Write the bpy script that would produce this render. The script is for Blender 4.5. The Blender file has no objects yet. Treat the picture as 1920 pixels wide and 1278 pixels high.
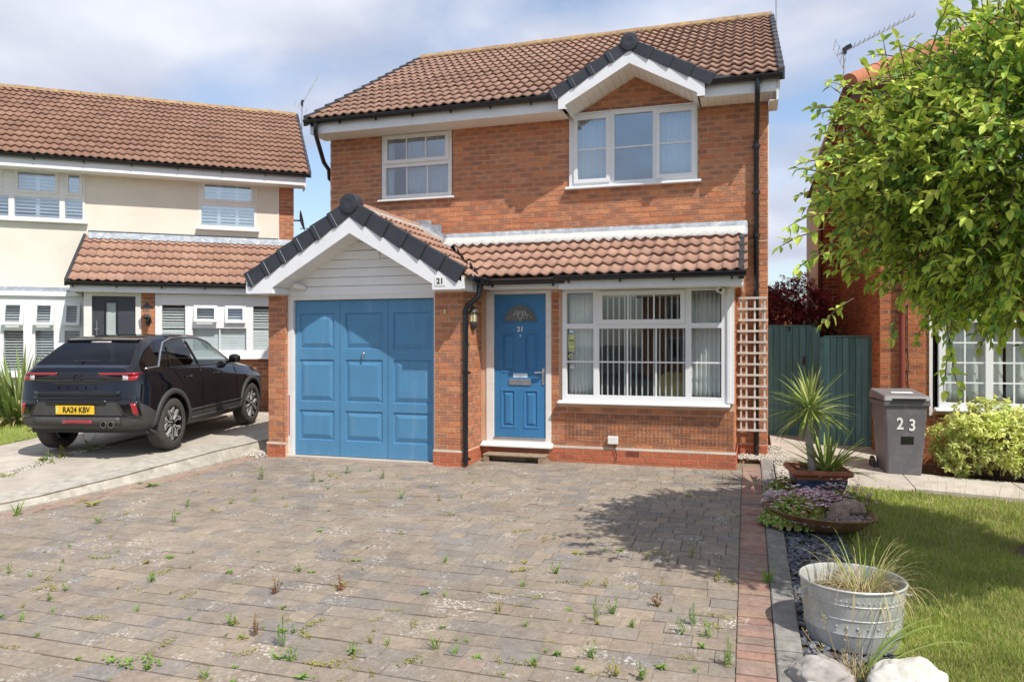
import bpy, bmesh, math, random
from mathutils import Vector, Matrix, Quaternion, noise

R = math.radians
rnd = random.Random(21)
scene = bpy.context.scene
COL = scene.collection

# ------------------------------------------------------------------ camera, sky, sun, exposure
cam_data = bpy.data.cameras.new('camera')
cam_data.sensor_width = 36.0
cam_data.lens = 1409.3 / 1920 * 36.0
cam_data.clip_start = 0.05
cam_data.clip_end = 2000
cam = bpy.data.objects.new('camera', cam_data)
COL.objects.link(cam)
cam.location = (0, 0, 1.606)
cam.rotation_euler = (R(90), 0, 0)
scene.camera = cam

SUN_DIR = Vector((0.466, -0.618, 1.03)).normalized()      # towards the sun
SUN_EL = math.asin(SUN_DIR.z)
SUN_AZ = math.atan2(SUN_DIR.x, SUN_DIR.y)

world = bpy.data.worlds.new('World')
scene.world = world
world.use_nodes = True


def build_world():
    nt = world.node_tree
    nt.nodes.clear()
    N = nt.nodes.new
    L = nt.links.new
    out = N('ShaderNodeOutputWorld')
    bg = N('ShaderNodeBackground')
    bg2 = N('ShaderNodeBackground')
    mixs = N('ShaderNodeMixShader')
    sky = N('ShaderNodeTexSky')
    sky.sky_type = 'NISHITA'
    sky.sun_disc = False
    sky.sun_elevation = SUN_EL
    sky.sun_rotation = SUN_AZ
    sky.air_density = 1.0
    sky.dust_density = 1.6
    sky.ozone_density = 1.4
    bg.inputs[1].default_value = 0.15
    L(sky.outputs[0], bg.inputs[0])
    tc = N('ShaderNodeTexCoord')
    sep = N('ShaderNodeSeparateXYZ')
    L(tc.outputs['Generated'], sep.inputs[0])
    add = N('ShaderNodeMath'); add.operation = 'ADD'; add.inputs[1].default_value = 0.22
    mx = N('ShaderNodeMath'); mx.operation = 'MAXIMUM'; mx.inputs[1].default_value = 0.0
    L(sep.outputs[2], mx.inputs[0]); L(mx.outputs[0], add.inputs[0])
    dx = N('ShaderNodeMath'); dx.operation = 'DIVIDE'
    dy = N('ShaderNodeMath'); dy.operation = 'DIVIDE'
    L(sep.outputs[0], dx.inputs[0]); L(add.outputs[0], dx.inputs[1])
    L(sep.outputs[1], dy.inputs[0]); L(add.outputs[0], dy.inputs[1])
    comb = N('ShaderNodeCombineXYZ')
    L(dx.outputs[0], comb.inputs[0]); L(dy.outputs[0], comb.inputs[1])
    comb.inputs[2].default_value = 3.7
    n1 = N('ShaderNodeTexNoise'); n1.inputs['Scale'].default_value = 0.95
    n1.inputs['Detail'].default_value = 9; n1.inputs['Roughness'].default_value = 0.5
    n1.inputs['Distortion'].default_value = 0.35
    L(comb.outputs[0], n1.inputs['Vector'])
    cover = N('ShaderNodeValToRGB')
    cover.color_ramp.elements[0].position = 0.43; cover.color_ramp.elements[0].color = (0, 0, 0, 1)
    cover.color_ramp.elements[1].position = 0.56; cover.color_ramp.elements[1].color = (1, 1, 1, 1)
    L(n1.outputs[0], cover.inputs[0])
    cm = N('ShaderNodeMath'); cm.operation = 'MULTIPLY_ADD'
    cm.inputs[1].default_value = 0.88; cm.inputs[2].default_value = 0.08
    L(cover.outputs[0], cm.inputs[0])
    n2 = N('ShaderNodeTexNoise'); n2.inputs['Scale'].default_value = 1.2
    n2.inputs['Detail'].default_value = 7; n2.inputs['Roughness'].default_value = 0.45
    L(comb.outputs[0], n2.inputs['Vector'])
    shade = N('ShaderNodeValToRGB')
    e = shade.color_ramp.elements
    e[0].position = 0.36; e[0].color = (0.33, 0.355, 0.45, 1)
    e[1].position = 0.64; e[1].color = (0.70, 0.72, 0.79, 1)
    m = e.new(0.50); m.color = (0.46, 0.49, 0.59, 1)
    L(n2.outputs[0], shade.inputs[0])
    L(shade.outputs[0], bg2.inputs[0])
    bg2.inputs[1].default_value = 0.95
    L(cm.outputs[0], mixs.inputs[0])
    L(bg.outputs[0], mixs.inputs[1]); L(bg2.outputs[0], mixs.inputs[2])
    L(mixs.outputs[0], out.inputs[0])


build_world()

sun_data = bpy.data.lights.new('sun', 'SUN')
sun_data.energy = 3.5
sun_data.angle = R(0.55)
sun_data.color = (1.0, 0.95, 0.87)
sun = bpy.data.objects.new('sun', sun_data)
COL.objects.link(sun)
sun.rotation_euler = (-SUN_DIR).to_track_quat('-Z', 'Y').to_euler()
sun.location = SUN_DIR * 30

scene.view_settings.view_transform = 'Standard'
scene.view_settings.look = 'None'
scene.view_settings.exposure = 0.48
scene.view_settings.gamma = 1.0
scene.view_settings.use_curve_mapping = False

# ------------------------------------------------------------------ frames of reference
TH = R(17.435)
P0 = Vector((-1.003, 9.838, 0))          # the blue garage door's right foot
HD = Vector((math.cos(TH), -math.sin(TH), 0)); HN = Vector((math.sin(TH), math.cos(TH), 0))
PH = R(19.7)
Q0 = Vector((-4.787, 16.49, 0))          # the cream house's right corner
ND = Vector((math.cos(PH), math.sin(PH), 0)); NN = Vector((-math.sin(PH), math.cos(PH), 0))
R0 = Vector((5.067, 10.35, 0))           # the right-hand house's near corner
CAM = Vector((0, 0, 1.606))


def own_z(v):                             # the block drive climbs gently to the house
    return 0.044 * (v + 0.1)


def uv_of(x, y):
    d = Vector((x, y, 0)) - P0
    return d.dot(HD), d.dot(HN)


def xy_of(u, v):
    p = P0 + HD * u + HN * v
    return p.x, p.y


def right_z(x, y):                        # ground to the right of the kerb
    u, v = uv_of(x, y)
    return 0.044 * (v + 0.1) - 0.05 * max(0.0, u - 4.2) - 0.012


def left_z(x, y):                         # the neighbour's slab drive
    return 0.15 + 0.026 * (y - 10.1) - 0.06 * max(0.0, 10.0 - y)


# ------------------------------------------------------------------ materials
MATS = {}


class NT:
    def __init__(self, name):
        self.m = bpy.data.materials.new(name)
        self.m.use_nodes = True
        self.nt = self.m.node_tree
        self.nt.nodes.clear()
        self.out = self.nt.nodes.new('ShaderNodeOutputMaterial')

    def n(self, kind, **kw):
        nd = self.nt.nodes.new('ShaderNode' + kind)
        for k, v in kw.items():
            setattr(nd, k, v)
        return nd

    def l(self, a, b):
        self.nt.links.new(a, b)

    def math(self, op, a, b=None, c=None):
        nd = self.n('Math', operation=op)
        for i, x in enumerate((a, b, c)):
            if x is None:
                continue
            if isinstance(x, (int, float)):
                nd.inputs[i].default_value = x
            else:
                self.l(x, nd.inputs[i])
        return nd.outputs[0]

    def pos(self, scale=(1, 1, 1), obj=False):
        mp = self.n('Mapping')
        mp.inputs['Scale'].default_value = scale
        if obj:
            tc = self.n('TexCoord')
            self.l(tc.outputs['Object'], mp.inputs[0])
        else:
            g = self.n('NewGeometry')
            self.l(g.outputs['Position'], mp.inputs[0])
        return mp.outputs[0]

    def noise(self, vec, scale, detail=5, rough=0.55, dist=0.0):
        nd = self.n('TexNoise')
        nd.inputs['Scale'].default_value = scale
        nd.inputs['Detail'].default_value = detail
        nd.inputs['Roughness'].default_value = rough
        nd.inputs['Distortion'].default_value = dist
        self.l(vec, nd.inputs['Vector'])
        return nd.outputs[0]

    def ramp(self, fac, stops, interp='LINEAR'):
        nd = self.n('ValToRGB')
        cr = nd.color_ramp
        cr.interpolation = interp
        while len(cr.elements) < len(stops):
            cr.elements.new(0.5)
        for e, (p, c) in zip(cr.elements, stops):
            e.position = p
            if isinstance(c, (int, float)):
                c = (c, c, c)
            e.color = (c[0], c[1], c[2], 1)
        self.l(fac, nd.inputs[0])
        return nd.outputs[0]

    def mix(self, fac, a, b, mode='MIX'):
        nd = self.n('Mix', data_type='RGBA', blend_type=mode)
        for sock, x in ((nd.inputs[0], fac), (nd.inputs[6], a), (nd.inputs[7], b)):
            if isinstance(x, (int, float)):
                sock.default_value = x
            elif isinstance(x, tuple):
                sock.default_value = (x[0], x[1], x[2], 1)
            else:
                self.l(x, sock)
        return nd.outputs[2]

    def piece(self):                      # one random number per separate piece
        g = self.n('NewGeometry')
        o = self.n('ObjectInfo')
        a = self.math('MULTIPLY_ADD', g.outputs['Random Per Island'], 5.37, o.outputs['Random'])
        return self.math('FRACT', a)

    def bump(self, h, strength=0.3, dist=0.01):
        b = self.n('Bump')
        b.inputs['Strength'].default_value = strength
        b.inputs['Distance'].default_value = dist
        self.l(h, b.inputs['Height'])
        return b.outputs[0]

    def principled(self, color, rough=0.7, normal=None, metallic=0.0, spec=0.4, coat=0.0, trans=None):
        p = self.n('BsdfPrincipled')
        for key, x in (('Base Color', color), ('Roughness', rough), ('Metallic', metallic)):
            if isinstance(x, (int, float)):
                p.inputs[key].default_value = x
            elif isinstance(x, tuple):
                p.inputs[key].default_value = (x[0], x[1], x[2], 1)
            else:
                self.l(x, p.inputs[key])
        p.inputs['Specular IOR Level'].default_value = spec
        p.inputs['Coat Weight'].default_value = coat
        if normal is not None:
            self.l(normal, p.inputs['Normal'])
        if trans:
            t = self.n('BsdfTranslucent')
            if isinstance(color, tuple):
                t.inputs[0].default_value = (color[0], color[1], color[2], 1)
            else:
                self.l(color, t.inputs[0])
            ms = self.n('MixShader')
            ms.inputs[0].default_value = trans
            self.l(p.outputs[0], ms.inputs[1]); self.l(t.outputs[0], ms.inputs[2])
            self.l(ms.outputs[0], self.out.inputs[0])
        else:
            self.l(p.outputs[0], self.out.inputs[0])
        return p


def simple(name, color, rough=0.6, metallic=0.0, spec=0.4, var=0.12, scale=6.0, bump=0.0, bscale=60.0, coat=0.0, pv=0.0, dirt=None, dirtamt=0.0):
    t = NT(name)
    vec = t.pos()
    n = t.noise(vec, scale, 6, 0.6)
    lo = tuple(c * (1 - var) for c in color); hi = tuple(min(1, c * (1 + var)) for c in color)
    c = t.ramp(n, [(0.3, lo), (0.7, hi)])
    if pv:
        r = t.piece()
        c = t.mix(1.0, c, t.ramp(r, [(0, 1 - pv), (1, 1.0)]), 'MULTIPLY')
    if dirt:
        d = t.noise(vec, scale * 0.7 + 2.1, 8, 0.7, 0.4)
        c = t.mix(t.ramp(d, [(0.52, 0.0), (0.72, dirtamt)]), c, dirt)
    nrm = None
    if bump:
        nrm = t.bump(t.noise(vec, bscale, 4, 0.6), bump, 0.004)
    rr = t.ramp(n, [(0.2, max(0.02, rough - 0.06)), (0.8, min(1, rough + 0.06))])
    t.principled(c, rr, nrm, metallic, spec, coat)
    MATS[name] = t.m
    return t.m


def brick_mat(name, stops, flash=(0.13, 0.075, 0.06), rough_bump=0.9, flash_at=0.45):
    t = NT(name)
    vec = t.pos()
    r = t.piece()
    base = t.ramp(r, stops)
    uvn = t.n('UVMap')
    sep = t.n('SeparateXYZ')
    t.l(uvn.outputs[0], sep.inputs[0])
    fx = t.math('SUBTRACT', 1.0, t.math('POWER', t.math('ABSOLUTE', t.math('MULTIPLY_ADD', sep.outputs[0], 2.0, -1.0)), 3.0))
    fy = t.math('SUBTRACT', 1.0, t.math('POWER', t.math('ABSOLUTE', t.math('MULTIPLY_ADD', sep.outputs[1], 2.0, -1.0)), 2.0))
    f = t.math('MULTIPLY', fx, fy)
    nz = t.noise(vec, 38, 5, 0.7)
    f = t.math('MULTIPLY', f, t.math('MULTIPLY_ADD', nz, 1.2, 0.15))
    r2 = t.math('FRACT', t.math('MULTIPLY', r, 17.31))
    f = t.math('MULTIPLY', f, t.ramp(r2, [(flash_at, 0.0), (flash_at + 0.25, 0.95)]))
    f = t.math('MINIMUM', t.math('MAXIMUM', f, 0.0), 0.85)
    c = t.mix(f, base, flash)
    # rough drag marks of the brick face and pale lime bloom
    dv = t.pos((30, 30, 85))
    drag = t.noise(dv, 1.0, 4, 0.65, 0.6)
    c = t.mix(1.0, c, t.ramp(drag, [(0.30, 0.72), (0.62, 1.12)]), 'MULTIPLY')
    big = t.noise(vec, 1.3, 5, 0.6)
    c = t.mix(1.0, c, t.ramp(big, [(0.3, 0.90), (0.7, 1.08)]), 'MULTIPLY')
    bl = t.noise(vec, 9, 8, 0.75)
    c = t.mix(t.ramp(bl, [(0.60, 0.0), (0.82, 0.35)]), c, (0.62, 0.48, 0.38))
    h = t.math('ADD', drag, t.math('MULTIPLY', nz, 0.5))
    t.principled(c, 0.88, t.bump(h, rough_bump, 0.009), spec=0.2)
    MATS[name] = t.m


brick_mat('brick_main', [(0, (0.488, 0.188, 0.094)), (0.25, (0.573, 0.242, 0.123)), (0.5, (0.622, 0.273, 0.137)), (0.7, (0.549, 0.206, 0.103)), (0.85, (0.659, 0.315, 0.166)), (1, (0.463, 0.182, 0.103))], flash=(0.25, 0.155, 0.12), flash_at=0.30)
brick_mat('brick_plinth', [(0, (0.46, 0.135, 0.068)), (0.5, (0.53, 0.17, 0.088)), (1, (0.49, 0.15, 0.078))], flash_at=0.95, rough_bump=0.35)
brick_mat('brick_orange', [(0, (0.45, 0.15, 0.065)), (0.5, (0.51, 0.20, 0.09)), (1, (0.40, 0.13, 0.06))], flash_at=0.5)


def mortar_mat():
    t = NT('mortar')
    vec = t.pos()
    n = t.noise(vec, 3.5, 8, 0.65)
    c = t.ramp(n, [(0.3, (0.56, 0.36, 0.24)), (0.7, (0.68, 0.48, 0.34))])
    t.principled(c, 0.95, t.bump(t.noise(vec, 220, 3), 0.5, 0.003), spec=0.1)
    MATS['mortar'] = t.m


mortar_mat()


def tile_mat(name, cols, lichen=0.3):
    t = NT(name)
    vec = t.pos()
    r = t.piece()
    c = t.ramp(r, [(i / (len(cols) - 1), x) for i, x in enumerate(cols)])
    n = t.noise(vec, 14, 8, 0.7)
    c = t.mix(1.0, c, t.ramp(n, [(0.25, 0.78), (0.75, 1.18)]), 'MULTIPLY')
    big = t.noise(vec, 0.9, 4, 0.6)
    c = t.mix(t.ramp(big, [(0.40, 0.0), (0.75, 0.35)]), c, (0.34, 0.20, 0.145))
    s = t.noise(vec, 55, 5, 0.75)
    c = t.mix(t.ramp(s, [(0.66, 0.0), (0.74, lichen)]), c, (0.62, 0.52, 0.42))
    t.principled(c, 0.9, t.bump(t.noise(vec, 180, 4, 0.7), 0.45, 0.003), spec=0.18)
    MATS[name] = t.m


tile_mat('tile_main', [(0.28, 0.175, 0.13), (0.32, 0.205, 0.155), (0.26, 0.165, 0.125), (0.345, 0.22, 0.165)])
tile_mat('tile_low', [(0.36, 0.215, 0.155), (0.40, 0.245, 0.18), (0.33, 0.195, 0.145), (0.43, 0.27, 0.20)], 0.45)
tile_mat('tile_left', [(0.25, 0.145, 0.10), (0.29, 0.17, 0.12), (0.225, 0.13, 0.095), (0.31, 0.185, 0.13)])
tile_mat('tile_terracotta', [(0.50, 0.20, 0.11), (0.44, 0.18, 0.10)])


def ridge_mat():
    t = NT('ridge_lichen')
    vec = t.pos()
    n = t.noise(vec, 7, 8, 0.72)
    c = t.ramp(n, [(0.32, (0.27, 0.165, 0.115)), (0.50, (0.34, 0.23, 0.14)), (0.60, (0.46, 0.31, 0.11)), (0.70, (0.34, 0.27, 0.18))])
    t.principled(c, 0.92, t.bump(t.noise(vec, 90, 4), 0.5, 0.004), spec=0.15)
    MATS['ridge_lichen'] = t.m


ridge_mat()
simple('upvc_white', (0.80, 0.81, 0.82), 0.32, var=0.03, scale=2.0, spec=0.45)
simple('upvc_fascia', (0.82, 0.83, 0.85), 0.38, var=0.05, scale=3.5, dirt=(0.55, 0.52, 0.46), dirtamt=0.22)
simple('soffit_white', (0.80, 0.78, 0.74), 0.5, var=0.05, scale=3.0)
simple('door_frame_white', (0.78, 0.77, 0.74), 0.4, var=0.05, dirt=(0.5, 0.42, 0.33), dirtamt=0.2)
simple('gutter_black', (0.012, 0.013, 0.016), 0.22, var=0.2, spec=0.55)
simple('verge_grey', (0.040, 0.043, 0.052), 0.42, var=0.2, scale=5, spec=0.45)
simple('pipe_brown', (0.22, 0.055, 0.04), 0.4, var=0.1)
simple('gutter_brown', (0.13, 0.045, 0.03), 0.4, var=0.1)
simple('render_cream', (0.755, 0.71, 0.61), 0.9, var=0.05, scale=1.2, bump=0.35, bscale=120, spec=0.1, dirt=(0.62, 0.54, 0.42), dirtamt=0.25)
simple('lead', (0.33, 0.37, 0.42), 0.55, var=0.3, scale=9, bump=0.2, dirt=(0.72, 0.72, 0.70), dirtamt=0.8)
simple('mortar_white', (0.60, 0.59, 0.56), 0.9, var=0.2, scale=20, bump=0.7, bscale=80)
simple('cladding', (0.83, 0.83, 0.82), 0.45, var=0.04, scale=4, dirt=(0.60, 0.57, 0.50), dirtamt=0.15)
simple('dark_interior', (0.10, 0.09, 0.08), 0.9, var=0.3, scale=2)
simple('room_wall', (0.30, 0.28, 0.25), 0.9, var=0.1)
simple('anthracite', (0.055, 0.062, 0.075), 0.4, var=0.1)
simple('steel', (0.62, 0.62, 0.62), 0.25, metallic=1.0, var=0.08)
simple('chrome', (0.75, 0.73, 0.70), 0.18, metallic=1.0, var=0.05)
simple('aluminium', (0.55, 0.56, 0.57), 0.4, metallic=0.9, var=0.1)
simple('lamp_plastic', (0.075, 0.068, 0.070), 0.5, var=0.1)
simple('lamp_glass', (0.62, 0.55, 0.32), 0.3, var=0.1)
simple('curtain', (0.86, 0.86, 0.84), 0.9, var=0.05, scale=3)
simple('blind', (0.86, 0.85, 0.81), 0.8, var=0.04)
simple('shutter_white', (0.78, 0.79, 0.80), 0.5, var=0.03)
simple('chair_yellow', (0.60, 0.46, 0.16), 0.8, var=0.12)
simple('sticker_green', (0.60, 0.66, 0.28), 0.6, var=0.08, scale=60)
simple('sticker_dark', (0.05, 0.08, 0.05), 0.6)
simple('sticker_blue', (0.60, 0.78, 0.88), 0.6)
simple('paper_white', (0.80, 0.80, 0.80), 0.7)
simple('black_ink', (0.02, 0.02, 0.025), 0.6)
simple('wood_grey', (0.46, 0.42, 0.37), 0.85, var=0.25, scale=30, bump=0.5, bscale=70, pv=0.2)
simple('trellis_wood', (0.66, 0.63, 0.58), 0.85, var=0.2, scale=30, bump=0.5, bscale=70, pv=0.15)
simple('wood_step', (0.34, 0.25, 0.17), 0.85, var=0.3, scale=20, bump=0.5, bscale=60, pv=0.15)
simple('concrete', (0.50, 0.45, 0.385), 0.93, var=0.14, scale=3.0, bump=0.5, bscale=140, dirt=(0.30, 0.28, 0.23), dirtamt=0.55, spec=0.15, pv=0.10)
simple('kerb_concrete', (0.44, 0.41, 0.35), 0.95, var=0.25, scale=9.0, bump=1.0, bscale=60, dirt=(0.24, 0.24, 0.20), dirtamt=0.6, spec=0.12)
simple('kerb_dark', (0.27, 0.255, 0.23), 0.95, var=0.25, scale=14.0, bump=0.7, bscale=120, dirt=(0.50, 0.48, 0.42), dirtamt=0.5, spec=0.12, pv=0.2)
simple('asphalt', (0.06, 0.06, 0.062), 0.95, var=0.25, scale=8, bump=0.5, bscale=200)
simple('soil', (0.10, 0.075, 0.05), 0.95, var=0.4, scale=18, bump=0.8, bscale=60)
simple('terracotta', (0.36, 0.115, 0.06), 0.55, var=0.2, scale=12, dirt=(0.55, 0.42, 0.35), dirtamt=0.3, spec=0.4)
simple('glaze_blue', (0.05, 0.085, 0.15), 0.35, var=0.45, scale=16, dirt=(0.28, 0.10, 0.06), dirtamt=0.7)
simple('bowl_brown', (0.20, 0.105, 0.05), 0.55, var=0.3, scale=8, dirt=(0.38, 0.25, 0.15), dirtamt=0.4)
simple('rock_brown', (0.33, 0.245, 0.195), 0.9, var=0.35, scale=14, bump=0.9, bscale=30)
simple('rock_grey', (0.34, 0.31, 0.285), 0.9, var=0.2, scale=6, bump=0.5, bscale=25, dirt=(0.66, 0.64, 0.60), dirtamt=0.5)
simple('rock_white', (0.62, 0.60, 0.54), 0.85, var=0.12, scale=9, bump=1.0, bscale=22, dirt=(0.50, 0.42, 0.28), dirtamt=0.4)
simple('bowl_gravel', (0.36, 0.29, 0.25), 0.9, var=0.3, scale=20, pv=0.6)
simple('slate', (0.19, 0.205, 0.235), 0.7, var=0.3, scale=20, pv=0.55, spec=0.3)
simple('gravel_white', (0.66, 0.62, 0.54), 0.9, var=0.15, scale=20, pv=0.3)
simple('bark', (0.15, 0.105, 0.085), 0.95, var=0.35, scale=25, bump=1.0, bscale=45)
simple('bin_grey', (0.135, 0.13, 0.14), 0.48, var=0.12, scale=5, dirt=(0.30, 0.28, 0.27), dirtamt=0.35)
simple('bin_lid', (0.185, 0.175, 0.175), 0.5, var=0.12, scale=5, dirt=(0.36, 0.33, 0.31), dirtamt=0.35)
simple('white_paint', (0.80, 0.80, 0.79), 0.5, var=0.03)
simple('rubber', (0.075, 0.068, 0.062), 0.85, var=0.2, scale=14, bump=0.3, spec=0.2)
simple('car_plastic', (0.060, 0.058, 0.056), 0.55, var=0.12, scale=8, spec=0.35)
simple('rim_black', (0.010, 0.010, 0.011), 0.18, spec=0.6)
simple('frosted', (0.42, 0.47, 0.46), 0.35)
simple('rim_silver', (0.55, 0.54, 0.53), 0.3, metallic=0.35, var=0.04)
simple('plate_yellow', (0.78, 0.50, 0.03), 0.4, var=0.03)
simple('seat_grey', (0.05, 0.05, 0.055), 0.8)
simple('cable_black', (0.02, 0.02, 0.02), 0.6)
simple('mesh_wire', (0.13, 0.07, 0.05), 0.8)
simple('red_strip', (0.42, 0.05, 0.07), 0.6)
simple('airbrick', (0.36, 0.09, 0.05), 0.8)
simple('switch_white', (0.78, 0.78, 0.76), 0.4, var=0.03)
simple('stem_green', (0.13, 0.17, 0.05), 0.7, var=0.2)
simple('twig', (0.16, 0.10, 0.07), 0.9, var=0.2)


def blue_paint(name, col, fade):
    t = NT(name)
    vec = t.pos()
    n = t.noise(vec, 2.2, 7, 0.62)
    c = t.ramp(n, [(0.3, col), (0.7, tuple(x * 1.14 for x in col))])
    w = t.noise(t.pos((9, 9, 1.2)), 1.0, 6, 0.7)
    c = t.mix(t.ramp(w, [(0.52, 0.0), (0.8, fade)]), c, (0.30, 0.44, 0.56))
    s = t.noise(vec, 45, 6, 0.8)
    c = t.mix(t.ramp(s, [(0.70, 0.0), (0.76, fade)]), c, (0.45, 0.52, 0.58))
    t.principled(c, 0.42, t.bump(t.noise(vec, 160, 3), 0.12, 0.002), spec=0.4)
    MATS[name] = t.m


blue_paint('garage_blue', (0.082, 0.235, 0.405), 0.30)
blue_paint('door_blue', (0.042, 0.185, 0.39), 0.06)


def teal_paint():
    t = NT('gate_teal')
    vec = t.pos()
    r = t.piece()
    g = t.noise(t.pos((26, 26, 1.6)), 1.0, 7, 0.7)
    c = t.ramp(g, [(0.28, (0.085, 0.20, 0.205)), (0.55, (0.15, 0.31, 0.31)), (0.78, (0.20, 0.33, 0.33))])
    c = t.mix(1.0, c, t.ramp(r, [(0, 0.75), (1, 1.15)]), 'MULTIPLY')
    s = t.noise(vec, 30, 6, 0.8)
    c = t.mix(t.ramp(s, [(0.66, 0.0), (0.78, 0.4)]), c, (0.36, 0.42, 0.38))
    t.principled(c, 0.7, t.bump(g, 0.4, 0.004), spec=0.25)
    MATS['gate_teal'] = t.m


teal_paint()


def paver_mat(name, cols, lichen):
    t = NT(name)
    vec = t.pos()
    r = t.piece()
    c = t.ramp(r, [(i / (len(cols) - 1), x) for i, x in enumerate(cols)])
    n = t.noise(vec, 26, 8, 0.75)
    c = t.mix(1.0, c, t.ramp(n, [(0.25, 0.70), (0.75, 1.25)]), 'MULTIPLY')
    gr = t.noise(vec, 190, 3, 0.7)
    c = t.mix(1.0, c, t.ramp(gr, [(0.3, 0.80), (0.7, 1.18)]), 'MULTIPLY')
    big = t.noise(vec, 0.55, 5, 0.6)
    c = t.mix(1.0, c, t.ramp(big, [(0.3, 0.84), (0.7, 1.12)]), 'MULTIPLY')
    r5 = t.math('FRACT', t.math('MULTIPLY', r, 31.7))
    c = t.mix(1.0, c, t.ramp(r5, [(0.0, 0.95), (1.0, 1.06)]), 'MULTIPLY')
    med = t.noise(vec, 5.5, 7, 0.75, 0.5)
    c = t.mix(1.0, c, t.ramp(med, [(0.32, 0.82), (0.5, 1.0), (0.68, 1.14)]), 'MULTIPLY')
    fs = t.noise(vec, 75, 6, 0.85)
    c = t.mix(t.ramp(fs, [(0.60, 0.0), (0.68, 0.55)]), c, (0.56, 0.53, 0.47))
    # pale lichen: small lobes that gather in patches
    vo = t.n('TexVoronoi')
    vo.inputs['Scale'].default_value = 38
    wob = t.n('MixRGB')
    wob.blend_type = 'ADD'
    wob.inputs[0].default_value = 0.02
    t.l(vec, wob.inputs[1])
    nn = t.n('TexNoise'); nn.inputs['Scale'].default_value = 35
    t.l(vec, nn.inputs['Vector']); t.l(nn.outputs[1], wob.inputs[2])
    t.l(wob.outputs[0], vo.inputs['Vector'])
    sp = t.ramp(vo.outputs['Distance'], [(0.36, 1.0), (0.50, 0.0)])
    patch = t.noise(vec, 2.6, 9, 0.8)
    msk = t.math('MULTIPLY', sp, t.ramp(patch, [(0.52, 0.0), (0.64, 1.0)]))
    r3 = t.math('FRACT', t.math('MULTIPLY', r, 7.77))
    msk = t.math('MULTIPLY', msk, t.ramp(r3, [(0.25, 0.25), (0.6, 1.0)]))
    msk = t.math('MULTIPLY', msk, lichen)
    c = t.mix(msk, c, (0.68, 0.66, 0.60))
    t.principled(c, 0.93, t.bump(t.math('ADD', n, t.math('MULTIPLY', gr, 0.5)), 0.55, 0.004), spec=0.15)
    MATS[name] = t.m


paver_mat('paver', [(0.273, 0.230, 0.185), (0.302, 0.252, 0.196), (0.261, 0.230, 0.196), (0.319, 0.263, 0.201), (0.278, 0.230, 0.185), (0.238, 0.218, 0.201), (0.331, 0.269, 0.207), (0.296, 0.235, 0.191)], 0.85)
paver_mat('paver_red', [(0.358, 0.213, 0.168), (0.302, 0.218, 0.179), (0.392, 0.230, 0.179), (0.269, 0.213, 0.185), (0.370, 0.252, 0.174), (0.336, 0.196, 0.162)], 0.6)
paver_mat('paver_pink', [(0.37, 0.255, 0.20), (0.33, 0.24, 0.195), (0.38, 0.28, 0.215)], 0.6)


def joint_mat():
    t = NT('joint_sand')
    vec = t.pos()
    n = t.noise(vec, 9, 8, 0.7)
    c = t.ramp(n, [(0.35, (0.17, 0.145, 0.11)), (0.55, (0.25, 0.215, 0.16)), (0.7, (0.15, 0.165, 0.07))])
    t.principled(c, 0.97, t.bump(t.noise(vec, 150, 3), 0.7, 0.004), spec=0.1)
    MATS['joint_sand'] = t.m


joint_mat()


def grass_mat(name, cols, trans=0.35):
    t = NT(name)
    r = t.piece()
    vec = t.pos()
    c = t.ramp(r, [(i / (len(cols) - 1), x) for i, x in enumerate(cols)])
    n = t.noise(vec, 1.6, 5, 0.6)
    c = t.mix(1.0, c, t.ramp(n, [(0.3, 0.75), (0.7, 1.2)]), 'MULTIPLY')
    t.principled(c, 0.6, None, spec=0.25, trans=trans)
    MATS[name] = t.m


grass_mat('grass', [(0.306, 0.427, 0.073), (0.408, 0.522, 0.106), (0.248, 0.358, 0.066), (0.495, 0.550, 0.145), (0.582, 0.509, 0.211), (0.335, 0.468, 0.079)])
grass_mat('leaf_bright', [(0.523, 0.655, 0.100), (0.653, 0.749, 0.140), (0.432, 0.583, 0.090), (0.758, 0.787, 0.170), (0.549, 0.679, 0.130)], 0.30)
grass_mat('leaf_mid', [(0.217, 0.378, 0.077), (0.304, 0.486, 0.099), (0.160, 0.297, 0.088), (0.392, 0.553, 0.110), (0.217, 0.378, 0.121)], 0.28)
grass_mat('leaf_bronze', [(0.30, 0.11, 0.06), (0.34, 0.20, 0.07), (0.28, 0.26, 0.08)], 0.35)
grass_mat('maple_red', [(0.360, 0.060, 0.075), (0.510, 0.090, 0.105), (0.240, 0.045, 0.068), (0.630, 0.150, 0.165), (0.540, 0.240, 0.270)], 0.3)
grass_mat('choisya', [(0.770, 0.782, 0.211), (0.919, 0.894, 0.370), (0.571, 0.671, 0.145), (0.920, 0.920, 0.528), (0.397, 0.546, 0.119), (0.820, 0.820, 0.264)], 0.35)
grass_mat('sword_leaf', [(0.24, 0.33, 0.07), (0.32, 0.41, 0.10), (0.19, 0.28, 0.07), (0.46, 0.48, 0.17), (0.27, 0.37, 0.10)], 0.25)
grass_mat('phormium', [(0.19, 0.28, 0.08), (0.29, 0.38, 0.12), (0.14, 0.21, 0.07), (0.52, 0.52, 0.22), (0.22, 0.31, 0.10)], 0.2)
grass_mat('straw', [(0.560, 0.430, 0.240), (0.470, 0.378, 0.190), (0.672, 0.525, 0.310), (0.336, 0.357, 0.140), (0.515, 0.378, 0.200)], 0.3)
grass_mat('geranium', [(0.234, 0.425, 0.091), (0.325, 0.525, 0.117), (0.403, 0.575, 0.156), (0.520, 0.250, 0.130), (0.260, 0.475, 0.104)], 0.3)
grass_mat('petal_pink', [(0.828, 0.562, 0.624), (0.897, 0.750, 0.768), (0.736, 0.425, 0.528), (0.920, 0.900, 0.864)], 0.3)
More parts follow.
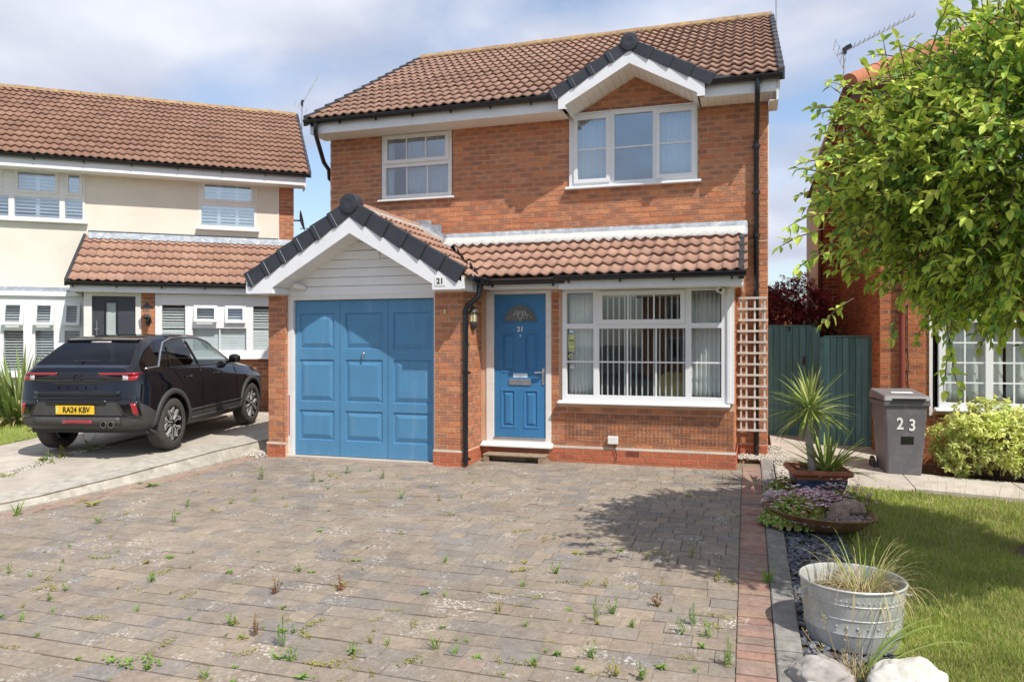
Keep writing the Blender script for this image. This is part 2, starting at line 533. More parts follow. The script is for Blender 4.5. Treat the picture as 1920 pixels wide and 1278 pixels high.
grass_mat('weed_green', [(0.22, 0.38, 0.07), (0.29, 0.46, 0.09), (0.18, 0.32, 0.07)], 0.35)
grass_mat('weed_red', [(0.32, 0.13, 0.05), (0.26, 0.22, 0.06), (0.36, 0.09, 0.05)], 0.3)
grass_mat('weed_yellow', [(0.42, 0.38, 0.08), (0.34, 0.36, 0.07), (0.48, 0.40, 0.14)], 0.3)
grass_mat('hedge_dark', [(0.11, 0.20, 0.05), (0.17, 0.27, 0.06), (0.09, 0.16, 0.05)], 0.2)


def lawn_soil():
    t = NT('lawn_ground')
    vec = t.pos()
    n = t.noise(vec, 5, 8, 0.7)
    c = t.ramp(n, [(0.3, (0.17, 0.23, 0.06)), (0.55, (0.25, 0.31, 0.085)), (0.72, (0.33, 0.27, 0.13))])
    t.principled(c, 0.95, t.bump(t.noise(vec, 70, 4), 0.8, 0.01), spec=0.1)
    MATS['lawn_ground'] = t.m


lawn_soil()


def glass_mat(name, base=0.16, tint=(0.92, 0.95, 0.95)):
    t = NT(name)
    tr = t.n('BsdfTransparent')
    tr.inputs[0].default_value = (tint[0], tint[1], tint[2], 1)
    gl = t.n('BsdfGlossy')
    gl.inputs['Roughness'].default_value = 0.015
    lw = t.n('LayerWeight'); lw.inputs[0].default_value = 0.5
    f = t.math('MULTIPLY_ADD', t.math('POWER', lw.outputs['Facing'], 4.0), 0.85, base)
    f = t.math('MINIMUM', f, 0.95)
    vec = t.pos()
    w = t.noise(vec, 1.4, 2)
    t.l(t.bump(w, 0.06, 0.02), gl.inputs['Normal'])
    ms = t.n('MixShader')
    t.l(f, ms.inputs[0]); t.l(tr.outputs[0], ms.inputs[1]); t.l(gl.outputs[0], ms.inputs[2])
    t.l(ms.outputs[0], t.out.inputs[0])
    MATS[name] = t.m


glass_mat('glass', 0.07)
glass_mat('glass_coated', 0.24, (0.86, 0.92, 0.96))
glass_mat('glass_car', 0.06, (0.62, 0.68, 0.66))
glass_mat('glass_privacy', 0.07, (0.035, 0.035, 0.04))


def car_paint():
    t = NT('car_paint')
    t.principled((0.003, 0.004, 0.008), 0.05, None, 0.0, 0.5, coat=0.35)
    MATS['car_paint'] = t.m
    t = NT('gloss_black')
    t.principled((0.004, 0.004, 0.004), 0.08, None, 0.0, 0.55, coat=0.6)
    MATS['gloss_black'] = t.m
    t = NT('lamp_red')
    t.principled((0.34, 0.012, 0.018), 0.12, None, 0.0, 0.6, coat=1.0)
    MATS['lamp_red'] = t.m
    t = NT('lamp_clear')
    t.principled((0.62, 0.55, 0.57), 0.12, None, 0.0, 0.6, coat=1.0)
    MATS['lamp_clear'] = t.m


car_paint()


def galv():
    t = NT('galvanised')
    vec = t.pos()
    vo = t.n('TexVoronoi'); vo.inputs['Scale'].default_value = 34
    t.l(vec, vo.inputs['Vector'])
    n = t.noise(vec, 6, 8, 0.7)
    c = t.ramp(n, [(0.3, (0.34, 0.35, 0.34)), (0.5, (0.47, 0.48, 0.46)), (0.7, (0.58, 0.58, 0.55))])
    st = t.noise(t.pos((14, 14, 1.5)), 1.0, 6, 0.7)
    c = t.mix(t.ramp(st, [(0.5, 0.0), (0.75, 0.5)]), c, (0.66, 0.66, 0.62))
    t.principled(c, 0.5, t.bump(n, 0.15, 0.006), metallic=0.25, spec=0.4)
    MATS['galvanised'] = t.m


galv()


# ------------------------------------------------------------------ mesh helpers
class MB:
    def __init__(self):
        self.v = []; self.f = []; self.uv = {}

    def face(self, pts, uv=None):
        i = len(self.v)
        self.v.extend([tuple(p) for p in pts])
        self.f.append(tuple(range(i, i + len(pts))))
        if uv:
            self.uv[len(self.f) - 1] = uv

    def box(self, x0, x1, y0, y1, z0, z1, M=None):
        p = [Vector(c) for c in ((x0, y0, z0), (x1, y0, z0), (x1, y1, z0), (x0, y1, z0), (x0, y0, z1), (x1, y0, z1), (x1, y1, z1), (x0, y1, z1))]
        if M is not None:
            p = [M @ c for c in p]
        i = len(self.v)
        self.v.extend([tuple(c) for c in p])
        for f in ((0, 3, 2, 1), (4, 5, 6, 7), (0, 1, 5, 4), (1, 2, 6, 5), (2, 3, 7, 6), (3, 0, 4, 7)):
            self.f.append(tuple(i + k for k in f))

    def bar(self, a, b, w, h, up=(0, 0, 1)):
        a = Vector(a); b = Vector(b)
        d = (b - a); ln = d.length; d.normalize()
        up = Vector(up)
        s = d.cross(up)
        if s.length < 1e-5:
            s = d.cross(Vector((0, 1, 0)))
        s.normalize(); t = s.cross(d).normalized()
        M = Matrix(((d.x, s.x, t.x, a.x), (d.y, s.y, t.y, a.y), (d.z, s.z, t.z, a.z), (0, 0, 0, 1)))
        self.box(0, ln, -w / 2, w / 2, -h / 2, h / 2, M)

    def prism(self, poly, axis, a, b):
        """poly: 2-D points; axis 'y' -> (x,z) polygon swept from y=a to y=b, 'x' -> (y,z), 'z' -> (x,y)."""
        def P(q, t):
            if axis == 'y': return (q[0], t, q[1])
            if axis == 'x': return (t, q[0], q[1])
            return (q[0], q[1], t)
        n = len(poly); i = len(self.v)
        self.v.extend([P(q, a) for q in poly]); self.v.extend([P(q, b) for q in poly])
        self.f.append(tuple(i + k for k in range(n)))
        self.f.append(tuple(i + n + k for k in reversed(range(n))))
        for k in range(n):
            k2 = (k + 1) % n
            self.f.append((i + k, i + n + k, i + n + k2, i + k2))

    def tube(self, pts, r, seg=8, caps=True):
        pts = [Vector(p) for p in pts]
        rs = r if isinstance(r, (list, tuple)) else [r] * len(pts)
        i0 = len(self.v)
        prev = None
        for k, p in enumerate(pts):
            d = (pts[min(k + 1, len(pts) - 1)] - pts[max(k - 1, 0)])
            if d.length < 1e-9: d = Vector((0, 0, 1))
            d.normalize()
            if prev is None:
                ref = Vector((0, 0, 1)) if abs(d.z) < 0.9 else Vector((1, 0, 0))
                s = d.cross(ref).normalized()
            else:
                s = (prev - d * prev.dot(d))
                s = s.normalized() if s.length > 1e-6 else d.orthogonal().normalized()
            prev = s
            t = d.cross(s)
            for q in range(seg):
                a = 2 * math.pi * q / seg
                self.v.append(tuple(p + (s * math.cos(a) + t * math.sin(a)) * rs[k]))
        for k in range(len(pts) - 1):
            for q in range(seg):
                q2 = (q + 1) % seg
                self.f.append((i0 + k * seg + q, i0 + k * seg + q2, i0 + (k + 1) * seg + q2, i0 + (k + 1) * seg + q))
        if caps:
            self.f.append(tuple(i0 + q for q in reversed(range(seg))))
            e = i0 + (len(pts) - 1) * seg
            self.f.append(tuple(e + q for q in range(seg)))

    def lathe(self, prof, seg=32, M=None, closed=False):
        """prof: (radius, z) points turned about z."""
        i0 = len(self.v); n = len(prof)
        for q in range(seg):
            a = 2 * math.pi * q / seg
            for (r, z) in prof:
                p = Vector((r * math.cos(a), r * math.sin(a), z))
                if M is not None: p = M @ p
                self.v.append(tuple(p))
        for q in range(seg):
            q2 = (q + 1) % seg
            for k in range(n - 1 if not closed else n):
                k2 = (k + 1) % n
                self.f.append((i0 + q * n + k, i0 + q2 * n + k, i0 + q2 * n + k2, i0 + q * n + k2))

    def holed(self, x0, x1, z0, z1, holes, y0, y1, back=True):
        """a flat panel in x-z from y0 (front) to y1 with rectangular holes."""
        xs = sorted({x0, x1} | {h[0] for h in holes} | {h[1] for h in holes})
        zs = sorted({z0, z1} | {h[2] for h in holes} | {h[3] for h in holes})
        xs = [x for x in xs if x0 - 1e-9 <= x <= x1 + 1e-9]; zs = [z for z in zs if z0 - 1e-9 <= z <= z1 + 1e-9]
        nx, nz = len(xs) - 1, len(zs) - 1

        def solid(i, j):
            if i < 0 or j < 0 or i >= nx or j >= nz: return False
            cx = (xs[i] + xs[i + 1]) / 2; cz = (zs[j] + zs[j + 1]) / 2
            return not any(h[0] < cx < h[1] and h[2] < cz < h[3] for h in holes)
        for i in range(nx):
            for j in range(nz):
                if not solid(i, j): continue
                a, b, c, d = xs[i], xs[i + 1], zs[j], zs[j + 1]
                self.face([(a, y0, c), (b, y0, c), (b, y0, d), (a, y0, d)])
                if back: self.face([(a, y1, c), (a, y1, d), (b, y1, d), (b, y1, c)])
                if not solid(i - 1, j): self.face([(a, y0, c), (a, y0, d), (a, y1, d), (a, y1, c)])
                if not solid(i + 1, j): self.face([(b, y0, c), (b, y1, c), (b, y1, d), (b, y0, d)])
                if not solid(i, j - 1): self.face([(a, y0, c), (a, y1, c), (b, y1, c), (b, y0, c)])
                if not solid(i, j + 1): self.face([(a, y0, d), (b, y0, d), (b, y1, d), (a, y1, d)])

    def mesh(self, name):
        me = bpy.data.meshes.new(name)
        me.from_pydata(self.v, [], self.f)
        if self.uv:
            ul = me.uv_layers.new(name='UVMap')
            for fi, uv in self.uv.items():
                p = me.polygons[fi]
                for k, li in enumerate(p.loop_indices):
                    ul.data[li].uv = uv[k]
        return me

    def build(self, name, mat, parent=None, smooth=False, bevel=0.0, merge=False, kind=None, label=None, auto=False, loc=None):
        me = self.mesh(name)
        if merge or bevel:
            bm = bmesh.new(); bm.from_mesh(me)
            bmesh.ops.remove_doubles(bm, verts=bm.verts, dist=1e-5)
            bmesh.ops.recalc_face_normals(bm, faces=bm.faces)
            bm.to_mesh(me); bm.free()
        return link(name, me, mat, parent, smooth, bevel, kind, label, auto, loc)


def link(name, me, mat, parent=None, smooth=False, bevel=0.0, kind=None, label=None, auto=False, loc=None):
    if mat is not None:
        ms = mat if isinstance(mat, (list, tuple)) else [mat]
        if len(me.materials) == 0:
            for m in ms: me.materials.append(MATS[m])
    if smooth:
        me.polygons.foreach_set('use_smooth', [True] * len(me.polygons))
    if auto:
        me.set_sharp_from_angle(angle=R(35)) if hasattr(me, 'set_sharp_from_angle') else None
    o = bpy.data.objects.new(name, me)
    COL.objects.link(o)
    if parent is not None: o.parent = parent
    if loc is not None: o.location = loc
    if bevel:
        b = o.modifiers.new('edge', 'BEVEL'); b.width = bevel; b.segments = 2; b.limit_method = 'ANGLE'; b.angle_limit = R(40)
    if kind: o['kind'] = kind
    if label: o['label'] = label
    return o


def tag(o, label, cat, group=None, kind=None):
    o['label'] = label; o['category'] = cat
    if group: o['group'] = group
    if kind: o['kind'] = kind
    return o


def thing(name, label, cat, loc=(0, 0, 0), rz=0.0, group=None):
    o = bpy.data.objects.new(name, None)
    COL.objects.link(o)
    o.location = loc; o.rotation_euler = (0, 0, rz)
    o.empty_display_size = 0.2
    return tag(o, label, cat, group)


def text(name, s, mat, parent, loc, rot, size, extrude=0.002, label=None, sx=1.0, bold=0.0):
    cu = bpy.data.curves.new(name, 'FONT')
    cu.body = s; cu.size = size; cu.extrude = extrude; cu.align_x = 'CENTER'; cu.align_y = 'CENTER'; cu.offset = bold
    cu.materials.append(MATS[mat])
    tmp = bpy.data.objects.new(name, cu)
    me = bpy.data.meshes.new_from_object(tmp)
    bpy.data.objects.remove(tmp)
    me.transform(Matrix.Diagonal((sx, 1, 1, 1)))
    if not me.materials: me.materials.append(MATS[mat])
    o = bpy.data.objects.new(name, me)
    COL.objects.link(o); o.parent = parent
    o.location = loc; o.rotation_euler = rot
    if label: o['label'] = label
    return o


def place(name, me, parent, M):
    o = bpy.data.objects.new(name, me)
    COL.objects.link(o); o.parent = parent
    o.matrix_local = M
    return o


# ------------------------------------------------------------------ brickwork
BL, BH, BJ = 0.215, 0.065, 0.010


def brick_shape(mb, a0, a1, z0, z1, o, d, n, out=0.007):
    """one brick on the plane through o (local x,y), along d, facing n."""
    def P(a, z, t):
        return (o[0] + d[0] * a + n[0] * t, o[1] + d[1] * a + n[1] * t, z)
    e = 0.0020
    B = [P(a0, z0, 0), P(a1, z0, 0), P(a1, z1, 0), P(a0, z1, 0)]
    F = [P(a0 + e, z0 + e, out), P(a1 - e, z0 + e, out), P(a1 - e, z1 - e, out), P(a0 + e, z1 - e, out)]
    i = len(mb.v)
    mb.v.extend(B); mb.v.extend(F)
    w = min(1.0, (a1 - a0) / BL)
    mb.f.append((i + 4, i + 5, i + 6, i + 7)); mb.uv[len(mb.f) - 1] = [(0.02, 0.02), (w, 0.02), (w, 0.98), (0.02, 0.98)]
    for k in range(4):
        k2 = (k + 1) % 4
        mb.f.append((i + k, i + k2, i + 4 + k2, i + 4 + k)); mb.uv[len(mb.f) - 1] = [(0, 0)] * 4


def courses(a0, a1, z0, z1, holes=(), left=None, right=None, phase=0.0):
    """brick rectangles in running bond; left/right give sloping ends as functions of z."""
    out = []
    row = 0
    z = z0
    while z < z1 - 0.02:
        t = min(z + BH, z1)
        zm = (z + t) / 2
        lo = a0 if left is None else max(a0, left(zm)); hi = a1 if right is None else min(a1, right(zm))
        spans = [(lo, hi)] if hi - lo > 0.03 else []
        for h in holes:
            if h[2] - 0.03 < zm < h[3] + 0.03:
                ns = []
                for s in spans:
                    if h[0] > s[0]: ns.append((s[0], min(s[1], h[0])))
                    if h[1] < s[1]: ns.append((max(s[0], h[1]), s[1]))
                spans = ns
        off = (0.1125 if row % 2 else 0.0) + phase
        for s in spans:
            k = math.floor((s[0] - off) / (BL + BJ))
            while True:
                b0 = off + k * (BL + BJ); b1 = b0 + BL
                k += 1
                if b0 >= s[1] - 0.01: break
                c0, c1 = max(b0, s[0]), min(b1, s[1])
                if c1 - c0 > 0.025: out.append((c0, c1, z, t, c1 - c0 > BL - 0.003))
        z += BH + BJ
        row += 1
    return out


class Masonry:
    """collects the bricks of one building, then makes the nearest ones separate parts and joins the rest."""
    def __init__(self, parent, frame):
        self.parent = parent; self.frame = frame; self.items = []

    def add(self, rects, o, d, n, mat='brick_main'):
        for r in rects:
            self.items.append((r, o, d, n, mat))

    def finish(self, limit=300):
        mw = self.frame
        scored = []
        for it in self.items:
            (a0, a1, z0, z1, full), o, d, n, mat = it
            am = (a0 + a1) / 2
            p = mw @ Vector((o[0] + d[0] * am, o[1] + d[1] * am, (z0 + z1) / 2))
            nw = mw.to_3x3() @ Vector((n[0], n[1], 0))
            vis = (CAM - p).normalized().dot(nw)
            scored.append((-(vis if vis > 0 else 0) / (p - CAM).length_squared, it))
        scored.sort(key=lambda s: s[0])
        cache = {}
        rest = {}
        count = 0
        for sc, it in scored:
            (a0, a1, z0, z1, full), o, d, n, mat = it
            if full and count < limit and sc < 0 and abs((z1 - z0) - BH) < 1e-4:
                key = mat
                if key not in cache:
                    mb = MB(); brick_shape(mb, 0, BL, 0, BH, (0, 0), (1, 0), (0, -1))
                    me = mb.mesh('brick'); me.materials.append(MATS[mat]); cache[key] = me
                ang = math.atan2(d[1], d[0])
                j = rnd.uniform(-0.0012, 0.0015)
                M = Matrix.Translation((o[0] + d[0] * a0 + n[0] * j, o[1] + d[1] * a0 + n[1] * j, z0)) @ Matrix.Rotation(ang, 4, 'Z')
                place('brick', cache[key], self.parent, M)
                count += 1
            else:
                mb = rest.setdefault(mat, MB())
                brick_shape(mb, a0, a1, z0, z1, o, d, n, 0.007 + rnd.uniform(-0.0012, 0.0015))
        for mat, mb in rest.items():
            mb.build('brickwork', mat, self.parent, kind='stuff')


# ------------------------------------------------------------------ roof tiles
TW, TG, TL = 0.300, 0.340, 0.385      # cover width, gauge, length


def tile_verts(nx=12):
    vs = []
    for j, (y, lift) in enumerate(((0.0, 0.040), (TL, 0.006))):
        for i in range(nx + 1):
            x = TW * i / nx
            ph = 2 * math.pi * (x / (TW / 2))
            s = math.sin(ph)
            h = 0.019 * (s if s > 0 else s * 0.75)
            vs.append((x, y, lift + h))
    for i in range(nx + 1):
        x, y, z = vs[i]
        vs.append((x, 0.004, z - 0.020))
    fs = []
    n = nx + 1
    for i in range(nx):
        fs.append((i, i + 1, n + i + 1, n + i))
        fs.append((2 * n + i, 2 * n + i + 1, i + 1, i))
    fs.append((0, n, 2 * n)); fs.append((nx, 2 * n + nx, n + nx))
    return vs, fs


TV, TF = tile_verts()
_tile_mesh = {}


def tile_mesh(mat):
    if mat not in _tile_mesh:
        me = bpy.data.meshes.new('roof_tile'); me.from_pydata(TV, [], TF)
        me.materials.append(MATS[mat]); _tile_mesh[mat] = me
        me.polygons.foreach_set('use_smooth', [len(p.vertices) == 4 and p.index % 2 == 0 for p in me.polygons])
    return _tile_mesh[mat]


class Tiling:
    def __init__(self, parent, frame):
        self.parent = parent; self.frame = frame; self.items = []; self.cut = []

    def slope(self, o, along, up, width, length, mat, keep=None, clip=None, start=0.0):
        """clip: list of (point, normal); the side the normal points to is cut away."""
        o = Vector(o); a = Vector(along).normalized(); u = Vector(up).normalized(); n = a.cross(u).normalized()
        if n.z < 0: n = -n
        rows = int(math.ceil(length / TG)); cols = int(math.ceil(width / TW))
        for r in range(rows):
            for c in range(cols):
                y = r * TG; x = start + c * TW
                p = o + a * x + u * y
                ctr = p + a * TW / 2 + u * TG / 2
                if keep and not keep(ctr): continue
                jit = rnd.uniform(-0.003, 0.003)
                M = Matrix(((a.x, u.x, n.x, p.x + n.x * jit), (a.y, u.y, n.y, p.y + n.y * jit), (a.z, u.z, n.z, p.z + n.z * jit), (0, 0, 0, 1)))
                cl = []
                gone = False
                if clip:
                    cs = [M @ Vector(q) for q in ((0, 0, 0.03), (TW, 0, 0.03), (0, TL, 0.03), (TW, TL, 0.03))]
                    for (cp, cn) in clip:
                        ds = [(q - Vector(cp)).dot(Vector(cn)) for q in cs]
                        if min(ds) > 0: gone = True
                        elif max(ds) > 0: cl.append((cp, cn))
                if gone: continue
                if cl: self.cut.append((M, mat, cl))
                else: self.items.append((M, mat, ctr))

    def finish(self, limit=300):
        fr = self.frame
        self.items.sort(key=lambda it: (fr @ it[2] - CAM).length)
        rest = {}
        for k, (M, mat, c) in enumerate(self.items):
            if k < limit:
                place('roof_tile', tile_mesh(mat), self.parent, M)
            else:
                mb = rest.setdefault(mat, MB())
                i = len(mb.v)
                mb.v.extend([tuple(M @ Vector(q)) for q in TV]); mb.f.extend([tuple(i + w for w in f) for f in TF])
        for (M, mat, cl) in self.cut:
            bm = bmesh.new()
            bv = [bm.verts.new(M @ Vector(q)) for q in TV]
            for f in TF: bm.faces.new([bv[w] for w in f])
            for cp, cn in cl:
                bmesh.ops.bisect_plane(bm, geom=bm.verts[:] + bm.edges[:] + bm.faces[:], plane_co=cp, plane_no=cn, clear_outer=True)
            mb = rest.setdefault(mat, MB())
            bm.verts.index_update()
            i = len(mb.v)
            mb.v.extend([tuple(v.co) for v in bm.verts]); mb.f.extend([tuple(i + v.index for v in f.verts) for f in bm.faces])
            bm.free()
        for mat, mb in rest.items():
            mb.build('roof_tiling', mat, self.parent, kind='stuff')


# ------------------------------------------------------------------ windows and doors
def window(parent, x0, x1, z0, z1, y, cells, glass='glass', frame='upvc_white', sill=True, depth=0.07, sill_out=0.10, sill_z=0.045):
    """a window facing -y; cells: (x0,x1,z0,z1, opening sash?, n vertical bars, n horizontal bars[, tilt])."""
    mb = MB()
    holes = [(c[0], c[1], c[2], c[3]) for c in cells]
    mb.holed(x0, x1, z0, z1, holes, y, y + depth)
    w = mb.build('window', frame, parent, merge=True, bevel=0.004)
    for c in cells:
        a0, a1, b0, b1, sash, nv, nh = c[:7]
        tilt = c[7] if len(c) > 7 else 0.0
        g = (a0, a1, b0, b1)
        yy = y + 0.03
        if sash:
            s = 0.040
            ms = MB(); o0 = 0.016
            ms.holed(a0 - o0, a1 + o0, b0 - o0, b1 + o0, [(a0 + s, a1 - s, b0 + s, b1 - s)], -0.022, 0.028)
            so = ms.build('sash', frame, w, merge=True, bevel=0.004, loc=(0, y, 0))
            if tilt:
                # opened outwards at the foot, hinged along its head
                M = Matrix.Translation((0, y, b1)) @ Matrix.Rotation(-tilt, 4, 'X') @ Matrix.Translation((0, 0, -b1))
                so.matrix_local = M
                gp = MB(); gp.box(a0 + s, a1 - s, 0.002, 0.008, b0 + s, b1 - s)
                po = gp.build('pane', glass, w); po.matrix_local = M
                continue
            g = (a0 + s, a1 - s, b0 + s, b1 - s); yy = y + 0.004
        gp = MB(); gp.box(g[0], g[1], yy, yy + 0.006, g[2], g[3]); gp.build('pane', glass, w)
        bw = 0.010
        for k in range(nv):
            xm = g[0] + (g[1] - g[0]) * (k + 1) / (nv + 1)
            m2 = MB(); m2.box(xm - bw, xm + bw, yy - 0.009, yy - 0.001, g[2], g[3]); m2.build('glazing_bar', frame, w)
        for k in range(nh):
            zm = g[2] + (g[3] - g[2]) * (k + 1) / (nh + 1)
            m2 = MB(); m2.box(g[0], g[1], yy - 0.011, yy - 0.002, zm - bw, zm + bw); m2.build('glazing_bar', frame, w)
    if sill:
        m3 = MB()
        m3.prism([(y - sill_out, z0 - sill_z), (y - sill_out, z0 - sill_z + 0.02), (y + 0.0, z0 + 0.0), (y + 0.05, z0), (y + 0.05, z0 - sill_z)], 'x', x0 - 0.05, x1 + 0.05)
        m3.build('sill', frame, w, merge=True, bevel=0.003)
    return w


def room(parent, x0, x1, z0, z1, y0, y1, mat='room_wall'):
    mb = MB()
    mb.face([(x0, y1, z0), (x1, y1, z0), (x1, y1, z1), (x0, y1, z1)])
    mb.face([(x0, y0, z0), (x0, y1, z0), (x0, y1, z1), (x0, y0, z1)])
    mb.face([(x1, y0, z0), (x1, y0, z1), (x1, y1, z1), (x1, y1, z0)])
    mb.face([(x0, y0, z0), (x1, y0, z0), (x1, y1, z0), (x0, y1, z0)])
    mb.face([(x0, y0, z1), (x0, y1, z1), (x1, y1, z1), (x1, y0, z1)])
    return mb.build('room_lining', mat, parent)


def panel_raised(mb, x0, x1, z0, z1, y, inset=0.008, slope=0.055, deep=0.014, rise=0.002):
    """a fielded panel: dips at its edge and rises to a flat field. faces -y"""
    rings = [(0, 0.0), (0.006, deep), (0.006 + inset, deep), (0.006 + inset + slope, -rise)]
    prev = None
    for off, dy in rings:
        r = [(x0 + off, y + dy, z0 + off), (x1 - off, y + dy, z0 + off), (x1 - off, y + dy, z1 - off), (x0 + off, y + dy, z1 - off)]
        if prev:
            for k in range(4):
                k2 = (k + 1) % 4
                mb.face([prev[k], prev[k2], r[k2], r[k]])
        prev = r
    mb.face(prev)


def curtain(label, parent_frame, x0, x1, z0, z1, y, waves=9, amp=0.03, gather=0.0, mat='curtain', group=None, name='curtain'):
    mb = MB()
    nx = waves * 8; nz = 6
    for j in range(nz + 1):
        t = j / nz
        zz = z0 + (z1 - z0) * t
        for i in range(nx + 1):
            s = i / nx
            xx = x0 + (x1 - x0) * s
            ph = 2 * math.pi * waves * s
            yy = y + amp * (math.sin(ph) + 0.35 * math.sin(2.7 * ph + 1) + 0.2 * math.sin(0.4 * ph + t * 2))
            mb.v.append(tuple(parent_frame @ Vector((xx + gather * (1 - t) * 0.0, yy, zz))))
    for j in range(nz):
        for i in range(nx):
            a = j * (nx + 1) + i
            mb.f.append((a, a + 1, a + nx + 2, a + nx + 1))
    o = mb.build(name, mat, None, smooth=True)
    s = o.modifiers.new('thick', 'SOLIDIFY'); s.thickness = 0.002
    return tag(o, label, 'curtain', group)


def gutter_run(parent, p0, p1, r=0.056, clips=(), face=(0, -1, 0)):
    """half-round gutter from p0 to p1 with an outer roll; brackets as little boxes under it"""
    p0 = Vector(p0); p1 = Vector(p1)
    d = (p1 - p0).normalized(); s = Vector(face).normalized(); up = Vector((0, 0, 1))
    mb = MB(); seg = 10
    ring = []
    for k in range(seg + 1):
        a = math.pi * k / seg
        ring.append((math.cos(a) * r, -math.sin(a) * r))
    inner = [(x * 0.93, z * 0.93) for x, z in reversed(ring)]
    prof = ring + inner
    n = len(prof); i = len(mb.v)
    for P in (p0, p1):
        for (x, z) in prof: mb.v.append(tuple(P + s * x + up * z))
    for k in range(n):
        k2 = (k + 1) % n
        mb.f.append((i + k, i + k2, i + n + k2, i + n + k))
    for P, rev in ((p0, False), (p1, True)):
        idx = [P + s * x + up * z for x, z in ring]
        mb.face(idx if not rev else idx[::-1])
    # outer lip
    mb.tube([p0 + s * r, p1 + s * r], 0.008, 6)
    o = mb.build('gutter', 'gutter_black', parent, merge=True)
    for t in clips:
        c = p0.lerp(p1, t)
        m2 = MB(); m2.tube([c - s * r * 1.02 + up * 0.0, c - s * r * .5 - up * r * 1.02, c + s * r * .55 - up * r * 1.05, c + s * (r + 0.008)], 0.009, 6)
        m2.box(-0.012, 0.012, -0.02, 0.02, -0.085, -0.045, Matrix.Translation(c) @ Matrix.Rotation(math.atan2(d.y, d.x), 4, 'Z'))
        m2.build('gutter_bracket', 'gutter_black', o)
    return o


# ------------------------------------------------------------------ the ground
def sheet(name, mat, fn, pts_x, pts_y, kind='structure', label=None, cat=None):
    mb = MB()
    nx, ny = len(pts_x), len(pts_y)
    for y in pts_y:
        for x in pts_x: mb.v.append(fn(x, y))
    for j in range(ny - 1):
        for i in range(nx - 1):
            a = j * nx + i
            mb.f.append((a, a + 1, a + nx + 1, a + nx))
    o = mb.build(name, mat, None, smooth=True, kind=kind)
    if label: o['label'] = label
    if cat: o['category'] = cat
    return o


def lin(a, b, n):
    return [a + (b - a) * i / (n - 1) for i in range(n)]


g = MB(); g.box(-250, 250, -250, 400, -1.2, -0.62)
tag(g.build('ground', 'asphalt', None, kind='structure'), 'flat ground of the estate beyond the plots', 'ground', kind='structure')

KERB = [(0.9, -2.70), (0.3, -2.75), (-0.74, -2.82), (-1.7, -2.95), (-2.4, -3.08), (-3.0, -3.22), (-3.5, -3.40), (-5.0, -3.95), (-9.5, -5.6)]


def kerb_u(v):
    for (v1, u1), (v2, u2) in zip(KERB, KERB[1:]):
        if v <= v1 and v >= v2:
            return u1 + (u2 - u1) * (v1 - v) / (v1 - v2)
    return KERB[0][1] if v > KERB[0][0] else KERB[-1][1]


# own block-paved drive, in the house's frame
drive = MB()
rows = []
v = -9.5
vs_ = [-9.5 + 0.25 * i for i in range(42)] + [1.0]
for v in vs_:
    rows.append([(kerb_u(v) - 0.02, v, own_z(v) - 0.012), (4.06, v, own_z(v) - 0.012)])
for r in rows: drive.v.extend(r)
for i in range(len(rows) - 1):
    a = 2 * i; drive.f.append((a, a + 1, a + 3, a + 2))
driveway = drive.build('driveway', 'joint_sand', None, kind='structure')
driveway.location = P0; driveway.rotation_euler = (0, 0, -TH)
tag(driveway, 'weathered grey and buff block-paved driveway in front of the blue garage door', 'driveway', kind='structure')
HF = Matrix.Translation(P0) @ Matrix.Rotation(-TH, 4, 'Z')        # house frame -> world


def paver_shape(mb, x0, x1, y0, y1, z, M=None, ch=0.004, dep=0.02, tilt=(0, 0)):
    xm, ym = (x0 + x1) / 2, (y0 + y1) / 2
    B = [(x0, y0), (x1, y0), (x1, y1), (x0, y1)]
    T = [(x0 + ch, y0 + ch), (x1 - ch, y0 + ch), (x1 - ch, y1 - ch), (x0 + ch, y1 - ch)]
    i = len(mb.v)
    for (x, y), dz in [(b, -dep) for b in B] + [(b, -ch * 0.8) for b in B] + [(t, 0) for t in T]:
        q = Vector((x, y, z + dz + (x - xm) * tilt[0] + (y - ym) * tilt[1]))
        if M is not None: q = M @ q
        mb.v.append(tuple(q))
    mb.f.append((i + 8, i + 9, i + 10, i + 11))
    for k in range(4):
        k2 = (k + 1) % 4
        mb.f.append((i + k, i + k2, i + 4 + k2, i + 4 + k))
        mb.f.append((i + 4 + k, i + 4 + k2, i + 8 + k2, i + 8 + k))


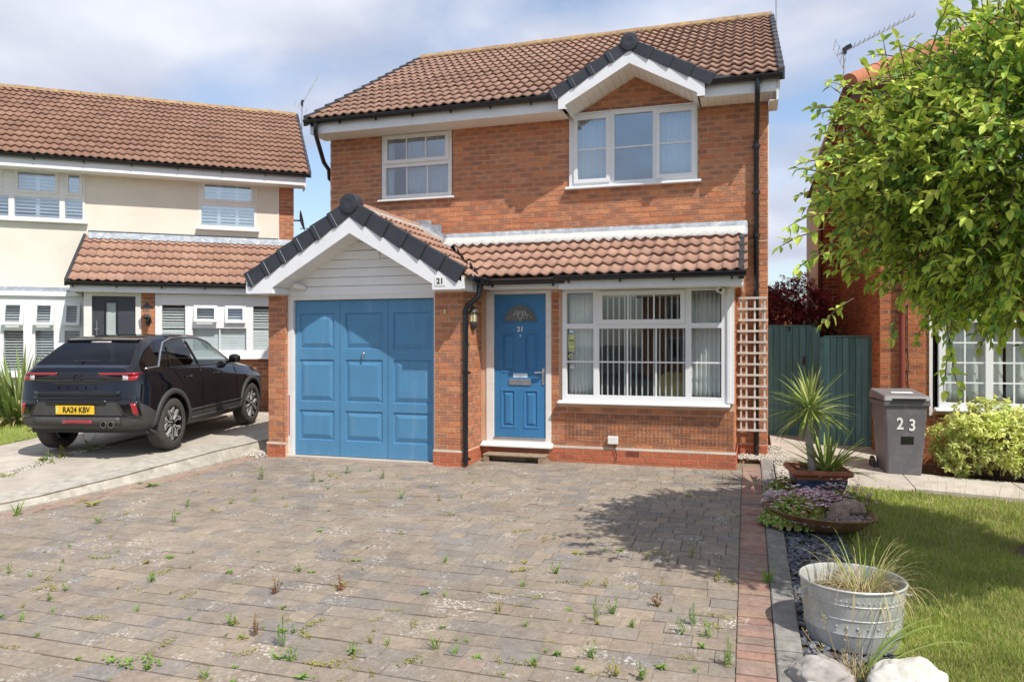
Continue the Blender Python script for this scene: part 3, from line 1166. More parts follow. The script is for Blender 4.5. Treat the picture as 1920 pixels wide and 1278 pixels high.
class Paving:
    def __init__(self, parent, mat, name='paver', slope=0.044):
        self.parent = parent; self.mat = mat; self.items = []; self.name = name; self.slope = slope

    def add(self, x0, x1, y0, y1, zf):
        self.items.append((x0, x1, y0, y1, zf((y0 + y1) / 2)))

    def finish(self, limit=300, frame=HF):
        cc = frame.inverted() @ CAM
        def key(it):
            x, y = (it[0] + it[1]) / 2, (it[2] + it[3]) / 2
            w = frame @ Vector((x, y, 0))
            vis = w.y > 3.75 and abs(w.x) < w.y * 0.70
            return (0 if vis else 1, (w - CAM).length)
        self.items.sort(key=key)
        shapes = {}
        rest = MB(); cnt = 0
        for it in self.items:
            x0, x1, y0, y1, z = it
            tx, ty = rnd.gauss(0, 0.008), self.slope + rnd.gauss(0, 0.014)
            zz = z + rnd.gauss(0, 0.0018)
            if cnt < limit and key(it)[0] == 0:
                k = (round(x1 - x0, 2), round(y1 - y0, 2))
                if k not in shapes:
                    m = MB(); paver_shape(m, -k[0] / 2, k[0] / 2, -k[1] / 2, k[1] / 2, 0)
                    me = m.mesh('paver'); me.materials.append(MATS[self.mat]); shapes[k] = me
                M = Matrix.Translation(((x0 + x1) / 2, (y0 + y1) / 2, zz)) @ Matrix.Rotation(math.atan(ty), 4, 'X') @ Matrix.Rotation(-math.atan(tx), 4, 'Y') @ Matrix.Rotation(rnd.gauss(0, 0.006), 4, 'Z')
                place(self.name, shapes[k], self.parent, M)
                cnt += 1
            else:
                paver_shape(rest, x0, x1, y0, y1, zz, tilt=(tx, ty))
        if rest.f: rest.build(self.name + '_field', self.mat, self.parent, kind='stuff')


pv = Paving(driveway, 'paver')
v = -7.6; j = 0.004
while v < 0.50:
    h = 0.158
    lo = kerb_u(v + h / 2) + 0.26
    hi = 3.835
    if v + h > -0.16:
        lo = 0.50                      # garage stands here
    u = lo + rnd.uniform(-0.1, 0.0)
    while u < hi - 0.04:
        ln = rnd.choice((0.24, 0.24, 0.24, 0.20, 0.16, 0.16, 0.12))
        u1 = min(u + ln, hi)
        if hi - u1 < 0.06: u1 = hi
        if u1 > lo + 0.03: pv.add(max(u, lo) + j / 2, u1 - j / 2, v + j / 2, min(v + h, 0.50) - j / 2, own_z)
        u = u1
    v += h + 0.003
pv.finish()
# pinkish edging blocks: along the kerb, in front of the garage, and the red band beside the lawn
eg = Paving(driveway, 'paver_pink', 'edging_brick')
v = -7.0
while v < -0.2:
    u = kerb_u(v + 0.1)
    eg.add(u + 0.01, u + 0.13, v, v + 0.196, own_z); eg.add(u + 0.136, u + 0.25, v + 0.06, v + 0.25, own_z)
    v += 0.202
u = -2.5
while u < 0.42:
    eg.add(u, u + 0.196, -0.17, -0.118, own_z); u += 0.202
eg.finish(120)
rb = Paving(driveway, 'paver_red', 'red_brick')
v = -7.4
while v < 0.72:
    rb.add(3.842, 4.050, v + 0.003, v + 0.097, own_z)
    v += 0.100
rb.finish(80)
# grey kerb stones right of the red band
kb = MB(); kb.box(4.056, 4.205, -9.5, 1.35, -0.9, -0.30)
kst = thing('kerb', 'row of old grey concrete kerb stones between red brick band and slate bed', 'kerb', P0, -TH)
kst['kind'] = 'structure'
v = -7.2
while v < 1.3:
    m = MB(); ln = 0.905
    paver_shape(m, 4.058, 4.205, v, v + ln, own_z(v + ln / 2) + 0.010 + rnd.gauss(0, 0.002), ch=0.008, dep=0.14, tilt=(0, 0.044))
    m.build('kerb_stone', 'kerb_dark', kst)
    v += 0.915


# ground on the right: soil, concrete paths, slate bed, lawn
def rsheet(name, mat, u0, u1, v0, v1, dz, label, nu=12, nv=24, cat='ground', kind='structure', edge=None):
    mb = MB()
    us, vs = lin(u0, u1, nu), lin(v0, v1, nv)
    for vv in vs:
        for uu in us:
            x, y = xy_of(uu, vv)
            z = right_z(x, y) + dz
            mb.v.append((x, y, z))
    for a in range(nv - 1):
        for b in range(nu - 1):
            i = a * nu + b; mb.f.append((i, i + 1, i + nu + 1, i + nu))
    o = mb.build(name, mat, None, smooth=True, kind=kind)
    return tag(o, label, cat, kind=kind)


rsheet('border_soil', 'soil', 4.2, 16, -9.4, 12, -0.05, 'bare soil under the lawn edge and paths on the right')
LAWN_V1 = 0.12
rsheet('lawn', 'lawn_ground', 4.62, 14, -9.0, LAWN_V1, -0.012, 'front lawn with worn patches to the right of the potted plants', 20, 30, 'lawn')
# slate bed
rsheet('slate_bed', 'soil', 4.21, 4.75, -8.2, -0.5, -0.02, 'narrow bed of blue slate chippings beside the grey kerb', 4, 20, 'bed')


def slabs(name, mat, cells, label, cat='path'):
    """concrete slabs poured side by side: world-space quads with thickness"""
    root = thing(name, label, cat, (0, 0, 0)); root['kind'] = 'structure'
    for q in cells:
        mb = MB(); n = len(q)
        c = Vector((sum(p[0] for p in q) / n, sum(p[1] for p in q) / n, sum(p[2] for p in q) / n))
        top = [Vector(p) + (c - Vector(p)).normalized() * 0.006 for p in q]
        bot = [p - Vector((0, 0, 0.14)) for p in top]
        i = len(mb.v); mb.v.extend([tuple(p) for p in top + bot])
        mb.f.append(tuple(range(i, i + n))); 
        for k in range(n):
            k2 = (k + 1) % n
            mb.f.append((i + k2, i + k, i + n + k, i + n + k2))
        mb.build('slab', mat, root, merge=True, bevel=0.006)
    return root


def rp(u, v, dz=0.0):
    x, y = xy_of(u, v); return (x, y, right_z(x, y) + dz)


cells = []
for a, b in ((0.40, 1.65), (1.65, 2.9), (2.9, 4.2), (4.2, 6.0)):
    cells.append([rp(4.22, a), rp(5.72, a), rp(5.72, b), rp(4.22, b)])
cells[0] = [rp(4.22, -0.42), rp(5.1, -0.30), rp(5.72, 0.42), rp(5.72, 1.65), rp(4.22, 1.65)]
slabs('concrete_path', 'concrete', cells, 'pale concrete path running from the drive to the green gate')
cells = []
uu = 5.72
while uu < 13:
    cells.append([rp(uu, 0.42 + 0.02 * (uu - 5.7)), rp(uu + 1.2, 0.44 + 0.02 * (uu - 5.7)), rp(uu + 1.2, 1.32), rp(uu, 1.32)]); uu += 1.2
slabs('front_path', 'concrete', cells, 'concrete path crossing behind the lawn in front of the right-hand house')

# the neighbour's slab drive on the left, with its rough kerb
nroot = thing('kerb_edge', 'rough concrete kerb edging the neighbouring drive above the block paving', 'kerb', (0, 0, 0)); nroot['kind'] = 'structure'
kp = []
vv = -7.5
while vv <= 0.95:
    x, y = xy_of(kerb_u(vv), vv); kp.append((x, y, own_z(vv))); vv += 0.28
inner = []
outer = []
for i, (x, y, z) in enumerate(kp):
    a = Vector(kp[max(i - 1, 0)]); b = Vector(kp[min(i + 1, len(kp) - 1)])
    d = (b - a); d.z = 0; d.normalize(); nrm = Vector((-d.y, d.x, 0))
    wd = 0.40 + 0.12 * noise.noise(Vector((i * 0.35, 2, 0)))
    outer.append(Vector((x, y, z)) + nrm * (0.06 + 0.02 * noise.noise(Vector((i * 0.8, 0, 0)))))
    inner.append(Vector((x, y, z)) + nrm * (wd + 0.06))
SEGS = [(0, 7), (7, 13), (13, 19), (19, 25), (25, len(kp) - 1)]
for s0, s1 in SEGS:
    mb = MB(); cnt = s1 - s0 + 1
    for i in range(s0, s1 + 1):
        zk = max(left_z(0, outer[i].y), own_z(uv_of(outer[i].x, outer[i].y)[1]) + 0.09)
        jz = 0.006 * noise.noise(Vector((i * 0.9, 5, 0)))
        bx = Vector(kp[i])
        mb.v.extend([(bx.x, bx.y, bx.z - 0.2), (bx.x, bx.y, bx.z + 0.02), (outer[i].x, outer[i].y, zk - 0.022 + jz), (outer[i].x * 0.995, outer[i].y * 1.002, zk + jz), (inner[i].x, inner[i].y, left_z(0, inner[i].y) + 0.008), (inner[i].x, inner[i].y, -0.4)])
    for k in range(cnt - 1):
        for q in range(5):
            a = k * 6 + q; mb.f.append((a, a + 1, a + 7, a + 6))
    mb.f.append((0, 1, 2, 3, 4, 5)); e = (cnt - 1) * 6; mb.f.append((e + 5, e + 4, e + 3, e + 2, e + 1, e))
    ob = mb.build('kerb_stone', 'kerb_concrete', nroot, merge=True)


def lp(x, y, dz=0.0):
    return (x, y, left_z(x, y) + dz)


rsheet_l = MB()
vs2 = lin(-9.0, 12.0, 43)
for vv in vs2:
    for du in (0.0, 0.4, 1.2, 2.5, 5.0, 10.0, 16.0):
        x, y = xy_of(kerb_u(vv) - 0.14 - du, vv); rsheet_l.v.append((x, y, left_z(x, y) - 0.03 - (0.07 if du == 0 and vv < 0.9 else 0)))
for a in range(42):
    for b in range(6):
        i = a * 7 + b; rsheet_l.f.append((i, i + 7, i + 8, i + 1))
tag(rsheet_l.build('plot_soil', 'soil', None, kind='structure'), 'weedy soil showing between the neighbouring drive slabs', 'ground', kind='structure')


def inner_x(y):
    best = None
    for p in inner:
        if best is None or abs(p.y - y) < abs(best.y - y): best = p
    a = sorted(inner, key=lambda p: abs(p.y - y))[:2]
    p, q = a
    t = 0 if abs(q.y - p.y) < 1e-6 else (y - p.y) / (q.y - p.y)
    return p.x + (q.x - p.x) * t


def joint_x(y):                     # the weedy joint between the two slab rows
    return -5.93 + (y - 8.7) * 0.155


cells = []
yb = [5.0, 6.6, 8.2, 9.8, 11.3, 12.8, 14.4]
for a, b in zip(yb, yb[1:]):
    ra = inner_x(a) if a < 11 else inner_x(11) + (a - 11) * 0.45
    rb_ = inner_x(b) if b < 11 else inner_x(11) + (b - 11) * 0.45
    la, lb = joint_x(a) + 0.07, joint_x(b) + 0.07
    if ra - la > 0.2: cells.append([lp(la, a), lp(ra - 0.01, a), lp(rb_ - 0.01, b), lp(lb, b)])
    elif rb_ - lb > 0.2: cells.append([lp(la, a), lp(rb_ - 0.01, b), lp(lb, b)])
    cells.append([lp(joint_x(a) - 1.5 - 0.02 * (14.4 - a), a), lp(joint_x(a) - 0.09, a), lp(joint_x(b) - 0.09, b), lp(joint_x(b) - 1.5 - 0.02 * (14.4 - b), b)])
slabs('slab_drive', 'concrete', cells, 'pale concrete slab drive under the black car', 'driveway')
mb = MB()
for (x0, y0, x1, y1) in ((-14, 6.0, -7.2, 14.6),):
    n_ = 14
    for j_ in range(n_):
        for i_ in range(n_):
            x = x0 + (x1 - x0) * i_ / (n_ - 1); y = y0 + (y1 - y0) * j_ / (n_ - 1)
            x += (y - 10) * 0.14 * (i_ / (n_ - 1))
            mb.v.append((x, y, left_z(x, y) + 0.01))
    for j_ in range(n_ - 1):
        for i_ in range(n_ - 1):
            a = j_ * n_ + i_; mb.f.append((a, a + 1, a + n_ + 1, a + n_))
tag(mb.build('side_lawn', 'lawn_ground', None, smooth=True, kind='structure'), 'small patch of lawn left of the black car', 'lawn', kind='structure')
# gravel pocket between the kerb and the garage's left pier
# ------------------------------------------------------------------ THE HOUSE (number 21)
house = thing('brick_house', 'detached red brick house with blue garage door, blue front door and tiled lean-to roof', 'house', P0, -TH)
mas = Masonry(house, HF)
til = Tiling(house, HF)
VM = 1.576          # upper wall plane
VB = 0.58           # door and bay wall plane
UL, UR = -2.50, 4.153
XF = ((1, 0), (0, -1))      # along +u, facing the street

# walls (mortar) of the upper storey
w = MB()
ups = [(1.434, 3.245, 3.79, 4.875), (-1.60, -0.39, 3.80, 4.845)]
w.holed(UL, UR, 2.2, 4.90, ups, VM, VM + 0.10)
w.prism([(1.40, 4.90), (3.33, 4.90), (3.33, 4.96), (2.386, 5.47), (1.40, 4.96)], 'y', VM, VM + 0.1)
w.holed(3.744, UR, -0.1, 2.2, [], VM, VM + 0.10)
w.box(UR - 0.1, UR, VM + 0.1, 9.2, -0.1, 5.0)
w.box(UL, UL + 0.1, VM + 0.1, 9.2, -0.1, 5.0)
w.box(UL, UR, 9.1, 9.2, -0.1, 5.0)
w.box(UL + 0.1, UR - 0.1, VM + 0.3, VM + 0.34, 3.0, 3.6)
for ue in (UR - 0.1, UL):
    w.prism([(VM, 4.95), (9.2, 4.95), (5.39, 7.45)], 'x', ue, ue + 0.1)
w.build('wall', 'mortar', house, merge=True)
NM = (0, VM)
r = courses(UL, UR, 2.975, 4.85, ups)
mas.add(r, NM, *XF)
mas.add(courses(1.45, 3.30, 4.885, 5.42, (), left=lambda z: 2.386 - (5.47 - z) / 0.54, right=lambda z: 2.386 + (5.47 - z) / 0.54), NM, *XF)
mas.add(courses(3.744, UR, 0.225, 2.95), NM, *XF)
mas.add(courses(3.744, UR, 0.0, 0.2), NM, *XF, 'brick_plinth')
# right flank bricks (seen edge-on)
mas.add(courses(VM, VM + 2.2, 0.0, 4.85), (UR, 0), (0, 1), (1, 0))
mas.add(courses(VM, VM + 1.2, 3.0, 4.85), (UL, 0), (0, 1), (-1, 0))

# garage walls
PF = -0.10          # front face of the piers
w = MB()
w.box(-2.473, -2.205, PF, 0.25, -0.1, 2.26)
w.box(0.035, 0.425, PF, VB, -0.1, 2.30)
w.box(-2.473, -2.37, 0.25, VM, -0.1, 2.40)
w.box(-2.3, 0.04, 0.30, 0.35, -0.1, 2.3)
w.build('wall', 'mortar', house, merge=True)
for (a, b) in ((-2.473, -2.205), (0.035, 0.425)):
    mas.add(courses(a, b, 0.205, 2.24), (0, PF), *XF)
    mas.add(courses(a - 0.012, b + 0.012, -0.02, 0.18), (0, PF - 0.018), *XF, 'brick_plinth')
mas.add(courses(PF, VB, 0.205, 2.28, phase=0.05), (0.425, 0), (0, 1), (1, 0))
mas.add(courses(PF - 0.018, VB, -0.02, 0.18, phase=0.05), (0.443, 0), (0, 1), (1, 0), 'brick_plinth')
mas.add(courses(PF, 0.0, 0.205, 2.24, phase=0.05), (-2.205, 0), (0, 1), (1, 0))
w = MB()
for (a, b) in ((-2.491, -2.187), (0.017, 0.443)):
    w.prism([(a, PF - 0.018), (b, PF - 0.018), (b, PF + 0.3), (a, PF + 0.3)] if b < 0 else [(a, PF - 0.018), (b, PF - 0.018), (b, VB), (a, VB)], 'z', -0.1, 0.185)
w.box(0.443, 0.56, VB - 0.018, VB + 0.1, -0.1, 0.185)
w.build('plinth', 'mortar', house, merge=True)

# porch and bay wall
DO = (0.505, 1.415, 0.17, 2.285)       # door opening with its frame
BW = (1.56, 3.742, 0.83, 2.30)
w = MB()
w.holed(0.425, 3.744, -0.1, 2.32, [DO, BW], VB, VB + 0.1)
w.box(3.644, 3.744, VB + 0.1, VM, -0.1, 2.40)
w.box(0.425, 1.55, VB + 0.1, VB + 1.9, -0.1, 0.19)
w.holed(1.385, 3.762, -0.1, 0.215, [], VB - 0.018, VB)
w.box(0.43, 1.385, VB - 0.016, VB, -0.1, 0.12)
w.build('wall', 'mortar', house, merge=True)
mas.add(courses(0.425, 3.744, 0.225, 2.25, [(0.44, 1.425, 0.0, 2.3), (1.52, 3.80, 0.785, 2.4)], phase=0.06), (0, VB), *XF)
mas.add(courses(1.385, 3.762, -0.02, 0.205, [(2.40, 2.60, 0.125, 0.20)], phase=0.06), (0, VB - 0.018), *XF, 'brick_plinth')
mas.add(courses(0.443, 1.385, -0.02, 0.16), (0, VB - 0.016), *XF, 'brick_plinth')
mas.add(courses(VB - 0.018, VM, 0.0, 0.2), (3.762, 0), (0, 1), (1, 0), 'brick_plinth')
mas.add(courses(VB, VM, 0.225, 2.2), (3.744, 0), (0, 1), (1, 0))
# splayed cement fillet on top of the plinth
m = MB()
m.prism([(VB - 0.024, 0.203), (VB - 0.010, 0.232), (VB + 0.01, 0.232), (VB + 0.01, 0.203)], 'x', 1.385, 3.765)
m.build('plinth_fillet', 'concrete', house, merge=True)
m = MB()
m.prism([(PF - 0.024, 0.180), (PF - 0.012, 0.206), (PF + 0.01, 0.206), (PF + 0.01, 0.180)], 'x', 0.02, 0.45)
m.build('plinth_fillet', 'concrete', house, merge=True)
m = MB()
m.prism([(PF - 0.024, 0.180), (PF - 0.012, 0.206), (PF + 0.01, 0.206), (PF + 0.01, 0.180)], 'x', -2.495, -2.185)
m.build('plinth_fillet', 'concrete', house, merge=True)
# damp-proof air brick
m = MB(); m.box(2.41, 2.585, VB - 0.030, VB - 0.012, 0.130, 0.196)
ab = m.build('air_brick', 'airbrick', house)
m = MB()
for i in range(9):
    for jx in range(3): m.box(2.418 + i * 0.0182, 2.428 + i * 0.0182, VB - 0.0315, VB - 0.0300, 0.138 + jx * 0.019, 0.150 + jx * 0.019)
m.build('vent_slot', 'black_ink', ab, kind='stuff')

# ---- garage door
gf = MB()
gf.holed(-2.200, 0.030, 0.0, 2.24, [(-2.113, 0.0, -0.01, 2.168)], -0.055, 0.06)
gframe = gf.build('door_frame', 'door_frame_white', house, merge=True, bevel=0.003)
m = MB(); m.box(-2.180, -2.165, -0.0595, -0.0555, 0.30, 0.86); m.build('tape_strip', 'red_strip', gframe)
gd = MB()
px = [(-2.04, -1.50), (-1.325, -0.765), (-0.605, -0.055)]
pz = [(1.522, 2.000), (0.823, 1.400), (0.300, 0.700)]
pz = [(1.500, 1.985), (0.775, 1.352), (0.245, 0.655)]
holes = [(a, b, c, d) for (a, b) in px for (c, d) in pz]
gd.holed(-2.110, -0.003, 0.035, 2.160, holes, 0.0, 0.035)
gdoor = gd.build('garage_door', 'garage_blue', house, merge=True, label='blue steel up-and-over garage door with nine raised panels')
for h in holes:
    m = MB(); panel_raised(m, h[0], h[1], h[2], h[3], 0.0, 0.010, 0.060, 0.016, 0.001); m.build('door_panel', 'garage_blue', gdoor)
for s_ in (-1.41, -0.685):
    m = MB(); m.box(s_ - 0.002, s_ + 0.002, -0.0012, 0.0005, 0.04, 2.15); m.build('seam', 'gutter_black', gdoor)
m = MB()
m.lathe([(0, 0.0), (0.020, 0.0), (0.020, 0.006), (0.010, 0.010), (0.010, 0.030), (0.0, 0.030)], 14, Matrix.Translation((-1.045, -0.001, 1.435)) @ Matrix.Rotation(R(90), 4, 'X'))
m.bar((-1.045, -0.028, 1.455), (-1.045, -0.028, 1.365), 0.018, 0.012, (0, 1, 0))
m.build('handle', 'chrome', gdoor)
th = MB(); th.box(-2.19, 0.02, -0.12, 0.28, -0.08, 0.028)
th.build('threshold', 'concrete', house, merge=True, bevel=0.008)

# ---- gable over the garage: boarding, barge boards, verge units, soffit
UC = -1.01
SG = 0.585


def tg(u, apex=3.40): return apex - SG * abs(u - UC)


z = 2.235; bh = 0.118
while z < 3.05:
    zt = z + bh - 0.006
    half0 = (2.985 + 0.05 - z) / SG; half1 = (2.985 + 0.05 - zt) / SG
    if half0 < 0.05: break
    l0, r0 = max(-2.200, UC - half0), min(0.16, UC + half0)
    l1, r1 = max(-2.200, UC - max(half1, 0.01)), min(0.16, UC + max(half1, 0.01))
    m = MB()
    A = [(l0, z), (r0, z), (r1, zt), (l1, zt)]
    m.v.extend([(p[0], -0.060, p[1]) if k < 2 else (p[0], -0.050, p[1]) for k, p in enumerate(A)]); m.v.extend([(p[0], -0.02, p[1]) for p in A])
    m.f.extend([(0, 1, 2, 3), (4, 7, 6, 5), (0, 4, 5, 1), (1, 5, 6, 2), (2, 6, 7, 3), (3, 7, 4, 0)])
    m.build('cladding_board', 'cladding', house)
    z += bh
m = MB(); m.prism([(-2.20, 2.235), (0.16, 2.235), (0.16, 2.34), (UC, 3.10), (-2.2, 2.34)], 'y', -0.022, 0.05); m.build('board_backing', 'cladding', house)
m = MB(); m.box(-1.13, -0.78, -0.078, -0.056, 2.70, 2.815); m.build('vent_cover', 'cladding', house, merge=True, bevel=0.004)
# barge boards (left, right) with boxed ends
VG = -0.45
for s_ in (-1, 1):
    ue = UC + s_ * 1.55; ub = UC + s_ * 1.16
    poly = [(UC, tg(UC) - 0.16), (ue, tg(ue) - 0.16), (ue, 2.245), (ub, 2.245), (ub, tg(ub) - 0.40), (UC, tg(UC) - 0.40)]
    m = MB(); m.prism(poly if s_ < 0 else poly[::-1], 'y', VG, VG + 0.022); m.build('barge_board', 'upvc_fascia', house, merge=True)
    # cover strip down the joint of the boxed end and its return
    m = MB(); m.prism([(VG + 0.022, 2.245), (-0.05, 2.245), (-0.05, tg(ub) - 0.40), (VG + 0.022, tg(ub) - 0.40)], 'x', min(ub, ub - s_ * 0.012), max(ub, ub - s_ * 0.012))
    m.build('box_end', 'upvc_fascia', house)
    m = MB(); m.box(min(ub, ue), max(ub, ue), VG + 0.01, PF + 0.02, 2.238, 2.246); m.build('soffit', 'soffit_white', house)
    # sloping soffit boards under the gable overhang
    nb = 12
    for k in range(nb):
        t0, t1 = k / nb, (k + 0.96) / nb
        a = UC + s_ * 1.16 * t0; b = UC + s_ * 1.16 * t1
        m = MB()
        za, zb = tg(a) - 0.398, tg(b) - 0.398
        m.prism([(a, za), (b, zb), (b, zb + 0.012), (a, za + 0.012)] if s_ > 0 else [(b, zb), (a, za), (a, za + 0.012), (b, zb + 0.012)], 'y', VG + 0.022, -0.02)
        m.build('soffit_board', 'soffit_white', house)


def verge(parent, uc, apex, slope, length, v, n, face=0.19, back=0.10, cap_r=0.125, side=(-1, 1)):
    """dark dry-verge units stepping down both sides of a gable, half-round cap at the apex"""
    cs = math.sqrt(1 + slope * slope)
    tot = length * cs
    for s_ in side:
        dv = Vector((s_ / cs, 0, -slope / cs)); dn = Vector((-s_ * slope / cs, 0, -1 / cs))
        org = Vector((uc, 0, apex))
        for k in range(n):
            a = org + dv * (0.05 + tot * k / n); b = org + dv * (0.05 + tot * (k + 1.05) / n)
            fa = face * 0.86
            A = [a - dn * 0.034, a + dn * fa * 0.90, b + dn * fa * 1.0, b - dn * 0.046]
            m = MB()
            for q, p in enumerate(A): m.v.append((p.x, v - (0.004 if q < 2 else 0.024), p.z))
            for q, p in enumerate(A): m.v.append((p.x, v + back, p.z if q in (0, 3) else p.z + 0.10))
            m.f.extend([(0, 1, 2, 3), (0, 3, 7, 4), (3, 2, 6, 7), (1, 5, 6, 2), (0, 4, 5, 1), (4, 7, 6, 5)])
            m.build('verge_unit', 'verge_grey', parent, merge=True, bevel=0.010)
            if s_ < 0:
                c = a + (b - a) * 0.80
                m = MB(); e1 = c - dn * 0.014; e2 = c + dn * fa * 0.99
                m.bar((e1.x, v - 0.0235, e1.z), (e2.x, v - 0.0235, e2.z), 0.005, 0.005, (0, 1, 0))
                m.build('verge_rib', 'lead', parent)
    m = MB()
    m.lathe([(0, 0.0), (cap_r * 0.5, -0.006), (cap_r * 0.92, 0.0), (cap_r, 0.02), (cap_r, 0.16), (cap_r * 0.9, 0.16), (cap_r * .9, 0.16)], 32, Matrix.Translation((uc, v - 0.03, apex - 0.02)) @ Matrix.Rotation(R(-90), 4, 'X'))
    m.build('ridge_end_cap', 'verge_grey', parent, smooth=False)


verge(house, UC, 3.40, SG, 1.53, VG, 6, face=0.215, cap_r=0.135)

# soffit and fascia along the garage's right flank
m = MB(); m.box(UC + 1.55, UC + 1.575, VG, 0.14, 2.25, 2.40); m.box(0.425, UC + 1.56, VG + 0.02, 0.2, 2.243, 2.252); m.build('fascia', 'upvc_fascia', house, merge=True)
m = MB(); m.box(UC - 1.575, UC - 1.55, VG, VM, 2.25, 2.42); m.build('fascia', 'upvc_fascia', house)

# garage roof tiles: two slopes; the right one ends at the valley
sl = math.sqrt(1 + SG * SG)
VAL_P = Vector((-0.47, VM, 3.08)); VAL_Q = Vector((0.555, 0.10, 2.42))
vd = (VAL_Q - VAL_P); vn = Vector((vd.y, -vd.x, 0)).normalized()        # horizontal normal
if vn.dot(Vector((1, 0.0, 0))) < 0: vn = -vn                               # towards the lean-to
ex = 1.62
til.slope((UC - ex, VM, 3.325 - SG * ex), (0, -1, 0), (1, 0, SG), VM - VG - 0.10, ex * sl, 'tile_low', clip=[((UC + 0.01, 0, 0), (1, 0, 0)), ((0, VG + 0.06, 0), (0, -1, 0))])
til.slope((UC + ex, VG + 0.06, 3.340 - SG * ex), (0, 1, 0), (-1, 0, SG), VM - VG, ex * sl, 'tile_low', clip=[(tuple(VAL_P - vn * 0.02), tuple(vn)), ((UC - 0.01, 0, 0), (-1, 0, 0)), ((0, VM, 0), (0, 1, 0)), ((0, VG + 0.06, 0), (0, -1, 0))])
m = MB()
m.prism([(UC - ex + 0.02, 3.345 - SG * ex), (UC, 3.345), (UC + ex - 0.02, 3.345 - SG * ex), (UC + ex - 0.02, 3.31 - SG * ex), (UC, 3.30), (UC - ex + 0.02, 3.31 - SG * ex)], 'y', VG + 0.03, 0.06)
m.build('roof_deck', 'tile_low', house)
m = MB()
m.prism([(UC - ex + 0.02, 3.345 - SG * ex), (UC, 3.345), (UC, 3.30), (UC - ex + 0.02, 3.31 - SG * ex)], 'y', 0.06, VM); m.build('roof_deck', 'tile_low', house)
# ridge tiles of the garage
y = VG + 0.10; k = 0
while y < VM - 0.02:
    y1 = min(y + 0.42, VM)
    m = MB(); m.lathe([(0.115, 0), (0.120, y1 - y), (0.105, y1 - y), (0.100, 0)], 24, Matrix.Translation((UC, y, 3.315 + 0.004 * (k % 2))) @ Matrix.Rotation(R(-90), 4, 'X'), closed=True)
    m.build('ridge_tile', 'tile_low', house); y += 0.405; k += 1
m = MB(); m.bar((UC + 0.11, VG + 0.3, 3.345), (UC + 0.11, VM, 3.345), 0.02, 0.03); m.build('ridge_mortar', 'mortar_white', house)

# lean-to roof
LZ0, LZ1 = 2.435, 3.085
LV0, LV1 = 0.14, VM
lslope = (LZ1 - LZ0) / (LV1 - LV0); ll = math.hypot(LZ1 - LZ0, LV1 - LV0)
til.slope((-0.60, LV0, LZ0 - 0.012), (1, 0, 0), (0, 1, lslope), 4.40, ll, 'tile_low', clip=[(tuple(VAL_P + vn * 0.03), tuple(-vn)), ((0, VM, 0), (0, 1, 0))])
m = MB()
A = [(0.50, LV0 + 0.02, LZ0 - 0.03), (3.80, LV0 + 0.02, LZ0 - 0.03), (3.80, LV1, LZ1 - 0.02), (-0.45, LV1, LZ1 - 0.02)]
m.v.extend(A); m.v.extend([(p[0], p[1], p[2] - 0.03) for p in A])
m.f.extend([(0, 1, 2, 3), (7, 6, 5, 4), (0, 4, 5, 1), (1, 5, 6, 2)])
m.build('roof_deck', 'tile_low', house)
# valley trough
m = MB()
a = VAL_P + Vector((0, 0, 0.0)); b = VAL_Q
m.face([a - vn * 0.07 + Vector((0, 0, 0.03)), b - vn * 0.07 + Vector((0, 0, 0.03)), b - Vector((0, 0, 0.01)), a - Vector((0, 0, 0.01))])
m.face([a - Vector((0, 0, 0.01)), b - Vector((0, 0, 0.01)), b + vn * 0.07 + Vector((0, 0, 0.03)), a + vn * 0.07 + Vector((0, 0, 0.03))])
m.build('valley_liner', 'gutter_black', house)
# lead flashing and mortar at the head of the lean-to
fl = MB()
nseg = 60
for i in range(nseg + 1):
    u = -0.52 + (3.90 + 0.52) * i / nseg
    wv = 0.014 * math.sin(2 * math.pi * u / 0.15)
    fl.v.extend([(u, VM - 0.020, 3.235), (u, VM - 0.028, 3.175), (u, VM - 0.10, 3.105 + wv * 0.6), (u, VM - 0.20, 3.026 + wv)])
for i in range(nseg):
    for q in range(3):
        a_ = i * 4 + q; fl.f.append((a_, a_ + 1, a_ + 5, a_ + 4))
f_ = fl.build('flashing', 'lead', house, smooth=True)
s_ = f_.modifiers.new('thick', 'SOLIDIFY'); s_.thickness = 0.004
m = MB()
fl2 = MB()
for i in range(nseg + 1):
    u = -0.50 + (3.86 + 0.50) * i / nseg
    wv = 0.016 * math.sin(2 * math.pi * (u + 0.02) / 0.15)
    fl2.v.extend([(u, VM - 0.065, 3.155 + 0.012 * noise.noise(Vector((u * 4, 3, 0)))), (u, VM - 0.12, 3.108 + wv * .5), (u, VM - 0.215 - 0.015 * noise.noise(Vector((u * 3, 0, 0))), 3.035 + wv * 1.7 - 0.012)])
for i in range(nseg):
    for q in range(2):
        a_ = i * 3 + q; fl2.f.append((a_, a_ + 1, a_ + 4, a_ + 3))
f2 = fl2.build('flashing_mortar', 'mortar_white', house, smooth=True)
s_ = f2.modifiers.new('thick', 'SOLIDIFY'); s_.thickness = 0.012; s_.offset = 1
# stepped lead where the garage roof meets the wall
for k in range(6):
    u0 = UC + 0.02 + k * 0.17 - 0.1; zt = tg(u0) + 0.10 - (0.02 if k % 2 else 0)
    m = MB(); m.box(u0, u0 + 0.18, VM - 0.016, VM - 0.011, tg(u0 + 0.18) - 0.02, round(zt / 0.075) * 0.075 + 0.01); m.build('step_flashing', 'lead', house)
m = MB(); m.prism([(UC - 0.1, 3.40), (UC + 0.05, 3.41), (-0.42, 3.10), (-0.42, 3.02), (UC, 3.32)], 'y', VM - 0.05, VM - 0.012); m.build('roof_mortar', 'mortar_white', house)
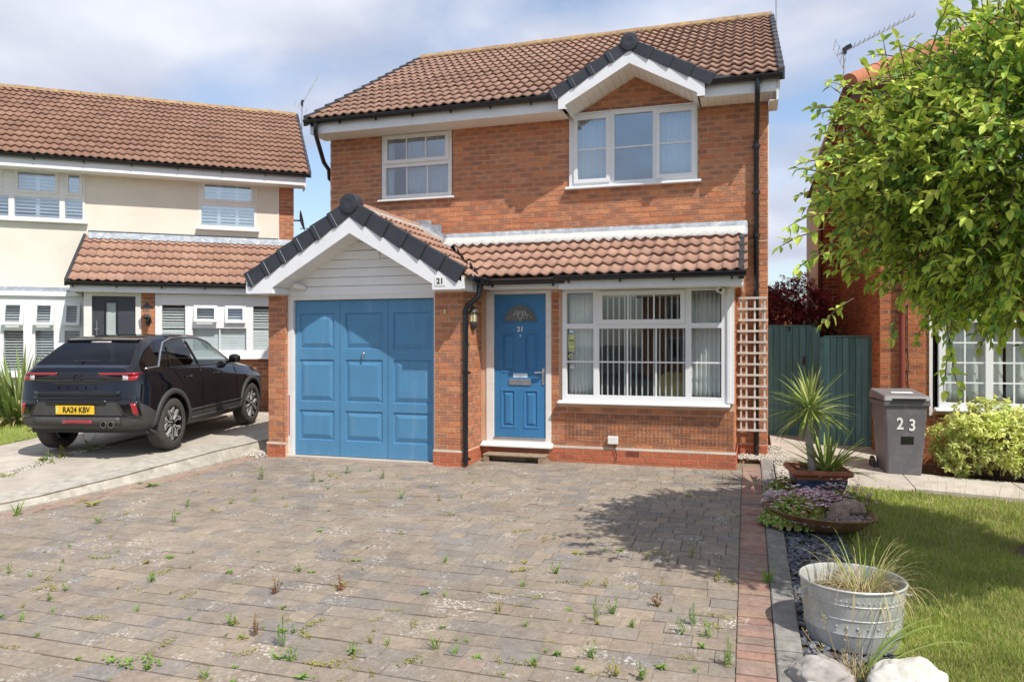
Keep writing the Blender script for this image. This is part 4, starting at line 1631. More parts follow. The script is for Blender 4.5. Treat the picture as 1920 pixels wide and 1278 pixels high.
# dark verge at the right end of the lean-to
for k in range(5):
    t0, t1 = k / 5, (k + 1) / 5
    m = MB()
    va, vb_ = LV0 + (LV1 - LV0 - 0.12) * t0, LV0 + (LV1 - LV0 - 0.12) * t1
    za, zb = LZ0 + lslope * (va - LV0), LZ0 + lslope * (vb_ - LV0)
    m.prism([(va, za - 0.10), (va, za + 0.052), (vb_, zb + 0.036), (vb_, zb - 0.10)], 'x', 3.795, 3.862 - 0.003 * (k % 2))
    m.build('verge_unit', 'verge_grey', house, merge=True, bevel=0.006)

# fascias, soffits and gutters of the porch and bay
m = MB()
m.box(UC + 1.60, 1.62, 0.205, 0.225, 2.295, 2.40); m.box(UC + 1.60, 1.62, 0.22, VB, 2.288, 2.298)
m.build('fascia', 'upvc_fascia', house, merge=True)
m = MB(); m.box(1.62, 3.845, 0.150, 0.172, 2.262, 2.408); m.box(1.62, 1.645, 0.17, VB, 2.262, 2.40); m.box(3.82, 3.845, 0.172, VM - 0.02, 2.262, 2.44)
m.build('fascia', 'upvc_fascia', house, merge=True, bevel=0.003)
m = MB(); m.box(1.63, 3.84, 0.17, VB + 0.01, 2.266, 2.276); m.build('soffit', 'soffit_white', house)
gutter_run(house, (0.62, 0.13, 2.385), (1.66, 0.13, 2.385), clips=(0.12, 0.9))
gutter_run(house, (1.58, 0.088, 2.412), (3.885, 0.088, 2.418), clips=(0.08, 0.36, 0.64, 0.93))
m = MB(); m.tube([(1.66, 0.13, 2.375), (1.70, 0.12, 2.362)], [0.05, 0.034], 12); m.build('gutter_end', 'gutter_black', house, smooth=True)
gutter_run(house, (UC + 1.66, VG + 0.02, 2.400), (UC + 1.66, 0.10, 2.400), face=(1, 0, 0), clips=(0.5,))
m = MB()
m.tube([(0.652, 0.05, 2.385), (0.66, 0.11, 2.37), (0.72, 0.14, 2.375)], [0.05, 0.055, 0.05], 10)
m.build('gutter_corner', 'gutter_black', house, smooth=True)


def pipe(pts, parent, name='downpipe', r=0.034, collars=(), mat='gutter_black'):
    m = MB(); m.tube(pts, r, 14)
    o = m.build(name, mat, parent, smooth=True, auto=True)
    for c in collars:
        m = MB(); c = Vector(c); m.tube([c - Vector((0, 0, 0.022)), c + Vector((0, 0, 0.022))], r * 1.22, 14)
        m.box(-0.055, 0.055, 0.0, 0.012, -0.012, 0.012, Matrix.Translation(c + Vector((0, r, 0))))
        m.build('pipe_bracket', mat, o)
    return o


# downpipe on the garage flank (its shoe stands on the drive)
pipe([(0.63, -0.06, 2.37), (0.63, -0.06, 2.20), (0.60, -0.08, 2.14), (0.495, -0.11, 2.06), (0.468, -0.12, 2.00), (0.468, -0.12, 0.02)], house,
     collars=[(0.468, -0.12, 1.97), (0.468, -0.12, 1.20), (0.468, -0.12, 0.10)])
# tall downpipe at the right corner
pipe([(4.02, 1.07, 4.98), (4.02, 1.07, 4.80), (4.02, 1.10, 4.74), (4.015, 1.42, 4.42), (4.01, VM - 0.065, 4.30), (4.01, VM - 0.065, 0.03)], house,
     collars=[(4.01, VM - 0.065, 4.22), (4.01, VM - 0.065, 3.60), (4.01, VM - 0.065, 3.02), (4.01, VM - 0.065, 1.6)])
# swan neck at the left corner
pipe([(-2.46, 1.07, 4.98), (-2.46, 1.07, 4.80), (-2.47, 1.12, 4.74), (-2.53, 1.42, 4.44), (-2.585, 1.66, 4.38), (-2.60, 1.70, 4.25), (-2.55, 2.0, 4.1), (-2.55, 2.05, 3.9), (-2.55, 2.05, 0)], house, collars=[])

# ---- front door
df = MB()
df.holed(0.505, 1.415, 0.25, 2.282, [(0.615, 1.340, 0.285, 2.235)], VB - 0.012, VB + 0.06)
dfr = df.build('door_frame', 'door_frame_white', house, merge=True, bevel=0.004)
m = MB(); m.prism([(VB - 0.115, 0.19), (VB - 0.115, 0.212), (VB - 0.02, 0.252), (VB + 0.05, 0.252), (VB + 0.05, 0.19)], 'x', 0.455, 1.445); m.build('sill', 'door_frame_white', dfr, merge=True, bevel=0.004)
m = MB(); m.box(0.615, 1.340, VB - 0.02, VB + 0.02, 0.285, 0.315); m.build('threshold_strip', 'aluminium', dfr)
fd = MB()
dp = [(0.735, 0.895, 1.205, 1.70), (1.055, 1.215, 1.205, 1.70), (0.735, 0.895, 0.46, 0.93), (1.055, 1.215, 0.46, 0.93)]
DY = VB + 0.005
fd.holed(0.622, 1.333, 0.318, 2.230, dp, DY, DY + 0.04)
fdoor = fd.build('front_door', 'door_blue', house, merge=True, label='bright blue panelled front door with half-moon window')
for h in dp:
    m = MB(); panel_raised(m, h[0], h[1], h[2], h[3], DY, 0.006, 0.034, 0.010, 0.006); m.build('door_panel', 'door_blue', fdoor)
    m = MB(); e_ = 0.028
    m.holed(h[0] - e_, h[1] + e_, h[2] - e_, h[3] + e_, [(h[0], h[1], h[2], h[3])], DY - 0.006, DY + 0.002, back=False)
    m.build('panel_moulding', 'door_blue', fdoor, merge=True, bevel=0.004)
# half-moon light
m = MB()
cx, cz, rr = 0.985, 1.862, 0.228
pts = [(cx + rr * math.cos(a), cz + rr * math.sin(a)) for a in lin(0, math.pi, 22)]
m.prism(pts, 'y', DY - 0.004, DY - 0.0015)
m.build('fanlight', 'gloss_black', fdoor)
m = MB()
path = [(cx + (rr + .004) * math.cos(a), DY - 0.004, cz + (rr + .004) * math.sin(a)) for a in lin(0, math.pi, 22)]
m.tube(path + [path[0]], 0.009, 6); m.build('fanlight_trim', 'door_blue', fdoor, smooth=True)
m = MB()
for sx in (-1, 1):
    for (a0, a1, hgt) in ((0.02, 0.17, 0.09), (-0.10, 0.06, 0.13), (0.03, 0.10, 0.16)):
        pp = [(cx + sx * (a0 + (a1 - a0) * t), DY - 0.0055, cz + 0.035 + hgt * math.sin(math.pi * (0.15 + 0.85 * t)) * (0.75)) for t in lin(0, 1, 8)]
        m.tube(pp, 0.0035, 5)
m.tube([(cx + 0.035 * math.cos(a), DY - 0.0055, cz + 0.10 + 0.05 * math.sin(a)) for a in lin(0, 2 * math.pi, 14)], 0.004, 5)
m.tube([(cx + 0.02 * math.cos(a), DY - 0.0055, cz + 0.03 + 0.016 * math.sin(a)) for a in lin(0, 2 * math.pi, 10)], 0.0035, 5)
m.build('lead_motif', 'aluminium', fdoor)
text('door_number', '21', 'white_paint', fdoor, (cx, DY - 0.003, 1.762), (R(90), 0, 0), 0.095, bold=0.002)
m = MB(); m.lathe([(0, 0), (0.012, 0), (0.012, 0.006), (0, 0.008)], 12, Matrix.Translation((cx, DY, 1.675)) @ Matrix.Rotation(R(90), 4, 'X')); m.build('spyhole', 'chrome', fdoor)
m = MB(); m.holed(cx - 0.155, cx + 0.155, 1.015, 1.093, [(cx - 0.125, cx + 0.125, 1.034, 1.074)], DY - 0.012, DY); lb = m.build('letterbox', 'chrome', fdoor, merge=True, bevel=0.003)
m = MB(); m.box(cx - 0.124, cx + 0.124, DY - 0.008, DY - 0.001, 1.035, 1.073); m.build('flap', 'chrome', lb)
m = MB(); m.box(cx - 0.10, cx + 0.10, DY - 0.003, DY, 1.115, 1.172); m.build('notice', 'sticker_blue', fdoor)
m = MB()
m.box(1.288, 1.322, DY - 0.010, DY, 1.02, 1.245)
m.tube([(1.305, DY - 0.01, 1.19), (1.305, DY - 0.045, 1.19), (1.29, DY - 0.05, 1.19), (1.20, DY - 0.05, 1.186)], [0.011, 0.011, 0.014, 0.016], 10)
m.build('handle', 'chrome', fdoor)
m = MB(); m.box(1.372, 1.385, VB - 0.026, VB - 0.012, 1.48, 1.56); m.build('bell_push', 'switch_white', dfr)

# ---- bay window
YB = VB - 0.045
bay_cells = [(1.635, 1.985, 1.830, 2.235, False, 0, 0), (1.635, 1.990, 0.905, 1.765, False, 0, 1),
             (2.072, 3.135, 1.840, 2.232, True, 2, 0), (2.063, 3.156, 0.905, 1.765, False, 2, 1),
             (3.230, 3.590, 1.830, 2.235, False, 0, 0), (3.230, 3.590, 0.905, 1.765, False, 0, 1)]
bay = window(house, 1.575, 3.645, 0.83, 2.262, YB, bay_cells, sill_out=0.075, sill_z=0.04)
bay['label'] = 'wide white bay window beside the front door'
m = MB(); m.box(3.645, 3.742, YB - 0.01, VB + 0.1, 0.832, 2.265); m.box(3.66, 3.70, YB - 0.024, YB - 0.009, 0.84, 2.26)
m.build('corner_post', 'upvc_white', bay, merge=True, bevel=0.003)
room(house, 1.50, 3.70, 0.6, 2.28, VB + 0.12, VB + 2.6, 'room_wall')
m = MB(); m.box(1.5, 3.7, VB + 0.05, VB + 0.34, 0.79, 0.828); m.build('window_board', 'upvc_white', house)
# stickers on the left-hand pane
m = MB(); m.box(1.655, 1.735, YB + 0.022, YB + 0.026, 1.470, 1.685); st = m.build('window_sticker', 'sticker_green', bay)
m = MB()
for (a, b, c, d) in ((0.008, 0.022, 0.185, 0.198), (0.010, 0.066, 0.148, 0.158), (0.006, 0.074, 0.128, 0.139), (0.012, 0.070, 0.100, 0.104), (0.012, 0.060, 0.088, 0.092), (0.010, 0.028, 0.018, 0.036), (0.036, 0.070, 0.022, 0.027), (0.036, 0.066, 0.034, 0.038)):
    m.box(1.655 + a, 1.655 + b, YB + 0.0205, YB + 0.0218, 1.470 + c, 1.470 + d)
m.build('print', 'sticker_dark', st)
m = MB(); m.box(1.668, 1.722, YB + 0.022, YB + 0.026, 1.715, 1.745); m.build('window_sticker', 'sticker_blue', bay)
m = MB(); m.lathe([(0, 0), (0.028, 0), (0.028, 0.004), (0, 0.004)], 20, Matrix.Translation((1.682, YB + 0.026, 1.405)) @ Matrix.Rotation(R(90), 4, 'X')); s2 = m.build('window_sticker', 'sticker_green', bay)
m = MB(); m.lathe([(0, 0), (0.013, 0), (0.013, 0.0012), (0, 0.0012)], 14, Matrix.Translation((1.683, YB + 0.0218, 1.402)) @ Matrix.Rotation(R(90), 4, 'X')); m.build('print', 'sticker_dark', s2)
m = MB(); m.box(1.678, 1.722, YB + 0.022, YB + 0.026, 1.250, 1.290); s3 = m.build('window_sticker', 'paper_white', bay)
m = MB(); m.box(1.685, 1.714, YB + 0.0205, YB + 0.0218, 1.272, 1.278); m.build('print', 'black_ink', s3)

# ---- upper windows
room(house, 1.40, 3.30, 3.7, 4.88, VM + 0.12, VM + 2.2, 'room_wall')
room(house, -1.65, -0.34, 3.72, 4.88, VM + 0.12, VM + 2.0, 'room_wall')
bigw = window(house, 1.434, 3.241, 3.835, 4.868, VM - 0.035,
              [(1.520, 2.015, 3.885, 4.820, True, 0, 1), (2.092, 2.632, 3.880, 4.822, False, 0, 1), (2.690, 3.200, 3.885, 4.820, True, 0, 1)], glass='glass_coated', sill_out=0.06)
bigw['label'] = 'large white three-light window under the small gable'
m = MB(); m.box(1.434, 3.25, VM - 0.048, VM - 0.01, 4.868, 4.886); m.build('head_trim', 'upvc_white', bigw)
smw = window(house, -1.585, -0.405, 3.825, 4.842, VM - 0.010,
             [(-1.525, -0.465, 4.385, 4.790, True, 2, 0), (-1.515, -0.465, 3.880, 4.310, False, 2, 0)], glass='glass_coated', frame='door_frame_white', sill_out=0.06)
smw['label'] = 'smaller white two-light window above the garage roof'

# ---- main eaves
EV = 1.135
for (a, b) in ((UL - 0.10, 1.43), (3.29, UR + 0.115)):
    m = MB(); m.box(a, b, EV, EV + 0.022, 4.815, 4.985); m.build('fascia', 'upvc_fascia', house, merge=True, bevel=0.003)
    x = a
    while x < b - 0.02:
        x1 = min(x + 0.10, b)
        m = MB(); m.box(x + 0.0015, x1 - 0.0015, EV + 0.02, VM + 0.005, 4.822, 4.832); m.build('soffit_board', 'soffit_white', house)
        x += 0.10
# boxed verge ends and white soffit strip up the right-hand verge
m = MB(); m.prism([(EV, 4.70), (EV, 4.98), (VM + 0.45, 5.25), (VM + 0.45, 4.93), (VM + 0.05, 4.70)], 'x', UR + 0.10, UR + 0.125); m.build('barge_board', 'upvc_fascia', house)
m = MB(); m.box(UR + 0.01, UR + 0.10, EV + 0.02, VM + 0.05, 4.70, 4.712); m.build('soffit', 'soffit_white', house)
m = MB(); m.prism([(EV + 0.01, 4.99), (5.39, 7.47), (5.39, 7.30), (EV + 0.3, 4.92)], 'x', UR + 0.127, UR + 0.15); m.build('barge_board', 'upvc_fascia', house)
m = MB(); m.prism([(EV + 0.01, 4.99), (5.39, 7.47), (5.39, 7.30), (EV + 0.3, 4.92)], 'x', UL - 0.13, UL - 0.105); m.build('barge_board', 'upvc_fascia', house)
m = MB(); m.box(UR + 0.004, UR + 0.020, VM + 0.02, VM + 0.05, 3.0, 4.70); m.build('verge_strip', 'upvc_fascia', house)
gutter_run(house, (UL - 0.155, EV - 0.06, 5.005), (1.40, EV - 0.06, 5.005), clips=(0.03, 0.15, 0.30, 0.45, 0.60, 0.75, 0.90))
gutter_run(house, (3.285, EV - 0.06, 5.005), (UR + 0.17, EV - 0.06, 5.005), clips=(0.08, 0.75))
# main roof
MZ0, MV0, MZ1, MV1 = 5.045, 1.10, 7.52, 5.39
ms = (MZ1 - MZ0) / (MV1 - MV0); ml = math.hypot(MZ1 - MZ0, MV1 - MV0)
GU, GA, GS = 2.386, 5.63, 0.545


def under_gablet(c):
    return c.z < GA - 0.06 - GS * abs(c.x - GU) and c.y < 2.4


til.slope((UL - 0.12, MV0, MZ0 - 0.012), (1, 0, 0), (0, 1, ms), 6.92, ml, 'tile_main', keep=lambda c: not under_gablet(c), clip=[((0, MV1, 0), (0, 1, 0)), ((UR + 0.175, 0, 0), (1, 0, 0))])
m = MB()
A = [(UL - 0.10, MV0 + 0.03, MZ0 - 0.03), (1.30, MV0 + 0.03, MZ0 - 0.03), (1.30, 2.2, MZ0 - 0.03 + ms * (2.17 - MV0)), (UL - 0.10, 2.2, MZ0 - 0.03 + ms * (2.17 - MV0))]
m.face(A)
m.face([(3.48, MV0 + 0.03, MZ0 - 0.03), (UR + 0.15, MV0 + 0.03, MZ0 - 0.03), (UR + 0.15, 2.2, MZ0 - 0.03 + ms * (2.17 - MV0)), (3.48, 2.2, MZ0 - 0.03 + ms * (2.17 - MV0))])
m.face([(UL - 0.10, 2.2, MZ0 - 0.03 + ms * (2.17 - MV0)), (UR + 0.15, 2.2, MZ0 - 0.03 + ms * (2.17 - MV0)), (UR + 0.15, MV1, MZ1 - 0.02), (UL - 0.10, MV1, MZ1 - 0.02)])
m.face([(UL - 0.10, MV1, MZ1 - 0.02), (UR + 0.15, MV1, MZ1 - 0.02), (UR + 0.15, 9.7, 5.0), (UL - 0.10, 9.7, 5.0)])
m.build('roof_deck', 'tile_main', house)
# ridge
u = UL - 0.13; k = 0
while u < UR + 0.15:
    u1 = min(u + 0.455, UR + 0.17)
    m = MB()
    zt = MZ1 + 0.035 + 0.005 * (k % 2)
    prof = [(MV1 - 0.15, zt - 0.075), (MV1 - 0.055, zt + 0.028), (MV1, zt + 0.045), (MV1 + 0.055, zt + 0.028), (MV1 + 0.15, zt - 0.075), (MV1 + 0.13, zt - 0.085), (MV1, zt + 0.02), (MV1 - 0.13, zt - 0.085)]
    m.prism(prof, 'x', u + 0.003, u1 - 0.003)
    m.build('ridge_tile', 'ridge_lichen', house, merge=True, bevel=0.006)
    u += 0.46; k += 1
m = MB(); m.box(UL - 0.12, UR + 0.16, MV1 - 0.16, MV1 - 0.13, MZ1 - 0.085, MZ1 - 0.03); m.build('ridge_mortar', 'ridge_lichen', house)
# dark verge units down both gable edges
for ue, o_ in ((UR + 0.155, 1), (UL - 0.165, -1)):
    for k in range(14):
        t0, t1 = k / 14.0, (k + 1.03) / 14.0
        va, vb_ = MV0 + (MV1 - MV0) * t0, MV0 + (MV1 - MV0) * t1
        za, zb = MZ0 + ms * (va - MV0), MZ0 + ms * (vb_ - MV0)
        m = MB(); m.prism([(va - 0.01, za - 0.11), (va - 0.01, za + 0.062), (vb_, zb + 0.040), (vb_, zb - 0.10)], 'x', ue - 0.03, ue + 0.045)
        m.build('verge_unit', 'verge_grey', house, merge=True, bevel=0.008)
# gablet over the big window
VGB = 1.0
for s_ in (-1, 1):
    ue = GU + s_ * 0.97
    t = lambda u: GA - GS * abs(u - GU)
    ub = GU + s_ * 0.885
    poly = [(GU, GA - 0.12), (ue, t(ue) - 0.12), (ue, 4.80), (ub, 4.80), (ub, t(ub) - 0.30), (GU, GA - 0.30)]
    m = MB(); m.prism(poly if s_ < 0 else poly[::-1], 'y', VGB, VGB + 0.022); m.build('barge_board', 'upvc_fascia', house, merge=True)
    m = MB(); m.prism([(VGB + 0.022, 4.80), (VM, 4.80), (VM, t(ub) - 0.29), (VGB + 0.022, t(ub) - 0.29)], 'x', min(ub, ub - s_ * 0.012), max(ub, ub - s_ * 0.012)); m.build('box_end', 'upvc_fascia', house)
    m = MB(); m.prism([(VGB, 4.80), (EV + 0.02, 4.80), (EV + 0.02, 5.0), (VGB, 5.0)], 'x', min(ue, ue + s_ * 0.012), max(ue, ue + s_ * 0.012)); m.build('box_end', 'upvc_fascia', house)
    nb = 10
    for k in range(nb):
        a = GU + s_ * 0.885 * k / nb; b = GU + s_ * 0.885 * (k + 0.96) / nb
        za, zb = t(a) - 0.298, t(b) - 0.298
        m = MB(); m.prism([(a, za), (b, zb), (b, zb + 0.012), (a, za + 0.012)] if s_ > 0 else [(b, zb), (a, za), (a, za + 0.012), (b, zb + 0.012)], 'y', VGB + 0.022, VM); m.build('soffit_board', 'soffit_white', house)
verge(house, GU, GA, GS, 1.05, VGB, 4, face=0.155, cap_r=0.125)
for s_ in (-1, 1):
    # flat dark saddle where the gablet dies into the eaves
    a = GU + s_ * 1.08; b = GU + s_ * 1.36
    m = MB(); z1 = GA - GS * 1.08 + 0.0
    m.v.extend([(a, VGB - 0.01, z1 + 0.012), (a, VGB - 0.01, 5.0), (b, VGB + 0.06, 5.035), (a, EV + 0.35, z1 + 0.20), (b, EV + 0.15, 5.08)])
    m.f.extend([(0, 1, 2), (0, 2, 4, 3)]); m.build('saddle', 'verge_grey', house)
gl = math.hypot(1, GS)
til.slope((GU - 1.06, 2.35, GA - 0.10 - GS * 1.06), (0, -1, 0), (1, 0, GS), 2.35 - VGB - 0.05, 1.06 * gl, 'tile_main', clip=[((0, VGB + 0.06, 0), (0, -1, 0)), ((GU + 0.01, 0, 0), (1, 0, 0)), ((0, MV0 - 0.05, MZ0 - 0.1), (0, ms, -1))])
til.slope((GU + 1.06, VGB + 0.05, GA - 0.07 - GS * 1.06), (0, 1, 0), (-1, 0, GS), 2.35 - VGB - 0.05, 1.06 * gl, 'tile_main', clip=[((GU - 0.01, 0, 0), (-1, 0, 0)), ((0, MV0 - 0.05, MZ0 - 0.1), (0, ms, -1))])
m = MB(); m.lathe([(0.115, 0), (0.12, 1.1), (0.10, 1.1), (0.10, 0)], 20, Matrix.Translation((GU, VGB + 0.1, GA - 0.03)) @ Matrix.Rotation(R(-90), 4, 'X'), closed=True); m.build('ridge_tile', 'tile_main', house)

# house number plate on the barge board
m = MB(); m.box(0.185, 0.330, VG - 0.006, VG - 0.001, 2.288, 2.405); npl = m.build('number_plate', 'white_paint', house, merge=True, bevel=0.002)
text('lettering', '21', 'black_ink', npl, (0.258, VG - 0.0075, 2.347), (R(90), 0, 0), 0.095, bold=0.0025)
mas.finish()
til.finish()


# ------------------------------------------------------------------ THE CREAM HOUSE ON THE LEFT
NF = Matrix.Translation(Q0) @ Matrix.Rotation(PH, 4, 'Z')
cream = thing('cream_house', 'cream rendered house with brown tiled roof and white shuttered windows left of the blue garage', 'house', Q0, PH)
nm = Masonry(cream, NF); ntl = Tiling(cream, NF)
GZ = 0.20
WW = (-6.55, -4.04, 3.985, 5.04); W2 = (-1.93, -0.77, 3.985, 5.03)
m = MB(); m.holed(-10.0, -0.312, GZ - 0.4, 5.1, [WW, W2], 0.0, 0.12); m.build('wall', 'render_cream', cream, merge=True)
m = MB(); m.box(-0.312, 0.0, 0.012, 0.3, GZ - 0.4, 5.1); m.box(-0.1, 0.0, 0.3, 7.4, GZ - .4, 5.1); m.box(-10, 0, 7.3, 7.4, GZ - .4, 5.1); m.box(-10, -9.9, 0.1, 7.3, GZ - .4, 5.1)
m.prism([(0.0, 5.08), (7.4, 5.08), (3.65, 7.45)], 'x', -0.1, 0.0)
m.build('wall', 'mortar', cream)
nm.add(courses(-0.312, 0.0, 3.0, 5.0), (0, 0.012), *XF)
m = MB(); m.box(-0.335, -0.312, -0.012, 0.02, 3.80, 5.0); m.build('render_stop', 'door_frame_white', cream)


def louvres(win, x0, x1, z0, z1, y, stile=0.035, pitch=0.068, mat='shutter_white', ang=38, panels=1):
    wd = (x1 - x0) / panels
    for p in range(panels):
        a, b = x0 + wd * p, x0 + wd * (p + 1)
        m = MB(); m.holed(a, b, z0, z1, [(a + stile, b - stile, z0 + 0.04, z1 - 0.04)], y, y + 0.02); m.build('shutter_frame', mat, win, merge=True)
        z = z0 + 0.06
        first = None
        while z < z1 - 0.05:
            if first is None:
                m = MB(); m.box(a + stile, b - stile, -0.031, 0.031, -0.004, 0.004, Matrix.Translation(((0), y + 0.012, 0)) @ Matrix.Rotation(R(ang), 4, 'X'))
                first = m.build('slat', mat, win, loc=(0, 0, z))
            else:
                c = first.copy(); COL.objects.link(c); c.parent = win; c.location = (0, 0, z)
            z += pitch


wcells = [(-4.37, -4.10, 4.53, 4.955, True, 0, 0), (-5.235, -4.525, 4.53, 4.955, True, 0, 0), (-6.35, -5.47, 4.53, 4.955, True, 0, 0),
          (-4.395, -4.085, 4.045, 4.44, False, 0, 0), (-5.26, -4.49, 4.045, 4.44, False, 0, 0), (-6.38, -5.36, 4.045, 4.44, False, 0, 0)]
w_ = window(cream, WW[0], WW[1], 4.0, 5.03, -0.02, wcells, glass='glass_coated', frame='door_frame_white', sill_out=0.08, sill_z=0.05)
w_['label'] = 'wide white shuttered window at the upper left'
for (a, b, p) in ((-4.42, -4.06, 1), (-5.29, -4.46, 2), (-6.4, -5.33, 2)):
    louvres(w_, a, b, 4.03, 4.46, 0.045, panels=p); louvres(w_, a, b, 4.50, 4.98, 0.045, panels=p)
w_ = window(cream, W2[0], W2[1], 4.0, 5.03, -0.005, [(-1.85, -0.85, 4.565, 4.955, True, 0, 0), (-1.875, -0.825, 4.055, 4.475, False, 0, 0)], glass='glass_coated', frame='door_frame_white', sill_out=0.10, sill_z=0.05)
w_['label'] = 'square white shuttered window near the brick corner'
louvres(w_, -1.90, -0.80, 4.04, 4.49, 0.055, panels=3); louvres(w_, -1.90, -0.80, 4.53, 4.98, 0.055, panels=3)
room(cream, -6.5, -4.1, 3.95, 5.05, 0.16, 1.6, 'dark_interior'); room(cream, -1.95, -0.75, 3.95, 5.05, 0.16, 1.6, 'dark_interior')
# eaves
m = MB(); m.box(-10, 0.20, -0.42, -0.40, 4.945, 5.14); m.build('fascia', 'upvc_fascia', cream)
m = MB(); m.box(-10, 0.20, -0.40, 0.01, 4.950, 4.962); m.build('soffit', 'soffit_white', cream)
m = MB(); m.prism([(-0.42, 4.90), (-0.42, 5.15), (0.3, 5.55), (0.3, 5.05), (0.05, 4.90)], 'x', 0.20, 0.222); m.build('barge_board', 'upvc_fascia', cream)
gutter_run(cream, (-10, -0.47, 5.165), (0.30, -0.47, 5.165), clips=tuple(0.42 + 0.082 * k for k in range(7)))
NZ0, NW0, NZ1, NW1 = 5.20, -0.44, 7.62, 3.65
nsl = (NZ1 - NZ0) / (NW1 - NW0)
ntl.slope((-9.90, NW0, NZ0 - 0.01), (1, 0, 0), (0, 1, nsl), 10.16, math.hypot(NZ1 - NZ0, NW1 - NW0), 'tile_left', clip=[((0, NW1, 0), (0, 1, 0)), ((0.30, 0, 0), (1, 0, 0))])
m = MB()
m.face([(-10, NW0 + 0.03, NZ0 - 0.03), (0.27, NW0 + 0.03, NZ0 - 0.03), (0.27, NW1, NZ1 - 0.03), (-10, NW1, NZ1 - 0.03)])
m.face([(-10, NW1, NZ1 - 0.03), (0.27, NW1, NZ1 - 0.03), (0.27, 7.8, 5.1), (-10, 7.8, 5.1)])
m.build('roof_deck', 'tile_left', cream)
u = 0.28; k = 0
while u > -8.0:
    zt = NZ1 + 0.025 + 0.004 * (k % 2)
    m = MB(); m.prism([(NW1 - 0.14, zt - 0.075), (NW1 - 0.05, zt + 0.025), (NW1, zt + 0.04), (NW1 + 0.05, zt + 0.025), (NW1 + 0.14, zt - 0.075), (NW1, zt - 0.01)], 'x', u - 0.452, u - 0.003)
    m.build('ridge_tile', 'ridge_lichen', cream, merge=True, bevel=0.005); u -= 0.458; k += 1
for k in range(13):
    t0, t1 = k / 13.0, (k + 1.02) / 13.0
    va, vb_ = NW0 + (NW1 - NW0) * t0, NW0 + (NW1 - NW0) * t1
    za, zb = NZ0 + nsl * (va - NW0), NZ0 + nsl * (vb_ - NW0)
    m = MB(); m.prism([(va - 0.01, za - 0.09), (va - 0.01, za + 0.055), (vb_, zb + 0.036), (vb_, zb - 0.09)], 'x', 0.285, 0.335)
    m.build('verge_unit', 'verge_grey', cream, merge=True)
# lean-to over the porch
CW = -1.5
LS = 1.04 / 1.75
ntl.slope((-4.02, -1.74, 2.685), (1, 0, 0), (0, 1, LS), 4.25, math.hypot(1.06, 1.74), 'tile_low', clip=[((0, -0.02, 0), (0, 1, 0))])
m = MB(); m.face([(-4.0, -1.72, 2.66), (0.2, -1.72, 2.66), (0.2, 0, 3.70), (-4.0, 0, 3.70)]); m.build('roof_deck', 'tile_low', cream)
fl = MB(); n_ = 80
for i in range(n_ + 1):
    u = -3.97 + 4.2 * i / n_; wv = 0.014 * math.sin(2 * math.pi * (u + 4.02) / 0.15)
    fl.v.extend([(u, -0.012, 3.815), (u, -0.03, 3.77), (u, -0.10, 3.700 + wv * .5), (u, -0.19, 3.635 + wv + 0.025)])
for i in range(n_):
    for q in range(3):
        a_ = i * 4 + q; fl.f.append((a_, a_ + 1, a_ + 5, a_ + 4))
fl.build('flashing', 'lead', cream, smooth=True)
m = MB(); m.box(-3.98, -0.33, -0.022, 0.0, 3.815, 3.83); m.build('render_bead', 'anthracite', cream)
m = MB(); m.prism([(-1.74, 2.60), (-1.74, 2.73), (0, 3.765), (0, 3.64)], 'x', -4.07, -4.02); m.build('verge_unit', 'verge_grey', cream)
m = MB(); m.box(-3.99, 0.1, -1.70, -1.68, 2.505, 2.66); m.box(-3.99, -3.97, -1.68, 0.0, 2.505, 2.66); m.build('fascia', 'upvc_fascia', cream)
m = MB(); m.box(-3.99, 0.1, -1.69, CW + 0.05, 2.508, 2.520); m.build('soffit', 'soffit_white', cream)
gutter_run(cream, (-4.06, -1.745, 2.665), (0.1, -1.745, 2.665), clips=(0.03, 0.2, 0.38, 0.56, 0.74))
# porch front wall
m = MB(); m.holed(-2.85, 0.0, GZ - 0.3, 2.52, [(-2.61, -0.38, 1.27, 2.52)], CW, CW + 0.1); m.build('wall', 'mortar', cream, merge=True)
nm.add(courses(-2.85, 0.0, GZ, 2.5, [(-2.61, -0.38, 1.27, 2.6)]), (0, CW), *XF)
m = MB(); m.holed(-3.80, -2.85, GZ, 2.52, [(-3.67, -2.945, GZ, 2.44)], CW - 0.012, CW + 0.12); m.build('door_frame', 'door_frame_white', cream, merge=True)
m = MB(); m.holed(-3.665, -2.95, GZ + 0.04, 2.43, [(-3.44, -3.28, 0.65, 2.32)], CW + 0.045, CW + 0.09); nd = m.build('front_door', 'anthracite', cream, merge=True, label='dark grey front door with a narrow frosted pane')
m = MB(); m.box(-3.44, -3.28, CW + 0.06, CW + 0.07, 0.65, 2.32); m.build('pane', 'frosted', nd)
m = MB(); m.holed(-3.475, -3.245, 0.61, 2.36, [(-3.44, -3.28, 0.65, 2.32)], CW + 0.038, CW + 0.046); m.build('pane_trim', 'gutter_black', nd, merge=True)
m = MB(); m.tube([(-3.585, CW + 0.0, 1.30), (-3.585, CW + 0.0, 1.98)], 0.013, 8); m.tube([(-3.585, CW + 0.045, 1.40), (-3.585, CW, 1.40)], 0.008, 6); m.tube([(-3.585, CW + 0.045, 1.88), (-3.585, CW, 1.88)], 0.008, 6); m.tube([(-3.62, CW + 0.02, 1.82), (-3.56, CW + 0.02, 1.82)], 0.008, 6)
m.build('handle', 'steel', nd)
